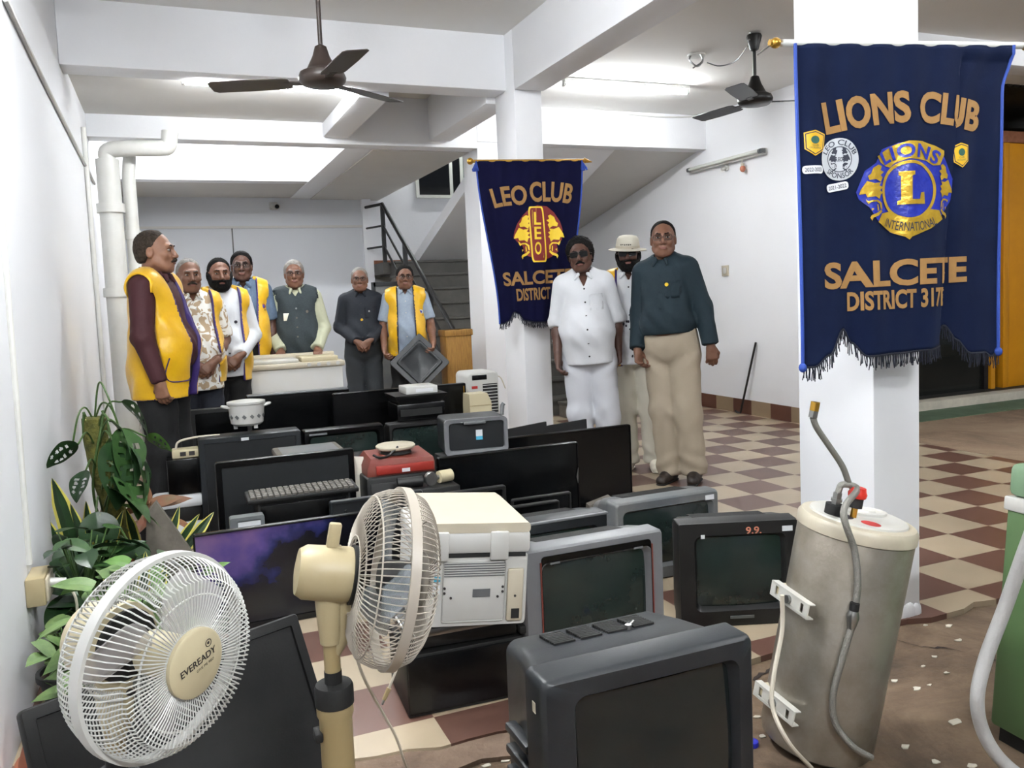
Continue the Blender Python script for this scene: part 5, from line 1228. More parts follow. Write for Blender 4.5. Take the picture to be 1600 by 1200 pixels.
pts = [at(1640, 760, Y=1.26), at(1602, 860, Y=1.30), at(1570, 950, Y=1.34), at(1540, 1030, Y=1.36), at(1527, 1090, Y=1.36), at(1535, 1140, Y=1.36), at(1562, 1185, Y=1.34), at(1610, 1222, Y=1.30), at(1680, 1250, Y=1.26)]
MB().tube([Mi @ p for p in spline(pts, 7)], 0.016, 14).build('drain_hose', M_['drain_hose'], t)

# ------------------------------------------------------------------ plants by the left wall
rnd = random.Random(9)
def leaf_mesh(L_, W_, bend=0.3, holes=0, slit=0, fold=0.15, n=30, shape=1.0, rr=None, tip=1.0, edge=None):
    """returns a list of quads (v grid) for a leaf along +x, up +z"""
    rr = rr or rnd
    m = 18
    hs = []
    for k in range(holes):
        side = -1 if k % 2 else 1; u = 0.22+0.55*(k//2+0.5)/max(1, holes/2)+rr.uniform(-.03, .03); hs.append((u, side*rr.uniform(0.38, 0.55), rr.uniform(0.035, 0.055), rr.uniform(0.16, 0.26)))
    P = []
    for i in range(n+1):
        u = i/n
        wdt = W_/2*(math.sin(PI*min(1, u**0.75*0.98+0.02))**0.8)*(1 if u < 0.6 else 1-0.15*(u-0.6))
        if shape == 2: wdt = W_/2*math.sin(PI*(0.12+0.88*u)**0.8)**0.6*(1-u**6)
        if shape == 3: wdt = W_/2*(0.75+0.25*math.sin(PI*u))*min(1, (1-u)/0.22)**0.7
        row = []
        for j in range(m+1):
            v = j/m*2-1
            x = L_*u; y = wdt*v; z = -bend*L_*u*u+fold*abs(v)*wdt-0.02*L_*math.sin(u*14)*v*v*(0.4 if holes else 0.15)
            row.append(Vector((x*(1-0.12*bend*u), y, z)))
        P.append(row)
    Q = []
    for i in range(n):
        for j in range(m):
            u = (i+.5)/n; v = (j+.5)/m*2-1
            if any(((u-a)/c)**2+((v-b)/d)**2 < 1 for a, b, c, d in hs): continue
            mi = 1 if (edge and abs(v) > edge) else 0
            Q.append((P[i][j], P[i+1][j], P[i+1][j+1], P[i][j+1], mi))
    return Q
def leaf(parent, pos, yaw, pitch, L_, W_, m, bend=0.3, holes=0, roll=0.0, shape=1, edge=None, m2=None, fold=0.15, name='leaf'):
    T = Matrix.Translation(Vector(pos)) @ Matrix.Rotation(yaw, 4, 'Z') @ Matrix.Rotation(-pitch, 4, 'Y') @ Matrix.Rotation(roll, 4, 'X')
    mb = MB(); d = {}
    mats = [M_[m]]+([M_[m2]] if m2 else [])
    for a, b, c, dd, mi in leaf_mesh(L_, W_, bend, holes, shape=shape, edge=edge, fold=fold):
        vs = []
        for p in (a, b, c, dd):
            k = (round(p.x, 5), round(p.y, 5), round(p.z, 5))
            if k not in d:
                q_ = T @ p; q_.x = max(q_.x, LX+0.012-parent.location.x); d[k] = mb.bm.verts.new(q_)
            vs.append(d[k])
        try:
            f = mb.bm.faces.new(vs); f.material_index = mi
        except ValueError: pass
    mb.mats = mats
    return mb.build(name, None, parent, smooth=60)
def pot(parent, r, h, m, z=0.0):
    MB().lathe([(0.001, z), (r*0.72, z), (r*0.98, z+h*0.86), (r*1.08, z+h*0.87), (r*1.08, z+h), (r*0.95, z+h), (r*0.93, z+h*0.88), (0.001, z+h*0.88)], seg=28).build('pot', M_[m], parent)
    MB().cyl((0, 0, z+h*0.85), (0, 0, z+h*0.9), r*0.93, seg=24).build('soil', M_['soil'], parent)
# swiss cheese plant on a moss pole
PB = Vector((-0.31, 4.02, 0))
t = thing('monstera_plant', 'tall climbing plant with holed leaves on a moss pole by the left wall', 'plant', PB)
pot(t, 0.14, 0.24, 'terracotta')
ptop = at(146, 652, Y=4.0)
dx = ptop.x-PB.x
mb = MB(); mb.tube(spline([(0.03, 0, 0.2), (0.02, 0, 0.45), (dx*0.5, 0, 0.62), (dx, 0, ptop.z-0.05), (dx, 0, ptop.z)], 6), [0.05]*24+[0.035], 14); mb.build('moss_pole', M_['moss'], t)
vine = []
for k in range(4):
    a0 = k*1.6; pts = []
    for i in range(9):
        z = 0.22+i*(ptop.z-0.2)/8; pts.append((0.02+(dx-0.02)*i/8+0.052*math.cos(a0+i*0.5), 0.052*math.sin(a0+i*0.5), z))
    MB().tube(spline(pts, 4), 0.006, 6).build('vine', M_['stem_green'], t)
def mleaf(px, py, Y, yaw, pitch, L_, W_, m='leaf', holes=6, bend=0.35, roll=0.0, stem=None):
    p = at(px, py, Y=Y)-PB
    s = Vector(stem)-PB if stem else Vector((dx*0.8, 0, min(p.z+0.02, ptop.z)-0.10))
    mid = (p+s)/2+Vector((0, 0, 0.07))
    MB().tube(spline([s, mid, p], 6), 0.004, 6).build('leaf_stalk', M_['stem_green'], t)
    leaf(t, p, yaw, pitch, L_, W_, m, bend, holes, roll)
R_ = math.radians
mleaf(190, 628, 3.9, R_(-20), R_(-35), 0.20, 0.13, 'leaf', 6, 0.4, R_(-40))
mleaf(228, 682, 3.85, R_(-15), R_(-25), 0.13, 0.085, 'leaf_light', 6, 0.2, R_(-50))
mleaf(122, 694, 3.8, R_(190), R_(-25), 0.15, 0.11, 'leaf_dark', 8, 0.2, R_(50))
mleaf(134, 735, 3.85, R_(230), R_(-50), 0.14, 0.12, 'leaf_dark', 8, 0.2, R_(10))
mleaf(172, 658, 3.85, R_(-30), R_(-40), 0.30, 0.20, 'leaf_dark', 8, 0.5, R_(-30))
mleaf(190, 670, 3.8, R_(-60), R_(-55), 0.26, 0.18, 'leaf', 6, 0.4, R_(-20))
mleaf(178, 690, 3.75, R_(-70), R_(-60), 0.28, 0.20, 'leaf_dark', 6, 0.3, R_(-20))
mleaf(205, 700, 3.78, R_(-40), R_(-55), 0.24, 0.17, 'leaf', 4, 0.3, R_(-35))
mleaf(185, 740, 3.75, R_(-50), R_(-30), 0.22, 0.17, 'leaf', 4, 0.4, R_(-20))
mleaf(170, 765, 3.72, R_(-35), R_(-10), 0.24, 0.17, 'leaf', 0, 0.4, R_(-25))
mleaf(190, 790, 3.7, R_(-20), R_(-15), 0.19, 0.10, 'leaf_light', 4, 0.3, R_(-30))
mleaf(120, 845, 3.65, R_(-100), R_(-50), 0.18, 0.16, 'leaf_dark', 0, 0.3)
mleaf(150, 850, 3.6, R_(-60), R_(-60), 0.16, 0.14, 'leaf', 2, 0.3)
mleaf(118, 880, 3.55, R_(-80), R_(-55), 0.15, 0.14, 'leaf_dark', 0, 0.3)
mleaf(100, 870, 3.6, R_(-120), R_(-55), 0.14, 0.12, 'leaf_dark', 2, 0.3)
mleaf(160, 880, 3.5, R_(-50), R_(-40), 0.15, 0.13, 'leaf', 2, 0.3)
mleaf(150, 800, 3.7, R_(-75), R_(-65), 0.2, 0.15, 'leaf_dark', 4, 0.3)
mleaf(200, 845, 3.55, R_(-40), R_(-50), 0.16, 0.13, 'leaf_dark', 2, 0.3)
mleaf(215, 870, 3.5, R_(-30), R_(-40), 0.16, 0.12, 'leaf', 0, 0.3)
mleaf(225, 720, 3.8, R_(-40), R_(-75), 0.17, 0.10, 'leaf_dark', 4, 0.3, R_(-30))
mleaf(160, 910, 3.4, R_(-60), R_(-45), 0.14, 0.12, 'leaf', 0, 0.3)
mleaf(120, 915, 3.4, R_(-90), R_(-35), 0.14, 0.12, 'leaf_dark', 0, 0.3)
# arching shoots over the moss pole
for (px, py, Y, hgt) in ((168, 618, 3.9, 0.10), (122, 650, 3.95, 0.06), (175, 640, 3.9, 0.05)):
    p = at(px, py, Y=Y)-PB; MB().tube(spline([(dx, 0, ptop.z-0.02), ((dx+p.x)/2, p.y/2, max(p.z, ptop.z)+hgt*0.5), p, p+Vector((0.03 if px > 140 else -0.03, 0, -0.12))], 6), 0.004, 6).build('shoot', M_['stem_green'], t)
# snake plants
def snake(label, base, items, pot_r=0.09, pot_h=0.16, m='pot_dark'):
    t = thing('snake_plant', label, 'plant', base); pot(t, pot_r, pot_h, m)
    for (dx_, dy_, yaw, lean, L_, W_) in items:
        leaf(t, (dx_, dy_, pot_h*0.86), yaw, PI/2-lean, L_, W_, 'leaf_dark', 0.05, 0, roll=R_(70), shape=3, edge=0.62, m2='leaf_yellow', fold=0.25)
    return t
b = at(150, 1000, Z=0.0); b.x = max(b.x, -0.36)
snake('yellow edged snake plant against the left wall below the holed leaves', (-0.395, 3.78, 0), [(0.0, 0, R_(190), 0.16, 0.52, 0.075), (0.02, -0.02, R_(170), 0.10, 0.40, 0.06), (-0.02, 0.0, R_(200), 0.30, 0.40, 0.045), (0.03, -0.03, R_(-60), 0.18, 0.36, 0.06), (0.0, 0.03, R_(60), 0.15, 0.38, 0.055), (0.03, 0.0, R_(-10), 0.35, 0.36, 0.05)])
snake('low snake plant with narrow striped leaves standing right of the moss pole', (-0.14, 3.82, 0), [(0.0, 0, R_(-10), 0.62, 0.34, 0.042), (0.02, -0.02, R_(10), 0.75, 0.36, 0.05), (-0.02, -0.02, R_(-60), 0.3, 0.3, 0.045), (0.02, 0.02, R_(20), 0.35, 0.32, 0.04), (-0.03, 0, R_(180), 0.15, 0.34, 0.045)])
snake('small snake plant behind the white wire fan', (-0.20, 3.05, 0), [(0.0, 0, R_(170), 0.2, 0.30, 0.05), (0.02, 0, R_(20), 0.4, 0.30, 0.05), (0, -0.03, R_(-70), 0.25, 0.26, 0.05), (0.02, 0.02, R_(40), 0.2, 0.34, 0.045), (0.03, -0.02, R_(-20), 0.5, 0.28, 0.045)], 0.08, 0.15, 'terracotta')
def bushy(label, base, n, L0, L1, W, m, pot_r, pot_h, pm, hz, spread=1.0, seed=1, cat='plant', name='leafy_plant', m_alt=None):
    r2 = random.Random(seed); t = thing(name, label, cat, base); pot(t, pot_r, pot_h, pm)
    for k in range(n):
        yaw = r2.uniform(0, 2*PI); z = pot_h+r2.random()*hz; rr_ = 0.03+0.10*spread*r2.random()
        p = Vector((rr_*math.cos(yaw), rr_*math.sin(yaw), z))
        if base[0]+p.x < LX+0.04: p.x = LX+0.05-base[0]
        MB().tube([Vector((0, 0, pot_h*0.9)), Vector((p.x*0.5, p.y*0.5, (z+pot_h)/2+0.02)), p], 0.003, 5).build('stalk', M_['stem_green'], t)
        if math.cos(yaw)*L1+base[0]+p.x < LX+0.02: yaw = PI-yaw
        leaf(t, p, yaw, r2.uniform(-0.6, 0.5), r2.uniform(L0, L1), W*r2.uniform(0.8, 1.15), m_alt if (m_alt and r2.random() < 0.4) else m, 0.3, 0, r2.uniform(-0.5, 0.5), shape=2)
    return t
bushy('pale mottled leafy plant in a pot seen through the white fan guard', (-0.20, 2.74, 0), 60, 0.09, 0.14, 0.06, 'leaf_pale', 0.10, 0.18, 'terracotta', 0.32, 1.3, 4, m_alt='leaf_light')
bushy('dark leafy plant in a pot beside the switch box on the left wall', (-0.36, 3.35, 0), 44, 0.08, 0.14, 0.075, 'leaf_dark', 0.10, 0.2, 'pot_dark', 0.30, 1.1, 6, m_alt='leaf')
bushy('pale green low plant right below the switch box', (-0.38, 2.98, 0), 30, 0.07, 0.12, 0.06, 'leaf_pale', 0.09, 0.15, 'pot_dark', 0.14, 1.0, 8)
bushy('mid green plant in front of the purple panel behind the white fan', (-0.10, 3.16, 0), 40, 0.08, 0.13, 0.06, 'leaf', 0.09, 0.16, 'terracotta', 0.26, 1.3, 12, m_alt='leaf_light')
t = bushy('reddish leafy plant standing at the feet of the maroon-shirted man', (-0.12, 4.22, 0), 4, 0.1, 0.12, 0.05, 'leaf_red', 0.08, 0.3, 'pot_dark', 0.06, 0.6, 15)
p = at(233, 788, Y=4.2)-Vector((-0.12, 4.22, 0))
for yaw, pit, L_ in ((R_(5), 0.05, 0.20), (R_(-15), 0.2, 0.16), (R_(100), 1.2, 0.14), (R_(180), -0.2, 0.15), (R_(-100), -0.3, 0.14)): leaf(t, p, yaw, pit, L_, 0.06, 'leaf_red', 0.1, 0, R_(50), shape=2)
MB().tube([(0, 0, 0.26), p*0.5+Vector((0, 0, 0.2)), p], 0.005, 6).build('stem', M_['leaf_red'], t)
# grey stone slab leaning among the pots
a = at(236, 800, Y=3.62); b = at(300, 870, Y=3.62)
t = thing('stone_slab', 'grey triangular stone slab standing among the plant pots', 'slab', (a.x, 3.70, 0))
MB().prism([(-0.06, 0), (b.x-a.x+0.10, 0), (b.x-a.x, b.z), (0.02, a.z+0.02), (-0.02, a.z-0.02)], 0, 0.05).build('slab', M_['stone_grey'], t)
# brown clay pot in front at the fan's left
b = at(92, 1070, Y=2.55)
t = thing('clay_pot', 'upturned brown clay pot by the left wall behind the big flat television', 'pot', (-0.35, 2.62, 0))
MB().lathe([(0.13, 0.0), (0.14, 0.01), (0.14, 0.04), (0.13, 0.045), (0.09, 0.17), (0.02, 0.18), (0.001, 0.18)], seg=30).build('pot', M_['terracotta'], t)
# ------------------------------------------------------------------ the two club banners
def smooth(a, b, x):
    t = max(0.0, min(1.0, (x-a)/(b-a))); return t*t*(3-2*t)
def arc_map(V, R):
    """bend a flat line of letters over an arch of radius R"""
    V = V.copy(); a = V[:, 0]/R; r = R+V[:, 1]
    V[:, 0] = r*np.sin(a); V[:, 1] = r*np.cos(a)-R
    return V
def poly_grid(poly, step=0.012):
    """triangulate a 2-D polygon finely so it can follow the folds"""
    bm = bmesh.new(); vs = [bm.verts.new((x, y, 0)) for x, y in poly]; bm.faces.new(vs)
    xs = [p[0] for p in poly]; ys = [p[1] for p in poly]
    for lo, hi, n in ((min(xs), max(xs), Vector((1, 0, 0))), (min(ys), max(ys), Vector((0, 1, 0)))):
        k = lo+step
        while k < hi-step*0.3:
            bmesh.ops.bisect_plane(bm, geom=bm.verts[:]+bm.edges[:]+bm.faces[:], plane_co=n*k, plane_no=n); k += step
    bmesh.ops.triangulate(bm, faces=bm.faces)
    bm.verts.ensure_lookup_table()
    V = np.array([v.co[:] for v in bm.verts]); F = [[v.index for v in f.verts] for f in bm.faces]; bm.free()
    return V, F
def refine(V, F, step=0.012):
    bm = bmesh.new(); vs = [bm.verts.new(Vector(p)) for p in V]
    for f in F:
        try: bm.faces.new([vs[i] for i in f])
        except ValueError: pass
    for ax_ in range(2):
        lo = min(v.co[ax_] for v in bm.verts); hi = max(v.co[ax_] for v in bm.verts); n = Vector((1, 0, 0)) if ax_ == 0 else Vector((0, 1, 0)); k = lo+step
        while k < hi:
            bmesh.ops.bisect_plane(bm, geom=bm.verts[:]+bm.edges[:]+bm.faces[:], plane_co=n*k, plane_no=n); k += step
    bm.verts.ensure_lookup_table(); bm.verts.index_update()
    V = np.array([v.co[:] for v in bm.verts]); F = [[v.index for v in f.verts] for f in bm.faces]; bm.free()
    return V, F
def ring_poly(cx, cy, rx0, ry0, rx1, ry1, n=40):
    V = []; F = []
    for k in range(n):
        a = 2*PI*k/n
        V.append((cx+rx0*math.cos(a), cy+ry0*math.sin(a), 0)); V.append((cx+rx1*math.cos(a), cy+ry1*math.sin(a), 0))
    for k in range(n):
        j = (k+1) % n; F.append([2*k, 2*k+1, 2*j+1, 2*j])
    return np.array(V), F
def band(R0, R1, a0, a1, cx, cy, n=24, ky=1.0):
    V = []; F = []
    for k in range(n+1):
        a = a0+(a1-a0)*k/n
        V.append((cx+R0*math.sin(a), cy+ky*R0*math.cos(a), 0)); V.append((cx+R1*math.sin(a), cy+ky*R1*math.cos(a), 0))
    for k in range(n): F.append([2*k, 2*k+1, 2*k+3, 2*k+2])
    return np.array(V), F
def disc(cx, cy, rx, ry, n=36): return poly_grid([(cx+rx*math.cos(2*PI*k/n), cy+ry*math.sin(2*PI*k/n)) for k in range(n)], 0.02)

class Banner:
    def __init__(s, label, A, B, Wd, Hh, taper, fold, bottom, cloth, name='club_banner'):
        """A, B: world ends of the top hem; fold: list of (s position, hidden width at the foot, v where it starts)"""
        s.A, s.B = Vector(A), Vector(B); s.W, s.H, s.taper, s.folds, s.bot = Wd, Hh, taper, fold, bottom
        d = (s.B-s.A); s.t = thing(name, label, 'banner', (s.A+s.B)/2)
        s.ex = d.normalized(); s.ey = Vector((s.ex.y, -s.ex.x, 0)).normalized()   # towards the viewer
        if s.ey.y > 0: s.ey = -s.ey
        s.k = d.length/Wd
        s.L = d.length
        s.cloth = cloth
    def surf(s, u, v, off=0.0):
        """u: -W/2..W/2 along the cloth, v: metres below the top hem, off: distance in front of the cloth"""
        f = v/s.H
        x = u*s.k; y = 0.0
        for (s0a, s0b, hid, v0) in s.folds:
            s0 = s0a+(s0b-s0a)*f; g = hid*smooth(v0, v0+0.12, v)
            if u > s0:
                e = u-s0; w3 = g/2
                if w3 > 1e-5:
                    if e < w3: x -= 2*e; y -= 0.012*smooth(0, w3, e)
                    else: x -= 2*w3; y -= 0.012*(1 if e < 3*w3 else 1)
        x *= (1-s.taper*smooth(0, 1, f))
        y += 0.012*math.sin(u*13+v*1.5+0.6)*f+0.007*math.sin(u*31+1.2-v*2)*smooth(0.0, 0.5, f)+0.004*math.sin(u*52+v*3)
        p = s.ex*(x)+s.ey*(y+off)+Vector((0, 0, -v))
        return p
    def build_cloth(s, nu=120, nv=70):
        mb = MB(); mb.use(M_[s.cloth]); R = []
        for i in range(nu+1):
            u = (i/nu-0.5)*s.W; vb = s.bot(u)
            R.append([s.surf(u, vb*j/nv) for j in range(nv+1)])
        mb.rings(R, closed=False)
        o = mb.build('cloth', None, s.t, smooth=80)
        md = o.modifiers.new('thick', 'SOLIDIFY'); md.thickness = 0.003; md.offset = -1
        for sgn in (-1, 1):
            u = sgn*s.W/2; vb = s.bot(u)
            MB().tube([s.surf(u, vb*j/40) for j in range(41)], 0.006, 8).build('edge_cord', M_['banner_edge'], s.t)
        # fringe
        fr = MB(); r2 = random.Random(3); n = 190
        for i in range(n):
            u = (i/(n-1)-0.5)*s.W*0.995; vb = s.bot(u)
            p = s.surf(u, vb-0.004, 0.002); L = r2.uniform(0.035, 0.055)*s.fl
            q = p+Vector((0, 0, -L))+s.ex*r2.uniform(-0.007, 0.007)+s.ey*r2.uniform(-0.006, 0.008)
            fr.tube([p, (p+q)/2+s.ex*r2.uniform(-0.003, 0.003), q], 0.0016, 4)
        s.fr = fr.build('fringe', M_['fringe_thread'], s.t); s.fr['kind'] = 'stuff'
        hem = MB(); hem.tube([s.surf((i/80-0.5)*s.W, s.bot((i/80-0.5)*s.W), 0.001) for i in range(81)], 0.0035, 6); hem.build('hem_cord', M_['fringe_thread'], s.t)
    def add(s, name, V, F, m, off=0.0025, parent=None, dx=0, dy=0, rot=0.0, step=0.014, fine=True):
        """V in banner coordinates: x right, y up from the top hem (negative)"""
        V = np.array(V, float)
        c, sn = math.cos(rot), math.sin(rot)
        if fine: V, F = refine(V, F, step)
        mb = MB(); add_vf(mb, V, F, lambda x, y, z: s.surf(x*c-y*sn+dx, -(x*sn+y*c+dy), off))
        o = mb.build(name, M_[m], parent or s.t, smooth=60)
        return o

def lion_head(mirror=1, s=1.0):
    """pieces of a roaring lion profile looking left, in units of its own height (about 1)"""
    P = [
        [(0.05, 0.98), (-0.08, 0.90), (-0.13, 0.76), (-0.20, 0.70), (-0.17, 0.60), (-0.02, 0.62), (0.10, 0.55), (0.16, 0.66), (0.10, 0.72), (0.20, 0.80), (0.10, 0.84), (0.14, 0.94)],
        [(-0.22, 0.58), (-0.36, 0.36), (-0.40, 0.24), (-0.26, 0.26), (-0.22, 0.17), (-0.04, 0.19), (0.06, 0.12), (0.10, 0.24), (0.16, 0.28), (0.08, 0.34), (0.16, 0.42), (0.06, 0.46), (0.12, 0.54), (-0.06, 0.52)],
        [(-0.26, 0.16), (-0.24, 0.06), (-0.10, 0.10), (0.02, 0.10), (0.12, 0.02), (0.13, -0.14), (0.08, -0.12), (0.06, 0.0), (-0.02, 0.06), (-0.14, 0.05), (-0.20, 0.0), (-0.23, 0.05)],
        [(-0.14, -0.28), (0.00, -0.22), (0.10, -0.14), (0.13, -0.2), (0.02, -0.30), (-0.10, -0.34), (-0.13, -0.42), (-0.17, -0.34)],
        [(0.02, 0.0), (0.04, -0.16), (0.00, -0.18), (-0.01, -0.02)],
        [(-0.14, -0.10), (-0.08, -0.12), (-0.13, -0.18)],
    ]
    return [[(mirror*x*s, y*s) for x, y in p] for p in P]

# ---- big one on the front pillar
A2 = at(1243, 69, Y=2.245); B2 = at(1583, 70, Y=2.065)
zt = (A2.z+B2.z)/2; A2.z = zt; B2.z = zt
Wd2 = (B2-A2).length; H2 = 1.085
def bot2(u):
    px = (u/Wd2+0.5)
    k = [(0.0, 1.0), (0.06, 1.0), (0.13, 0.965), (0.20, 0.885), (0.24, 0.93), (0.30, 0.975), (0.45, 0.97), (0.60, 0.965), (0.68, 0.955), (0.74, 0.89), (0.80, 0.94), (0.86, 0.985), (0.93, 0.985), (0.97, 1.0), (1.0, 0.985)]
    for (a, b), (c, d) in zip(k[:-1], k[1:]):
        if a <= px <= c+1e-9: return H2*(b+(d-b)*smooth(a, c, px))
    return H2
bn = Banner('large navy blue velvet banner with gold lettering hung on the front pillar', A2, B2, Wd2, H2, 0.03, [(0.215, 0.135, 0.034, 0.03)], bot2, 'banner_navy'); bn.fl = 1.0
bn.build_cloth()
U = lambda px: (px-1413)/(1583-1243)*Wd2
VV = lambda py: -(py-69)/(598-69)*H2
def word(b, s, px0, px1, py0, py1, m, R=None, bold=0.035, off=0.003, name='lettering', rot=0.0, sp=1.0, U=U, VV=VV, parent=None):
    """letters between pixel columns px0..px1, from top row py0 to foot row py1 of the photo, laid on the cloth"""
    hgt = VV(py0)-VV(py1); w = U(px1)-U(px0)
    V, F = text_mesh(s, hgt, w, bold=bold, sub=2, spacing=sp); V[:, 0] -= (V[:, 0].max()+V[:, 0].min())/2
    if R: V = arc_map(V, R)
    return b.add(name, V, F, m, off, parent, dx=(U(px0)+U(px1))/2, dy=VV(py1), rot=rot)
word(bn, 'LIONS', 1287, 1417, 150, 203, 'gold_cloth', R=2.0, rot=0.13, bold=0.04)
word(bn, 'CLUB', 1430, 1546, 150, 203, 'gold_cloth', R=2.0, rot=-0.12, bold=0.04)
word(bn, 'SALCETE', 1280, 1530, 423, 468, 'gold_cloth', rot=0.01)
word(bn, 'DISTRICT 317B', 1318, 1484, 474, 507, 'gold_cloth', rot=0.01)
em = thing('emblem', '', '', (0, 0, 0)); del em['label']; del em['category']; em.parent = bn.t
ecx, ecy = U(1414), VV(309); sc_ = Wd2/340
def px2(poly, cx=1414, cy=309): return [((x-cx)*sc_+ecx, -(y-cy)*H2/529+ecy) for x, y in poly]
# blue ground of the emblem
g = [(1332, 310), (1345, 275), (1362, 262), (1372, 240), (1400, 229), (1440, 230), (1466, 243), (1476, 262), (1488, 290), (1487, 325), (1470, 350), (1440, 375), (1412, 388), (1385, 378), (1362, 357), (1350, 335), (1336, 322)]
V, F = poly_grid(px2(g)); bn.add('ground', V, F, 'blue_foil', 0.003, em, fine=False)
V, F = ring_poly(ecx, ecy, 43*sc_, 50*H2/529, 38*sc_, 45*H2/529); bn.add('ring', V, F, 'gold_foil', 0.0055, em)
V, F = disc(ecx, ecy, 37.5*sc_, 44.5*H2/529); bn.add('disc', V, F, 'blue_foil', 0.0045, em, fine=False)
Lp = [(1398, 277), (1420, 277), (1420, 283), (1416, 285), (1416, 324), (1428, 324), (1430, 313), (1436, 312), (1437, 332), (1396, 332), (1396, 326), (1401, 324), (1401, 285), (1398, 283)]
V, F = poly_grid(px2(Lp)); bn.add('letter', V, F, 'gold_foil', 0.0065, em, fine=False)
top = [(1364, 252), (1376, 243), (1392, 233), (1412, 227), (1434, 228), (1455, 235), (1471, 244), (1471, 251), (1464, 268), (1452, 268), (1440, 260), (1412, 256), (1394, 262), (1386, 270), (1378, 268), (1369, 262)]
V, F = poly_grid(px2(top)); bn.add('name_band', V, F, 'gold_foil', 0.005, em, fine=False)
V, F = text_mesh('LIONS', 23*H2/529, 84*sc_, bold=0.03, sub=2, spacing=1.15); V = arc_map(V, 74*sc_); bn.add('lettering', V, F, 'blue_foil', 0.0065, em, dx=(1416-1414)*sc_+ecx, dy=-(254-309)*H2/529+ecy)
lowp = [(1363, 360), (1370, 346), (1384, 343), (1396, 353), (1412, 357), (1432, 354), (1448, 341), (1463, 343), (1470, 358), (1448, 373), (1424, 383), (1416, 386), (1412, 391), (1406, 386), (1386, 378)]
V, F = poly_grid(px2(lowp)); bn.add('name_band', V, F, 'gold_foil', 0.005, em, fine=False)
V, F = text_mesh('INTERNATIONAL', 15*H2/529, 86*sc_, bold=0.004, sub=1); V = arc_map(V, -105*sc_); bn.add('lettering', V, F, 'dark_stitch', 0.0065, em, dx=(1416-1414)*sc_+ecx, dy=-(377-309)*H2/529+ecy)
for mir, cx in ((1, 1362), (-1, 1471)):
    for p in lion_head(mir, 1.0):
        q = [(cx+x*66*(1 if mir == 1 else 0.62), 330-y*66) for x, y in p]
        V, F = poly_grid(px2(q)); bn.add('lion_head', V, F, 'gold_foil', 0.005, em, fine=False)
def shield(b, px, py, w, h, ang, U=U, VV=VV):
    k = [(-0.5, 0.38), (0, 0.5), (0.5, 0.38), (0.46, -0.25), (0, -0.5), (-0.46, -0.25)]
    W_, Hh_ = U(px+w)-U(px), VV(py)-VV(py+h); c, s_ = math.cos(ang), math.sin(ang)
    cx, cy = U(px), VV(py)
    P = lambda f: [(cx+(x*W_*f)*c-(y*Hh_*f)*s_, cy+(x*W_*f)*s_+(y*Hh_*f)*c) for x, y in k]
    em_ = None
    V, F = poly_grid(P(1.0)); o = b.add('shield_patch', V, F, 'yellow_satin', 0.004, fine=False)
    V, F = poly_grid(P(0.9)); b.add('outline', V, F, 'dark_stitch', 0.0045, o, fine=False)
    V, F = poly_grid(P(0.82)); b.add('field', V, F, 'yellow_satin', 0.005, o, fine=False)
    V, F = disc(cx, cy+Hh_*0.12, W_*0.2, Hh_*0.15); b.add('crest', V, F, 'patch_green', 0.0055, o, fine=False)
    for i, (s1, dy) in enumerate((('CLUB', -0.12), ('EXCELLENCE', -0.22))):
        V, F = text_mesh(s1, Hh_*0.07, W_*(0.3 if i == 0 else 0.56)); b.add('lettering', V, F, 'patch_green', 0.0055, o, dx=cx, dy=cy+dy*Hh_, rot=ang)
shield(bn, 1267, 229, 34, 42, -0.05); shield(bn, 1516, 251, 27, 42, 0.08)
cx, cy, r = U(1307), VV(255), 29*sc_
V, F = disc(cx, cy, r, r*1.02); sp = bn.add('round_patch', V, F, 'silver_stitch', 0.004, fine=False)
V, F = ring_poly(cx, cy, r*0.62, r*0.62, r*0.58, r*0.58, 30); bn.add('ring', V, F, 'dark_stitch', 0.0048, sp)
V, F = text_mesh('LEO CLUB', r*0.26, r*1.75, bold=0.01, sub=1); V = arc_map(V, r*0.70); bn.add('lettering', V, F, 'dark_stitch', 0.005, sp, dx=cx, dy=cy+r*0.68)
V, F = text_mesh('SPONSOR', r*0.26, r*1.6, bold=0.01, sub=1); V = arc_map(V, -r*0.92); bn.add('lettering', V, F, 'dark_stitch', 0.005, sp, dx=cx, dy=cy-r*0.92)
for mir in (1, -1):
    for p in lion_head(mir, r*0.86):
        V, F = poly_grid([(cx-mir*r*0.24+x*0.85, cy-r*0.26+y) for x, y in p], 0.02); bn.add('lion_head', V, F, 'dark_stitch', 0.0048, sp, fine=False)
V, F = text_mesh('LEO', r*0.2, r*0.3, bold=0.02); bn.add('lettering', V, F, 'dark_stitch', 0.005, sp, dx=cx, dy=cy-r*0.1)
for s1, px, py, ang in (('2022-2023', 1263.5, 272, 0.02), ('2021-2022', 1303.5, 300, 0.16)):
    w, h = U(px+33)-U(px), VV(py)-VV(py+13); c, sn = math.cos(ang), math.sin(ang); q = rrect(w, h, h*0.4)
    V, F = poly_grid([(U(px)+x*c-y*sn, VV(py)+x*sn+y*c) for x, y in q], 0.02); o = bn.add('year_patch', V, F, 'patch_white', 0.004, fine=False)
    V, F = text_mesh(s1, h*0.5, w*0.8, bold=0.01); bn.add('lettering', V, F, 'dark_stitch', 0.005, o, dx=U(px)+h*0.25*sn, dy=VV(py)-h*0.25*c, rot=ang)
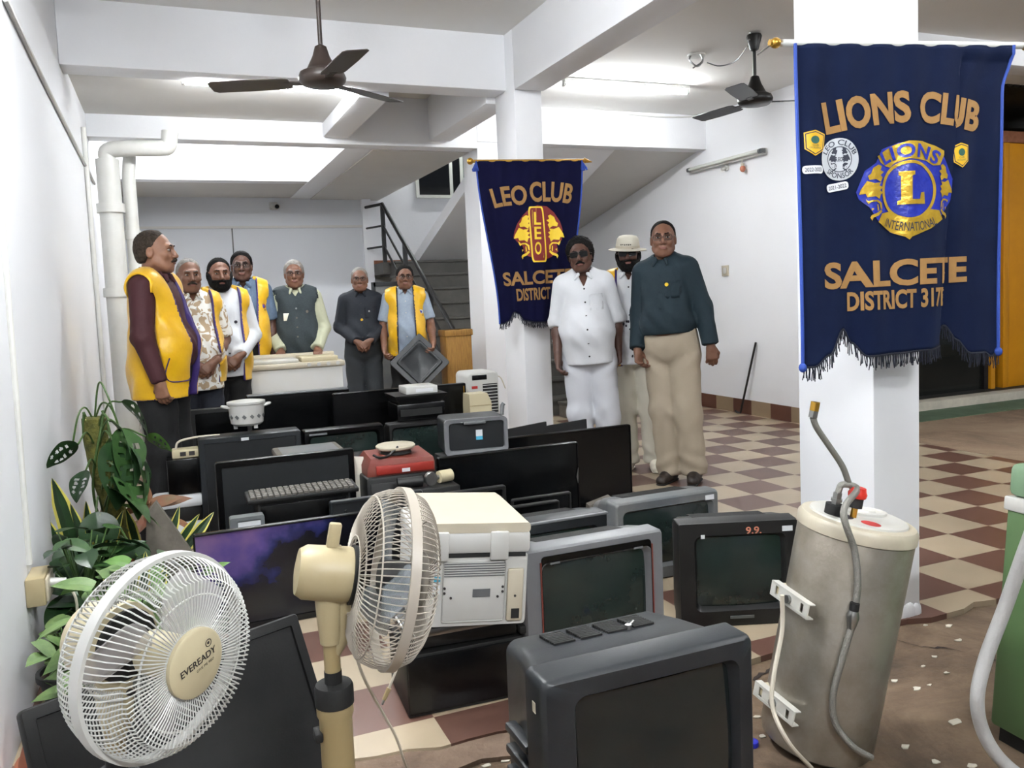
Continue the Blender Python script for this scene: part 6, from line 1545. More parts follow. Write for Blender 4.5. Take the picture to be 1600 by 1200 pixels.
# rod of the big banner
Lo = bn.L/2
rod = MB(); rod.cyl(bn.ex*(-Lo-0.06)+Vector((0, 0, 0.004))-bn.ey*0.012, bn.ex*(Lo+0.05)+Vector((0, 0, 0.004))-bn.ey*0.012, 0.012, seg=14); rod.build('rod', M_['rod_white'], bn.t)
for sg in (-1, 1):
    p = bn.ex*(sg*(Lo+0.065))-bn.ey*0.012+Vector((0, 0, 0.004))
    MB().ball(p, 0.021, 0.9, 0.9, 0.85).cyl(p-bn.ex*0.022, p+bn.ex*0.022, 0.012, seg=14).build('finial', M_['brass'], bn.t)
p = bn.ex*(-Lo-0.08)-bn.ey*0.012; MB().tube([p, p+bn.ex*-0.05+Vector((0, 0, -0.035))], 0.003, 6).build('hanging_wire', M_['steel'], bn.t)
q = Vector((2.385, 2.30, zt))-bn.t.location
MB().tube([-bn.ey*0.012, Vector((q.x*0.9+0.02, q.y+0.03, 0.0))], 0.006, 6).build('tie', M_['rod_white'], bn.t)
for sg in (-1, 1):
    u = sg*bn.W/2; vb = bot2(u); MB().ball(bn.surf(u, vb, 0.0), 0.014, 1, 1, 1.2, seg=10).build('corner_knot', M_['banner_edge'], bn.t)

# ---- smaller one on the centre pillar
A1 = at(744, 252, Y=5.51); B1 = at(909, 250, Y=5.38); zt = (A1.z+B1.z)/2; A1.z = zt; B1.z = zt
Wd1 = (B1-A1).length; H1 = at(760, 252, Y=5.5).z-at(762, 508, Y=5.5).z
def bot1(u):
    px = u/Wd1+0.5
    k = [(0.0, 1.0), (0.05, 1.0), (0.12, 0.985), (0.22, 0.93), (0.26, 0.94), (0.34, 0.985), (0.5, 1.0), (0.75, 1.0), (0.86, 0.97), (0.92, 0.93), (0.96, 0.96), (1.0, 0.98)]
    for (a, b), (c, d) in zip(k[:-1], k[1:]):
        if a <= px <= c+1e-9: return H1*(b+(d-b)*smooth(a, c, px))
    return H1
b1 = Banner('smaller dark blue banner with red lion emblem hung on the centre pillar', A1, B1, Wd1, H1, 0.31, [], bot1, 'banner_indigo'); b1.fl = 0.9
b1.build_cloth(90, 50)
def kx(py): return 1-0.31*smooth(0, 1, (py-252)/256)
def U1(px, py=252): return (px-(744+909)/2)/165*Wd1
V1 = lambda py: -(py-252)/256*H1
def word1(s, px0, px1, py0, py1, m, R=None, bold=0.03, off=0.003, rot=0.0, name='lettering', parent=None):
    k = kx((py0+py1)/2); cx0 = 826.5
    f = lambda px: (px-cx0)/k+cx0
    return word(b1, s, f(px0), f(px1), py0, py1, m, R, bold, off, name, rot, U=U1, VV=V1, parent=parent)
word1('LEO', 768, 819, 291, 322, 'gold_cloth', R=0.9, rot=0.07)
word1('CLUB', 826, 890, 285, 317, 'gold_cloth', R=0.9, rot=-0.05)
word1('SALCETE', 778, 888, 425, 447, 'gold_cloth', rot=0.02)
word1('DISTRICT 317B', 798, 882, 452, 472, 'gold_cloth', rot=0.02)
e1 = bpy.data.objects.new('emblem', None); C.objects.link(e1); e1.parent = b1.t
def p1(poly):
    out = []
    for x, y in poly: out.append((U1((x-826.5)/kx(y)+826.5), V1(y)))
    return out
red = [(796, 372), (798, 362), (803, 350), (812, 338), (822, 328), (835, 322), (850, 324), (862, 334), (870, 348), (874, 362), (872, 378), (864, 384), (866, 396), (856, 404), (846, 408), (838, 410), (826, 405), (814, 400), (810, 386), (802, 380)]
V, F = poly_grid(p1(red), 0.03); b1.add('ground', V, F, 'red_stitch', 0.003, e1, fine=False)
for mir, cx in ((1, 815), (-1, 858)):
    for p in lion_head(mir, 1.0):
        V, F = poly_grid(p1([(cx+x*46, 386-y*50) for x, y in p]), 0.03); b1.add('lion_head', V, F, 'yellow_stitch', 0.005, e1, fine=False)
q = rrect(1, 1, 0.12); bar = lambda k_: [(834+x*24*k_-(y)*3, 368-y*88*(1-(1-k_)*0.3)) for x, y in q]
V, F = poly_grid(p1(bar(1.0)), 0.03); b1.add('bar_outline', V, F, 'yellow_stitch', 0.0045, e1, fine=False)
V, F = poly_grid(p1(bar(0.82)), 0.03); b1.add('bar', V, F, 'red_stitch', 0.0055, e1, fine=False)
for ch, py in (('L', 353), ('E', 376), ('O', 400)):
    V, F = text_mesh(ch, 20/256*H1, 11/165*Wd1/kx(368), bold=0.02, sub=1); V[:, 0] -= (V[:, 0].max()+V[:, 0].min())/2
    b1.add('lettering', V, F, 'yellow_stitch', 0.007, e1, dx=U1((834-826.5)/kx(368)+826.5), dy=V1(py))
Lo = b1.L/2
MB().cyl(b1.ex*(-Lo-0.03)-b1.ey*0.012, b1.ex*(Lo+0.03)-b1.ey*0.012, 0.011, seg=12).build('rod', M_['brass'], b1.t)
MB().ball(b1.ex*(-Lo-0.04)-b1.ey*0.012, 0.024).build('finial', M_['brass'], b1.t)
MB().tube([b1.ex*(Lo+0.02)-b1.ey*0.012, b1.ex*(Lo+0.08)-b1.ey*0.012+Vector((0, 0, -0.01))], [0.02, 0.003], 10).build('finial', M_['brass'], b1.t)
for sg in (-1, 1):
    mb = MB(); r2 = random.Random(2)
    for k in range(8): mb.tube([b1.ex*(sg*Lo)+Vector((0, 0, -0.01)), b1.ex*(sg*(Lo+0.012)+r2.uniform(-.02, .02))+b1.ey*r2.uniform(0, 0.02)+Vector((0, 0, -0.06-0.02*r2.random()))], 0.006, 5)
    mb.build('ribbon', M_['banner_edge'], b1.t)
MB().tube([-b1.ey*0.012, Vector((0.0, 5.59-b1.t.location.y, 0.02))], 0.006, 6).build('tie', M_['brass'], b1.t)
# ------------------------------------------------------------------ people: signed-distance bodies turned into one smooth surface each
class Grid:
    def __init__(s, lo, hi, h):
        s.lo = np.array(lo, float); s.h = h
        s.ax = [np.arange(lo[i]-h, hi[i]+2*h, h) for i in range(3)]
        s.P = np.meshgrid(*s.ax, indexing='ij', sparse=False)
        s.X, s.Y, s.Z = [p.astype(np.float32) for p in s.P]
def cone(g, a, b, ra, rb):
    a = np.array(a, float); b = np.array(b, float); d = b-a; L2 = max(1e-9, d@d)
    t = np.clip(((g.X-a[0])*d[0]+(g.Y-a[1])*d[1]+(g.Z-a[2])*d[2])/L2, 0, 1)
    return np.sqrt((g.X-a[0]-t*d[0])**2+(g.Y-a[1]-t*d[1])**2+(g.Z-a[2]-t*d[2])**2)-(ra+(rb-ra)*t)
def ell(g, c, r, M=None):
    x, y, z = g.X-c[0], g.Y-c[1], g.Z-c[2]
    if M is not None:
        M = np.array(M); x, y, z = [M[0][i]*x+M[1][i]*y+M[2][i]*z for i in range(3)]
    q = np.sqrt((x/r[0])**2+(y/r[1])**2+(z/r[2])**2)
    q2 = np.sqrt((x/r[0]**2)**2+(y/r[1]**2)**2+(z/r[2]**2)**2)+1e-6
    return q*(q-1)/q2
def flat_cone(g, a, b, ra, rb, ky):
    """tapered capsule squeezed in y by ky (for torsos and skirts)"""
    a = np.array(a, float); b = np.array(b, float); d = b-a; L2 = max(1e-9, d@d)
    t = np.clip(((g.X-a[0])*d[0]+(g.Y-a[1])*d[1]+(g.Z-a[2])*d[2])/L2, 0, 1)
    return (np.sqrt((g.X-a[0]-t*d[0])**2+((g.Y-a[1]-t*d[1])/ky)**2+(g.Z-a[2]-t*d[2])**2)-(ra+(rb-ra)*t))*min(1, ky)
def smin(a, b, k):
    h = np.clip(0.5+0.5*(b-a)/k, 0, 1)
    return b*(1-h)+a*h-k*h*(1-h)
def smax(a, b, k): return -smin(-a, -b, k)
def blend(ds, k):
    d = ds[0]
    for e in ds[1:]: d = smin(d, e, k)
    return d
def nets(g, d):
    """naive surface nets: smooth quads around the zero level of d"""
    s = d < 0; nx, ny, nz = s.shape
    c = [s[i:nx-1+i, j:ny-1+j, k:nz-1+k] for i in (0, 1) for j in (0, 1) for k in (0, 1)]
    n = sum(q.astype(np.int8) for q in c); act = (n > 0) & (n < 8)
    I = np.argwhere(act)
    if len(I) == 0: return np.zeros((0, 3)), []
    idx = -np.ones(act.shape, int); idx[tuple(I.T)] = np.arange(len(I))
    cor = np.array([(i, j, k) for i in (0, 1) for j in (0, 1) for k in (0, 1)])
    vals = np.stack([d[I[:, 0]+o[0], I[:, 1]+o[1], I[:, 2]+o[2]] for o in cor], 1)
    acc = np.zeros((len(I), 3)); cnt = np.zeros(len(I))
    for p in range(8):
        for q in range(p+1, 8):
            if abs(cor[p]-cor[q]).sum() != 1: continue
            a, b = vals[:, p], vals[:, q]; m = (a < 0) != (b < 0)
            t = np.where(m, a/(a-b+1e-12), 0)
            acc += np.where(m[:, None], cor[p]+t[:, None]*(cor[q]-cor[p]), 0); cnt += m
    V = (I+acc/cnt[:, None])*g.h+np.array([q[0] for q in g.ax])
    F = []
    for ax_ in range(3):
        sl = [slice(1, -1)]*3
        a = [slice(1, n_-1) for n_ in s.shape]; b = list(a)
        a[ax_] = slice(0, s.shape[ax_]-1); b[ax_] = slice(1, s.shape[ax_])
        ch = s[tuple(a)] != s[tuple(b)]; E = np.argwhere(ch)
        if len(E) == 0: continue
        off = np.array([1, 1, 1]); off[ax_] = 0; E = E+off
        u, v = [(1, 2), (2, 0), (0, 1)][ax_]
        def cell(du, dv):
            Q = E.copy(); Q[:, u] -= du; Q[:, v] -= dv; return idx[Q[:, 0], Q[:, 1], Q[:, 2]]
        q = np.stack([cell(0, 0), cell(1, 0), cell(1, 1), cell(0, 1)], 1)
        ins = s[E[:, 0], E[:, 1], E[:, 2]]
        q[ins] = q[ins][:, ::-1]
        F.append(q[(q >= 0).all(1)])
    return V, np.concatenate(F) if F else []

def face_mesh(name, pieces, mats, parent, pick=None, smooth=180):
    """pieces: list of (V, F) joined into one mesh; pick(centres)->material index"""
    Vs, Fs, n = [], [], 0
    for V, F in pieces:
        if len(V) == 0: continue
        Vs.append(V); Fs.append(np.array(F)+n); n += len(V)
    V = np.concatenate(Vs); F = np.concatenate(Fs)
    me = bpy.data.meshes.new(name); me.from_pydata(V.tolist(), [], F.tolist())
    for m in mats: me.materials.append(m)
    if pick is not None:
        cen = V[F].mean(1); me.polygons.foreach_set('material_index', pick(cen).astype(np.int32))
    me.update()
    return link(name, me, parent, smooth)

def rot3(yaw, pitch, roll=0):
    return np.array(Euler((pitch, roll, yaw), 'XYZ').to_matrix())

def hand_sdf(w, d, n, curl, s=1.0, h=0.0042, side=1, spread=1.0):
    """w wrist, d pointing direction, n palm normal (the way the palm looks), side = +1 puts the thumb on the left of d seen with the palm facing us"""
    w = np.array(w, float); d = np.array(d, float); d /= np.linalg.norm(d); n = np.array(n, float); n -= d*(n@d); n /= np.linalg.norm(n)
    x = np.cross(d, n)*side
    g = Grid(w-0.17*s, w+0.17*s, h)
    L = lambda a, b, c: w+s*(x*a+d*b+n*c)
    D = cone(g, L(0, -0.035, 0), L(0, 0.02, 0), 0.026*s, 0.025*s)
    for k, xx in enumerate((-0.027, -0.009, 0.009, 0.027)):
        D = smin(D, cone(g, L(xx*0.55, 0.012, 0), L(xx, 0.082-0.004*abs(k-1.3), 0), 0.016*s, 0.0125*s), 0.012*s)
    lens = (0.074, 0.082, 0.076, 0.060)
    for k, xx in enumerate((0.028, 0.0095, -0.009, -0.0275)):      # index .. little (thumb side is +x)
        p = np.array([xx, 0.082-0.004*abs(k-1), 0.0]); a = 0.25+curl*0.75+0.06*k*curl
        sp = (xx*1.2)*spread
        for j, (fr, r0, r1) in enumerate(((0.45, 0.0105, 0.0095), (0.30, 0.0095, 0.0085), (0.25, 0.0085, 0.007))):
            q = p+lens[k]*fr*np.array([sp if j == 0 else 0, math.cos(a), math.sin(a)])
            D = smin(D, cone(g, L(*p), L(*q), r0*s, r1*s), 0.0035*s); p = q; a += curl*0.85
    t0 = np.array([0.024, 0.022, 0.008]); t1 = np.array([0.047, 0.048, 0.020+0.01*curl]); t2 = np.array([0.050-0.012*curl, 0.075, 0.030+0.018*curl]); t3 = np.array([0.045-0.026*curl, 0.094, 0.034+0.024*curl])
    for a, b, r0, r1 in ((t0, t1, 0.017, 0.0125), (t1, t2, 0.0115, 0.0105), (t2, t3, 0.0105, 0.008)): D = smin(D, cone(g, L(*a), L(*b), r0*s, r1*s), 0.006*s)
    return nets(g, D)

def person(label, x, y, yaw, H=1.68, skin='skin_brown', hair='hair_black', hairstyle='short', belly=0.3, broad=1.0, head=(0, 0, 0),
           arms=None, legs=0.0, top=None, bottom=None, vest=None, extras=(), group=None, z=0.0, lean=0.0, curlL=0.55, curlR=0.55, chest=1.0):
    """local frame: facing -y, the person's right hand on -x. arms = dict(L=(elbow, wrist, hand dir, palm normal), R=...)"""
    t = thing('person', label, 'person', (x, y, z), (0, lean, yaw), group)
    S = H/1.70; b = belly; bw = broad
    ex = []
    sh = {}
    for sd, s_ in (('L', 1), ('R', -1)):
        shp = np.array([s_*0.158*bw, 0.012, 1.398])
        el, wr, hd, pn = arms[sd]
        sh[sd] = (shp, np.array(el, float), np.array(wr, float), np.array(hd, float), np.array(pn, float), s_)
    fx = lambda s_: s_*(0.092+legs)
    hip = lambda s_: np.array([s_*0.082*bw, 0.005, 0.90]); kn = lambda s_: np.array([fx(s_)*1.0, -0.012, 0.48]); an = lambda s_: np.array([fx(s_)*1.04, 0.02, 0.085])
    def torso(g, off=0.0):
        D = ell(g, (0, 0.01, 0.94), (0.153*bw+off, 0.118+off+0.02*b, 0.15+off))
        D = smin(D, ell(g, (0, -0.005-0.02*b, 1.08), (0.134*bw+0.028*b+off, 0.108+0.05*b+off, 0.17+off)), 0.08)
        if b > 0.2: D = smin(D, ell(g, (0, -0.04-0.05*b, 1.06), (0.13+0.03*b+off, 0.09+0.06*b+off, 0.12+off)), 0.08)
        D = smin(D, ell(g, (0, 0.0, 1.27), (0.153*bw*chest+off, 0.112+0.012*b+off, 0.175+off)), 0.07)
        D = smin(D, cone(g, (-0.132*bw, 0.012, 1.395), (0.132*bw, 0.012, 1.395), 0.058+off, 0.058+off), 0.06)
        for s_ in (-1, 1): D = smin(D, cone(g, (s_*0.12*bw, 0.018, 1.415), (s_*0.02, 0.022, 1.475), 0.04+off, 0.042+off), 0.04)
        return D
    def arm(g, sd, off, upto=1.0, k=0.03):
        shp, el, wr, hd, pn, s_ = sh[sd]
        D = cone(g, shp, el, 0.052+off, 0.043+off)
        if upto >= 1.0: D = smin(D, cone(g, el, wr, 0.042+off, 0.030+off*0.9), k)
        elif upto > 0.5:
            q = el+(wr-el)*(upto-0.5)*2; D = smin(D, cone(g, el, q, 0.042+off, 0.036+off), k)
        else:
            q = shp+(el-shp)*upto*2; D = cone(g, shp, q, 0.054+off, 0.050+off*1.25)
        return D
    def leg(g, s_, off, off2, foot=True):
        D = cone(g, hip(s_), kn(s_), 0.088+off+0.012*b, 0.056+off*1.1)
        D = smin(D, cone(g, kn(s_), an(s_), 0.055+off*1.1, 0.042+off2), 0.04)
        return D
    sc = lambda VF: (VF[0]*S, VF[1])
    # ---- body
    pieces = []
    g = Grid((-0.34, -0.26, 0.05), (0.34, 0.22, 1.50), 0.016)
    D = torso(g, -0.004)
    for s_ in (-1, 1): D = smin(D, leg(g, s_, -0.006, -0.004), 0.03)
    for sd in 'LR': D = smin(D, arm(g, sd, -0.004, 0.5), 0.02)
    pieces.append(sc(nets(g, D)))
    for sd in 'LR':
        shp, el, wr, hd, pn, s_ = sh[sd]
        lo = np.minimum(np.minimum(el, wr), shp+(el-shp)*0.3)-0.07; hi = np.maximum(np.maximum(el, wr), shp+(el-shp)*0.3)+0.07
        g = Grid(lo, hi, 0.0085)
        hdn = hd/np.linalg.norm(hd)
        D = smin(cone(g, shp+(el-shp)*0.3, el, 0.046, 0.039), cone(g, el, el+(wr-el)*0.35, 0.040, 0.041), 0.02)
        D = smin(D, cone(g, el+(wr-el)*0.3, wr, 0.040, 0.027), 0.02)
        pieces.append(sc(nets(g, D)))
        pieces.append(sc(hand_sdf(wr, hd, pn, curlL if sd == 'L' else curlR, 1.0, side=-s_ if np.dot(np.cross(hd, pn), np.array([1, 0, 0])) == 99 else s_*1)))
    # ---- head in its own frame
    hy, hp, hr = head
    R3 = rot3(hy, hp, hr); piv = np.array([0, 0.012, 1.50]); hc = np.array([0, -0.012, 1.595])
    toW = lambda P: (np.asarray(P)-piv)@R3.T+piv
    g = Grid((-0.115, -0.155, 1.395), (0.115, 0.125, 1.735), 0.0055)
    def E(c, r): return ell(g, hc+np.array(c), r)
    def Cn(a, bb, ra, rb): return cone(g, hc+np.array(a), hc+np.array(bb), ra, rb)
    skull = E((0, 0.018, 0.035), (0.074, 0.094, 0.082))
    D = smin(skull, E((0, -0.022, -0.035), (0.060, 0.070, 0.078)), 0.04)
    D = smin(D, Cn((0, -0.070, -0.098), (0, -0.066, -0.088), 0.020, 0.026), 0.03)
    for s_ in (-1, 1):
        D = smin(D, Cn((s_*0.052, -0.01, -0.06), (s_*0.03, -0.055, -0.09), 0.022, 0.02), 0.03)
        D = smin(D, E((s_*0.038, -0.062, -0.022), (0.024, 0.022, 0.022)), 0.02)
    D = smin(D, Cn((-0.036, -0.078, 0.028), (0.036, -0.078, 0.028), 0.013, 0.013), 0.018)
    for s_ in (-1, 1): D = smax(D, -E((s_*0.031, -0.096, 0.008), (0.020, 0.018, 0.012)), 0.012)
    D = smin(D, Cn((0, -0.086, 0.016), (0, -0.108, -0.026), 0.009, 0.013), 0.012)
    for s_ in (-1, 1): D = smin(D, E((s_*0.013, -0.096, -0.031), (0.010, 0.011, 0.008)), 0.008)
    D = smin(D, Cn((-0.016, -0.088, -0.058), (0.016, -0.088, -0.058), 0.010, 0.010), 0.012)
    D = smax(D, -Cn((-0.024, -0.102, -0.0615), (0.024, -0.102, -0.0615), 0.0045, 0.0045), 0.004)
    for s_ in (-1, 1):
        D = smin(D, E((s_*0.077, 0.012, -0.008), (0.010, 0.020, 0.031)), 0.010)
        D = smax(D, -E((s_*0.086, 0.006, -0.006), (0.006, 0.010, 0.016)), 0.006)
    headD = D
    D = smin(D, cone(g, (0, 0.022, 1.40), hc+np.array([0, 0.025, -0.07]), 0.058, 0.054), 0.03)
    V, F = nets(g, D); V = toW(V)
    # keep the neck foot still
    pieces.append((V*S, F))
    face_mesh('body', pieces, [M_[skin]], t)
    # lips, eyes, brows
    def headpart(name, shapes, m, kk=0.004):
        D_ = blend(shapes, kk); V_, F_ = nets(g, D_)
        if len(V_): return face_mesh(name, [(toW(V_)*S, F_)], [M_[m]], t)
    def hb_(name, m, items):
        mb = MB()
        for c, r in items:
            p = toW(hc+np.array(c))*S; mb.ball(p, S, r[0], r[1], r[2], seg=12)
        return mb.build(name, M_[m], t, smooth=180)
    headpart('lips', [Cn((-0.02, -0.0955, -0.0565), (0.02, -0.0955, -0.0565), 0.0045, 0.0045), Cn((-0.016, -0.0945, -0.0665), (0.016, -0.0945, -0.0665), 0.0055, 0.0055)], 'lip')
    for s_ in (-1, 1):
        e_ = hb_('eye', 'eye_white', [((s_*0.031, -0.077, 0.007), (0.0125, 0.0105, 0.0058))])
        hb_('iris', 'eye_dark', [((s_*0.031, -0.0852, 0.0075), (0.0062, 0.0035, 0.0056))])
        headpart('eyebrow', [Cn((s_*0.014, -0.094, 0.029), (s_*0.034, -0.092, 0.033), 0.0045, 0.0045), Cn((s_*0.034, -0.092, 0.033), (s_*0.050, -0.078, 0.028), 0.0045, 0.003)], 'hair_grey' if hair == 'hair_grey' else 'hair_black')
    X, Y_, Z_ = g.X-hc[0], g.Y-hc[1], g.Z-hc[2]
    rng = np.sin(X*210+Y_*130)*np.sin(Y_*190-Z_*120)*np.sin(Z_*230+X*90)
    # hair
    if hairstyle:
        th = {'short': 0.012, 'receding': 0.007, 'thin': 0.008, 'curly': 0.024}[hairstyle]
        line = {'short': 0.084, 'receding': 0.112, 'thin': 0.096, 'curly': 0.072}[hairstyle]
        # hair lies above and behind a slanting plane from the forehead to the ear, thinning out towards it
        front = (-(Z_-line)-(Y_+0.055)*1.75)*0.55
        ramp = np.clip(-front/0.030, 0.12, 1.0)
        D_ = skull-th*ramp
        if hairstyle == 'curly': D_ = smin(D_, E((0, 0.03, -0.02), (0.085, 0.085, 0.075)), 0.03)+0.009*rng+0.004*np.sin(X*340)*np.sin(Y_*320)*np.sin(Z_*360)
        else: D_ = smin(D_, E((0, 0.045, -0.015), (0.070+th, 0.060+th, 0.075)), 0.03)+0.0028*rng
        D_ = smax(D_, front, 0.005)
        # sideburn gap: nothing below the ear lobes
        D_ = smax(D_, -(Z_+0.062), 0.006)
        headpart('hair', [D_], hair)
    for e in extras:
        k = e[0]
        if k == 'moustache':
            headpart('moustache', [Cn((s_*0.003, -0.103, -0.046), (s_*0.029, -0.091, -0.058), 0.0095, 0.006) for s_ in (-1, 1)], e[1])
        elif k == 'beard':
            D_ = headD-0.009+0.0015*rng
            D_ = smax(D_, (Z_+0.040-1.1*np.maximum(0, Y_+0.05)*1.0), 0.006)
            D_ = smax(D_, Y_-0.012, 0.006)
            D_ = smax(D_, -Cn((-0.017, -0.104, -0.061), (0.017, -0.104, -0.061), 0.010, 0.010), 0.004)
            D_ = smax(D_, -(Z_+0.145), 0.01)
            headpart('beard', [D_], e[1])
        elif k in ('glasses', 'sunglasses'):
            mb = MB(); fm = M_['frame_dark']
            hw, hh = (0.025, 0.017) if k == 'glasses' else (0.029, 0.019)
            for s_ in (-1, 1):
                q = [toW(hc+np.array([s_*0.032+px_, -0.103+abs(px_+s_*0.032)*0.12, 0.006+pz_]))*S for px_, pz_ in rrect(hw*2, hh*2, 0.009)]
                mb.tube(q+[q[0]], 0.0016, 6)
                mb.tube([toW(hc+np.array([s_*(0.032+hw), -0.097, 0.010]))*S, toW(hc+np.array([s_*0.079, -0.07, 0.010]))*S, toW(hc+np.array([s_*0.083, 0.01, 0.008]))*S], 0.0018, 6)
            mb.tube([toW(hc+np.array([-0.008, -0.104, 0.010]))*S, toW(hc+np.array([0.008, -0.104, 0.010]))*S], 0.0016, 6)
            o = mb.build(k, fm, t)
            for s_ in (-1, 1):
                lb = MB(); q0 = [(px_*0.96, pz_*0.96) for px_, pz_ in rrect(hw*2, hh*2, 0.009)]
                lb.rings([[toW(hc+np.array([s_*0.032+px_, yy+abs(px_+s_*0.032)*0.12, 0.006+pz_]))*S for px_, pz_ in q0] for yy in (-0.1035, -0.1022)])
                lb.build('lens', M_['lens_dark' if k == 'sunglasses' else 'lens_clear'], o)
        elif k == 'hat':
            Mh = Matrix(np.vstack([np.hstack([R3, ((np.eye(3)-R3)@piv)[:, None]]), [0, 0, 0, 1]]).tolist())
            Mh = Matrix.Scale(S, 4) @ Mh @ Matrix.Translation(Vector(hc+np.array([0, 0.008, 0.046]))) @ Matrix.Rotation(0.12, 4, 'X') @ Matrix.Rotation(0.08, 4, 'Y') @ Matrix.Diagonal((0.90, 1.06, 1, 1))
            o = MB().lathe([(0.093, -0.002), (0.15, -0.012), (0.156, -0.008), (0.15, -0.004), (0.098, 0.004), (0.094, 0.04), (0.086, 0.072), (0.070, 0.090), (0.04, 0.097), (0.001, 0.096)], Mh, 36).build('hat', M_['cream_trouser'], t)
            MB().lathe([(0.0985, 0.004), (0.0985, 0.022), (0.0965, 0.022), (0.0965, 0.004)], Mh, 36).build('hat_band', M_['old_white'], o)
            lt = MB()
            for k_ in range(6):
                a_ = -PI/2-0.55+0.16*k_; w_ = 0.0985; lt.box(-0.004, 0.004, -0.001, 0.001, -0.004+0.002*(k_ % 2), 0.005, M=Mh @ Matrix.Translation((w_*math.cos(a_), w_*math.sin(a_), 0.032)) @ Matrix.Rotation(a_+PI/2, 4, 'Z'))
            lt.build('printed_marks', M_['print_dark'], o, kind='stuff')
    # ---- clothes
    if bottom:
        m, w, hem = bottom['m'], bottom.get('w', 0.016), bottom.get('hem', 0.05)
        g2 = Grid((-0.32, -0.28, 0.0), (0.32, 0.24, 1.10), 0.012)
        D = ell(g2, (0, 0.01, 0.94), (0.152*bw+w, 0.122+w+0.02*b, 0.16))
        D = smin(D, flat_cone(g2, (0, -0.01*b, 0.94), (0, -0.015*b, 1.06), 0.140*bw+w, 0.134*bw+w+0.02*b, 0.82), 0.05)
        for s_ in (-1, 1):
            q = cone(g2, hip(s_)+np.array([0, 0, -0.02]), kn(s_), 0.084+w+0.012*b, 0.062+w)
            q = smin(q, cone(g2, kn(s_), an(s_)+np.array([0, 0.01, -0.08]), 0.062+w, 0.056+w*1.15), 0.05)
            D = smin(D, q, 0.012)
        fold = 0.005*np.sin(g2.Z*38+g2.X*18+np.sin(g2.X*25)*2)*np.exp(-((g2.Z-0.46)/0.16)**2)+0.007*np.sin(g2.Z*55+np.abs(g2.X)*30)*np.exp(-((g2.Z-0.13)/0.09)**2)+0.006*np.sin(g2.Z*45-np.abs(g2.X)*40)*np.exp(-((g2.Z-0.80)/0.08)**2)
        D = D+fold
        D = smax(D, hem-g2.Z, 0.006); D = smax(D, g2.Z-bottom.get('waist', 1.045), 0.006)
        face_mesh('trousers', [sc(nets(g2, D))], [M_[m]], t)
        if bottom.get('belt'):
            q = MB(); n = 40; R_ = []
            for zz, o_ in ((1.018, 0.0), (1.020, 0.006), (1.048, 0.006), (1.050, 0.0)):
                R_.append([Vector(((0.137*bw+0.03*b+w+o_)*math.cos(2*PI*k/n), -0.014*b+(0.118+w+0.028*b+o_)*math.sin(2*PI*k/n), zz))*S for k in range(n)])
            q.rings(R_, True, False, False); bl_ = q.build('belt', M_['belt'], t)
            yb = -(0.118+w+0.042*b+0.008)
            MB().box(-0.022*S, 0.022*S, (yb-0.004)*S, (yb+0.004)*S, 1.016*S, 1.052*S, bev=0.003).build('buckle', M_['steel'], bl_)
    if bottom is not None and bottom.get('shoes'):
        for s_ in (-1, 1):
            a = an(s_); g3 = Grid(a+np.array([-0.08, -0.22, -0.09]), a+np.array([0.08, 0.10, 0.06]), 0.007)
            D = smin(cone(g3, a+np.array([0, 0.035, -0.042]), a+np.array([s_*0.022, -0.13, -0.055]), 0.042, 0.036), cone(g3, a+np.array([0, 0.02, -0.02]), a+np.array([s_*0.01, -0.06, -0.035]), 0.043, 0.036), 0.03)
            D = smax(D, 0.012-g3.Z, 0.004)
            sh_ = face_mesh('shoe', [sc(nets(g3, D))], [M_[bottom['shoes']]], t)
            D = smax(smin(cone(g3, a+np.array([0, 0.035, -0.06]), a+np.array([s_*0.022, -0.13, -0.06]), 0.046, 0.040), 9+0*g3.X, 0.01), g3.Z-0.016, 0.004); D = smax(D, 0.001-g3.Z, 0.002)
            face_mesh('sole', [sc(nets(g3, D))], [M_['shoe_white' if bottom['shoes'] == 'shoe_white' else 'rubber']], sh_)
    if top:
        m, off, hem = top['m'], top.get('off', 0.012), top.get('hem', 0.86)
        lo = np.array([-0.30, -0.30, hem-0.02]); hi = np.array([0.30, 0.24, 1.52])
        for sd in 'LR':
            pts = [sh[sd][0], sh[sd][1]]+([sh[sd][2]] if top['sleeve'] > 0.5 else [])
            for p in pts: lo = np.minimum(lo, p-0.085); hi = np.maximum(hi, p+0.085)
        g4 = Grid(lo, hi, 0.0105)
        D = torso(g4, off)
        if top.get('skirt'):
            D = smin(D, flat_cone(g4, (0, -0.005-0.03*b, 1.08), (0, -0.005-0.015*b, hem-0.05), 0.140*bw+0.035*b+off, 0.150*bw+0.025*b+off, 0.82+0.12*b), 0.05)
        body_part = D
        D = D+0.005*np.sin(g4.Z*40+g4.X*30+2*np.sin(g4.X*14))*np.exp(-((g4.Z-1.08)/0.13)**2)+0.003*np.sin(g4.X*55+g4.Z*12)*np.exp(-((g4.Z-hem)/0.15)**2)
        D = smax(D, hem-g4.Z, 0.006)
        V_open = top.get('open', 0.0)
        for sd in 'LR':
            A = arm(g4, sd, off+0.002, top['sleeve'])
            shp, el, wr = sh[sd][:3]
            A = A+0.003*np.sin((g4.X+g4.Y*0.7+g4.Z)*75)*np.exp(-((g4.X-el[0])**2+(g4.Y-el[1])**2+(g4.Z-el[2])**2)/0.008)
            D = smin(D, A, 0.022)
            # flat sleeve end
            if top['sleeve'] <= 0.5: q = shp+(el-shp)*top['sleeve']*2; dn = (el-shp)/np.linalg.norm(el-shp)
            else: q = el+(wr-el)*min(1.0, (top['sleeve']-0.5)*2); dn = (wr-el)/np.linalg.norm(wr-el)
            pl = (g4.X-q[0])*dn[0]+(g4.Y-q[1])*dn[1]+(g4.Z-q[2])*dn[2]
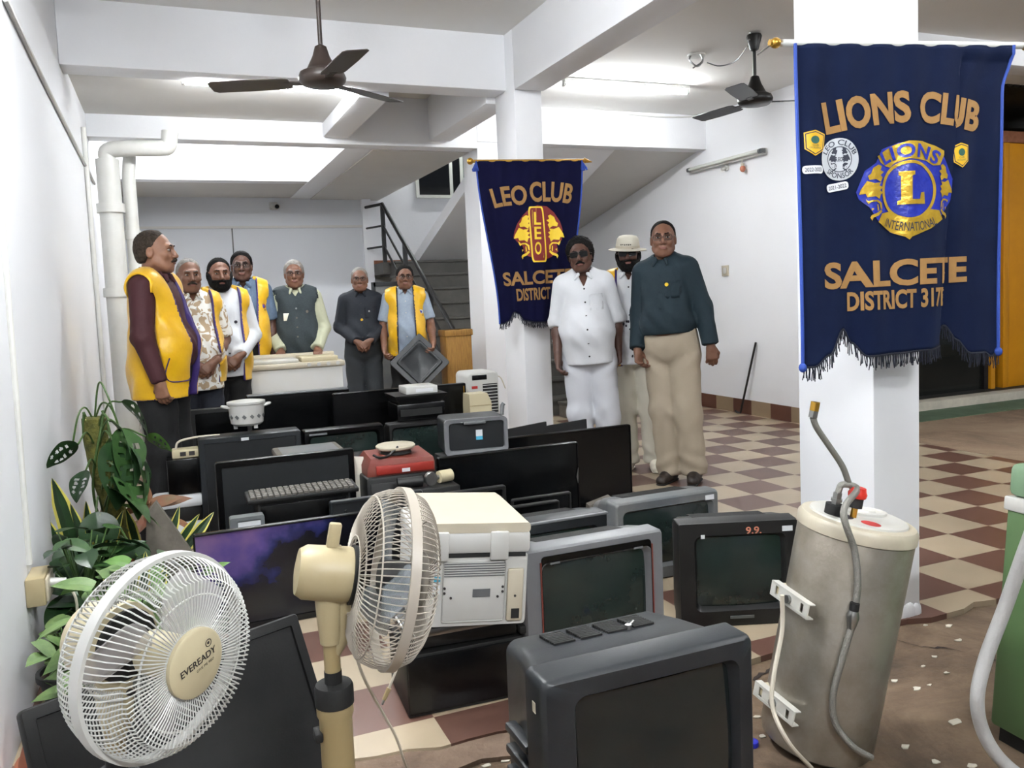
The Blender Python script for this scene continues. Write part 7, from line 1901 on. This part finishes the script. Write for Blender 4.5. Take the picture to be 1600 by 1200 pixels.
            near = np.sqrt((g4.X-q[0])**2+(g4.Y-q[1])**2+(g4.Z-q[2])**2)-0.10
            D = np.maximum(D, -np.maximum(-pl-0.0, np.maximum(near, -body_part-0.004+0.0))) if False else np.where((near < 0) & (pl > 0) & (body_part > 0.012), np.maximum(D, pl), D)
        D = smax(D, -cone(g4, (0, 0.02, 1.44), (0, -0.02, 1.60), 0.058, 0.066), 0.006)
        if V_open: D = smax(D, -np.maximum(np.maximum(np.abs(g4.X)-(g4.Z-(1.46-V_open))*0.42, g4.Y-0.0), (1.46-V_open)-g4.Z), 0.006)
        pk = top.get('pick')
        s_ob = face_mesh('shirt', [sc(nets(g4, D))], [M_[q] for q in ([m] if not pk else [m, pk[0]])], t)
        # collar: two leaves round the neck
        if top.get('collar', True):
            g5 = Grid((-0.13, -0.15, 1.38), (0.13, 0.13, 1.56), 0.007)
            A = np.abs(cone(g5, (0, 0.022, 1.40), (0, 0.004, 1.56), 0.080, 0.062))-0.0055
            A = smax(A, g5.Z-1.498-0.25*g5.Y, 0.004); A = smax(A, (1.438+0.22*np.minimum(0, g5.Y+0.02)+0.0)-g5.Z, 0.004)
            gap = np.maximum(np.abs(g5.X)-0.006-np.maximum(0, g5.Z-1.405)*(0.55 if V_open else 0.30), g5.Y+0.01)
            A = smax(A, -gap, 0.003)
            lf = 9+0*g5.X
            for s_ in (-1, 1):
                lf = np.minimum(lf, cone(g5, (s_*0.034, -0.070, 1.462), (s_*(0.046 if not V_open else 0.058), -0.086, 1.430), 0.014, 0.009))
            A = smin(A, lf, 0.012) if not top.get('band') else A
            face_mesh('collar', [sc(nets(g5, A))], [M_[top.get('cm', m)]], s_ob)
        # button strip: rays to the front of the shirt surface
        def front_y(xx, zz):
            i = int(round((xx-g4.ax[0][0])/g4.h)); k = int(round((zz-g4.ax[2][0])/g4.h)); col = D[max(0, min(i, D.shape[0]-1)), :, max(0, min(k, D.shape[2]-1))]
            j = np.argmax(col < 0); return g4.ax[1][j]-g4.h*0.3 if (col < 0).any() else -0.12
        if top.get('buttons'):
            for i in range(top['buttons']):
                zz = 1.36-i*(1.36-max(hem+0.06, 1.02 if not top.get('skirt') else hem+0.06))/max(1, top['buttons']-1)
                if V_open and zz > 1.46-V_open: continue
                yy = front_y(0.0, zz); MB().cyl((0, (yy-0.004)*S, zz*S), (0, (yy+0.01)*S, zz*S), 0.0065*S, seg=10).build('button', M_[top.get('bm', 'button_dark')], s_ob)
        if top.get('pocket'):
            for s_ in top['pocket']:
                xx, zz = s_*0.082*bw, 1.265; yy = max(front_y(xx-0.03, zz), front_y(xx+0.03, zz), front_y(xx, zz-0.04))
                mbp = MB(); R_ = []
                for zc2 in np.linspace(zz-0.055, zz+0.055, 6): R_.append([Vector((xx+dx_, front_y(xx+dx_, zc2)-0.0035, zc2))*S for dx_ in np.linspace(-0.048, 0.048, 7)])
                mbp.rings(R_, closed=False); po = mbp.build('pocket', M_[m], s_ob, smooth=180); md = po.modifiers.new('thick', 'SOLIDIFY'); md.thickness = 0.004
        if top.get('badge'):
            for (xx, zz, r, mm, kind) in top['badge']:
                yy = front_y(xx, zz)
                if kind == 'pin': MB().cyl((xx*S, (yy-0.005)*S, zz*S), (xx*S, (yy+0.008)*S, zz*S), r*S, seg=12).build('lapel_pin', M_[mm], s_ob)
                else:
                    MB().box((xx-r)*S, (xx+r)*S, (yy-0.006)*S, (yy-0.001)*S, (zz-r*1.5)*S, (zz+r*1.5)*S, bev=0.002).build('name_badge', M_[mm], s_ob)
        if top.get('motifs'):
            r3 = random.Random(5); mbm = MB()
            for (xx, zz, rr_) in top['motifs']:
                for _ in range(7):
                    a, c_ = xx+r3.uniform(-rr_, rr_), zz+r3.uniform(-rr_*1.6, rr_*1.6); yy = front_y(a, c_); q = r3.uniform(0.004, 0.008)
                    mbm.ball((a*S, (yy-0.001)*S, c_*S), S, q, 0.0025, q*1.5, seg=8)
            mbm.build('printed_motif', M_['dark_trim'], s_ob, kind='stuff')
    if vest:
        m, off, hem = vest['m'], vest.get('off', 0.03), vest.get('hem', 0.86)
        g6 = Grid((-0.33, -0.33, hem-0.03), (0.33, 0.27, 1.53), 0.0095)
        D = torso(g6, off)
        D = smin(D, flat_cone(g6, (0, -0.005-0.02*b, 1.12), (0, 0.0, hem-0.06), 0.134*bw+0.03*b+off, 0.150*bw+0.03*b+off, 0.82+0.1*b), 0.05)
        D = smin(D, cone(g6, (-0.162*bw, 0.012, 1.405), (0.162*bw, 0.012, 1.405), 0.046+off, 0.046+off), 0.04)
        D = D+0.005*np.sin(g6.Z*30+g6.X*40)*np.exp(-((g6.Z-1.0)/0.2)**2)+0.004*np.sin(g6.X*48+g6.Z*16)
        D = smax(D, hem-g6.Z, 0.008)
        for sd in 'LR':
            shp, el, wr = sh[sd][:3]; s_ = sh[sd][5]
            out = shp+np.array([s_*0.055, 0, -0.005]); low = shp+np.array([s_*0.045, -0.005, -0.13])+(el-shp)*0.05
            hole = cone(g6, out+np.array([s_*0.06, 0, 0.02]), low+np.array([s_*0.06, 0, 0]), 0.098, 0.09)
            D = smax(D, -hole, 0.006)
            D = smax(D, -(arm(g6, sd, 0.020, 1.0)), 0.004) if vest.get('cut_arms', True) else D
        D = smax(D, -cone(g6, (0, 0.03, 1.42), (0, 0.0, 1.62), 0.075, 0.09), 0.006)
        w0, w1 = vest.get('open', (0.045, 0.07))
        wz = w0+(w1-w0)*np.clip((g6.Z-0.95)/0.42, 0, 1)
        if vest.get('closed'): wz = np.where(g6.Z > 1.40, (g6.Z-1.40)*0.6, -0.02)
        D = smax(D, -np.maximum(np.abs(g6.X-vest.get('shift', 0))-wz, g6.Y+0.01), 0.004)
        tm = vest.get('trim', 'purple_trim')
        def pick(cn):
            x_, y_, z_ = cn[:, 0]/S, cn[:, 1]/S, cn[:, 2]/S
            w_ = w0+(w1-w0)*np.clip((z_-0.95)/0.42, 0, 1)
            a = (np.abs(np.abs(x_-vest.get('shift', 0))-w_) < 0.012) & (y_ < -0.02) & (z_ < 1.50) & (not vest.get('closed', False))
            return (a | ((z_ < hem+0.008) & (z_ > hem-0.002) & (not vest.get('closed', False)))).astype(int)
        vo = face_mesh('vest', [sc(nets(g6, D))], [M_[m], M_[tm]], t, pick)
        def vy(xx, zz):
            i = int(round((xx-g6.ax[0][0])/g6.h)); k = int(round((zz-g6.ax[2][0])/g6.h)); col = D[i, :, k]; j = np.argmax(col < 0); return (g6.ax[1][j]-g6.h*0.35) if (col < 0).any() else -0.13
        for (xx, zz, r, kind, mm) in vest.get('badge', ()):
            yy = vy(xx, zz)
            if kind == 'crest':
                MB().cyl((xx*S, (yy-0.004)*S, zz*S), (xx*S, (yy+0.006)*S, zz*S), r*S, seg=16).build('crest', M_[mm], vo)
                MB().cyl((xx*S, (yy-0.005)*S, zz*S), (xx*S, (yy+0.006)*S, zz*S), r*0.55*S, seg=14).build('crest_centre', M_['blue_cap'], vo)
                MB().box((xx-r*1.1)*S, (xx+r*1.1)*S, (yy-0.003)*S, yy*S, (zz-r*1.7)*S, (zz-r*1.5)*S).build('crest_line', M_['dark_trim'], vo)
            elif kind == 'tag':
                MB().box((xx-r)*S, (xx+r)*S, (yy-0.006)*S, (yy+0.001)*S, (zz-r*1.35)*S, (zz+r*1.35)*S, bev=0.002).build('name_badge', M_[mm], vo)
            elif kind == 'pin':
                MB().cyl((xx*S, (yy-0.006)*S, zz*S), (xx*S, (yy+0.006)*S, zz*S), r*S, seg=12).build('button', M_[mm], vo)
            elif kind == 'pocket':
                mbp = MB(); pts = [Vector((xx+dx_, vy(xx+dx_, zz+dz_)-0.004, zz+dz_))*S for dx_, dz_ in ((-0.06, 0.06), (-0.06, -0.02), (-0.045, -0.065), (0.0, -0.075), (0.05, -0.065), (0.065, -0.02), (0.065, 0.06))]
                mbp.tube(spline(pts, 4), 0.0035, 6).build('pocket_piping', M_[tm], vo)
    return t

def face_cam(x, y, turn=0.0): return -math.atan2(x, y)+turn
DN = (0, -0.08, -1)
def hang(s_, e=0.200, w=0.208, y=-0.03, fwd=0.0):
    return ((s_*e, 0.025, 1.13), (s_*w, y-fwd, 0.885), (0, -0.10, -1), (-s_, -0.15, 0))
FOLD = dict(R=((-0.222, 0.01, 1.135), (-0.055, -0.215, 0.985), (0.8, -0.15, -0.50), (0.1, 0.8, -0.3)), L=((0.222, 0.01, 1.135), (0.060, -0.225, 0.990), (-0.8, -0.1, -0.55), (-0.1, 0.8, -0.3)))
YV = dict(m='yellow_satin', hem=0.84)
# --- left group
person('man in maroon shirt and yellow vest standing side-on nearest the left wall', -0.06, 5.17, R_(68), 1.735, 'skin_tan', 'hair_brown', 'receding', belly=0.45, broad=1.05, head=(R_(6), 0, 0),
       arms=dict(L=hang(1), R=((-0.225, 0.00, 1.13), (-0.225, -0.075, 0.885), (0, -0.12, -1), (1, -0.1, 0))), top=dict(m='maroon_cloth', hem=0.95, sleeve=1.0, buttons=0), bottom=dict(m='black_cloth', w=0.022, shoes='shoe_brown'), vest=dict(YV, hem=0.78, open=(0.055, 0.075), badge=((-0.12, 0.95, 0.05, 'pocket', 'purple_trim'),)), extras=(('moustache', 'hair_brown'),))
person('man in white and brown leaf-print shirt under a yellow vest, second from the left', 0.135, 5.93, R_(14), 1.615, 'skin_brown', 'hair_grey', 'receding', belly=0.7, broad=1.02, head=(R_(-4), 0.03, 0),
       arms=dict(FOLD), top=dict(m='floral_cloth', hem=0.80, sleeve=0.46, skirt=True, buttons=5, bm='white_plastic', open=0.05), bottom=dict(m='jeans_dark', shoes='shoe_dark'), vest=dict(YV, open=(0.11, 0.12)), extras=(('moustache', 'hair_brown'),))
person('bearded man in white shirt and yellow vest with folded hands', 0.345, 6.28, R_(8), 1.635, 'skin_brown', 'hair_black', 'thin', belly=0.35, head=(R_(-2), 0.05, 0),
       arms=dict(FOLD), top=dict(m='white_cloth', hem=0.84, sleeve=0.97, skirt=True, buttons=5, band=True, badge=((0.07, 1.24, 0.012, 'dark_trim', 'pin'),)), bottom=dict(m='black_cloth', shoes='shoe_dark'), vest=dict(YV, open=(0.10, 0.115), hem=0.80), extras=(('beard', 'hair_black'), ('moustache', 'hair_black')))
person('dark-haired man with glasses in blue shirt and yellow vest behind the bearded man', 0.575, 7.2, face_cam(0.55, 6.8), 1.735, 'skin_dark', 'hair_black', 'short', belly=0.45, head=(0, 0, 0),
       arms=dict(L=hang(1), R=hang(-1)), top=dict(m='blue_cloth', hem=0.98, sleeve=0.45, buttons=5, bm='pale_blue_cloth', open=0.05), bottom=dict(m='black_cloth', belt=True, shoes='shoe_dark'), vest=dict(YV, open=(0.085, 0.10), badge=((0.145, 1.27, 0.020, 'crest', 'rust_red'),)), extras=(('glasses',),))
WX, WY = 0.995, 7.215
person('grey-haired man in dark grey waistcoat resting both hands on the white washing machine', WX, WY, face_cam(WX, WY), 1.655, 'skin_brown', 'hair_grey', 'short', belly=0.35, head=(0, 0.02, 0),
       arms=dict(L=((0.228, 0.02, 1.12), (0.155, -0.165, 0.945), (0.0, -0.95, -0.35), (0, -0.4, -1)), R=((-0.228, 0.02, 1.12), (-0.145, -0.165, 0.945), (0.0, -0.95, -0.35), (0, -0.4, -1))), curlL=0.4, curlR=0.4,
       top=dict(m='lime_cloth', hem=0.92, sleeve=0.98, buttons=0), bottom=dict(m='grey_trouser', shoes='shoe_dark'), vest=dict(m='waistcoat_grey', hem=0.90, off=0.022, closed=True, trim='waistcoat_grey', badge=((-0.085, 1.23, 0.024, 'tag', 'paper'), (0.09, 1.27, 0.012, 'pin', 'stone_grey'), (0.0, 1.30, 0.008, 'pin', 'steel'), (0.0, 1.22, 0.008, 'pin', 'stone_grey'), (0.0, 1.14, 0.008, 'pin', 'stone_grey'), (0.0, 1.06, 0.008, 'pin', 'stone_grey'))), extras=(('glasses',),))
NX, NY = 1.665, 7.75
person('short grey-haired man in dark navy shirt with folded hands and no vest', NX, NY, face_cam(NX, NY), 1.605, 'skin_brown', 'hair_grey', 'thin', belly=0.35, head=(0, 0.02, 0),
       arms=dict(FOLD), top=dict(m='navy_cloth', hem=0.97, sleeve=0.98, buttons=4, badge=((0.0, 1.20, 0.013, 'yellow_satin', 'pin'), (0.075, 1.28, 0.009, 'steel', 'pin')), pocket=(1,)), bottom=dict(m='grey_trouser', w=0.02, shoes='shoe_dark'), extras=(('glasses',),))
PX_, PY_ = 2.06, 7.62
PYAW = face_cam(PX_, PY_)
person('man in yellow vest and pale blue shirt holding a dark square panel by its corners', PX_, PY_, PYAW, 1.61, 'skin_brown', 'hair_black', 'short', belly=0.45, head=(R_(4), 0.03, 0.04), broad=1.03,
       arms=dict(L=((0.236, -0.01, 1.13), (0.250, -0.215, 0.94), (-0.1, -0.6, -0.75), (-1, -0.1, 0.1)), R=((-0.232, -0.01, 1.12), (-0.228, -0.205, 0.90), (0.1, -0.6, -0.75), (1, -0.1, 0.1))), curlL=0.7, curlR=0.7,
       top=dict(m='pale_blue_cloth', hem=0.84, sleeve=0.42, skirt=True, buttons=5, bm='white_plastic', open=0.04), bottom=dict(m='black_cloth', shoes='shoe_dark'), vest=dict(YV, open=(0.085, 0.075), trim='dark_trim', hem=0.82, badge=((0.145, 1.25, 0.022, 'crest', 'silver_stitch'),)), extras=(('glasses',),))
# the panel he holds: a square dark cover standing on one corner
a = at(654, 566, Y=7.36); hw = abs(at(703, 560, Y=7.36).x-at(611, 560, Y=7.36).x)/2
t = thing('square_panel', 'dark grey square plastic panel held corner-up by the man in the yellow vest', 'panel', (PX_+0.045-0.02, 7.325, a.z), (math.radians(-14), 0, PYAW))
Rk = Matrix.Rotation(PI/4+0.03, 4, 'Y'); q = hw/math.sqrt(2)*1.0
f = MB(); loft(f, [(0.03, q*1.98, q*1.98, 0.02, 0, 0), (0.012, q*2, q*2, 0.02, 0, 0), (0.0, q*1.96, q*1.96, 0.02, 0, 0), (0.0, q*1.55, q*1.55, 0.02, 0.0, 0.0), (-0.02, q*1.45, q*1.45, 0.02, 0, 0), (-0.02, q*1.3, q*1.3, 0.02, 0, 0), (-0.006, q*1.2, q*1.2, 0.05, 0, 0)], M=Rk); f.build('cover', M_['charcoal'], t)
MB().box(q*0.60, q*0.615, -0.024, -0.018, -q*0.55, q*0.5, M=Rk).build('edge_strip', M_['silver_plastic'], t)
# --- right group
GX, GY = 2.69, 5.06
person('heavy man in white shirt and white trousers with dark sunglasses and curly black hair', GX, GY, R_(-27), 1.655, 'skin_dark', 'hair_black', 'curly', belly=0.72, broad=0.93, lean=-0.045, head=(R_(-6), 0.02, R_(-3)),
       arms=dict(R=((-0.207, 0.03, 1.14), (-0.222, -0.05, 0.89), (0, -0.15, -1), (1, -0.2, 0)), L=((0.212, 0.06, 1.14), (0.21, 0.04, 0.90), (0, -0.1, -1), (-1, -0.2, 0))),
       top=dict(m='white_cloth', hem=0.835, sleeve=0.58, skirt=True, buttons=6, pocket=(1,), open=0.09, off=0.018), bottom=dict(m='white_trouser', w=0.026, shoes='shoe_white'), extras=(('sunglasses',), ('moustache', 'hair_black')))
person('man with cream hat, sunglasses and yellow vest between two other men', 3.085, 5.14, R_(-36), 1.655, 'skin_dark', 'hair_black', 'short', belly=0.4, lean=-0.035, broad=0.95, head=(R_(4), 0.0, 0),
       arms=dict(L=hang(1), R=hang(-1)), top=dict(m='white_cloth', hem=0.80, sleeve=0.44, skirt=True, buttons=6, open=0.06, motifs=((-0.025, 1.10, 0.018), (0.03, 0.98, 0.025), (0.02, 0.88, 0.02))), bottom=dict(m='cream_trouser', w=0.020, shoes='shoe_white'), vest=dict(YV, open=(0.075, 0.085), hem=0.79), extras=(('sunglasses',), ('beard', 'hair_black'), ('hat',)))
person('tall man in dark teal shirt and khaki trousers with glasses standing at the right', 3.105, 4.66, R_(-50), 1.735, 'skin_brown', 'hair_black', 'receding', belly=0.3, head=(R_(16), 0.0, R_(3)), broad=0.97, legs=-0.014, lean=-0.058,
       arms=dict(R=((-0.200, 0.02, 1.125), (-0.195, -0.095, 0.895), (0.1, -0.2, -1), (1, -0.3, 0)), L=((0.222, 0.035, 1.13), (0.262, 0.0, 0.885), (0.05, -0.1, -1), (-0.5, 1, 0))),
       top=dict(m='teal_cloth', hem=0.985, sleeve=0.98, buttons=4, bm='teal_cloth', pocket=(1,), badge=((0.045, 1.30, 0.012, 'yellow_stitch', 'pin'),), off=0.016), bottom=dict(m='khaki_cloth', w=0.026, belt=True, shoes='shoe_dark', waist=1.03), extras=(('glasses',),))
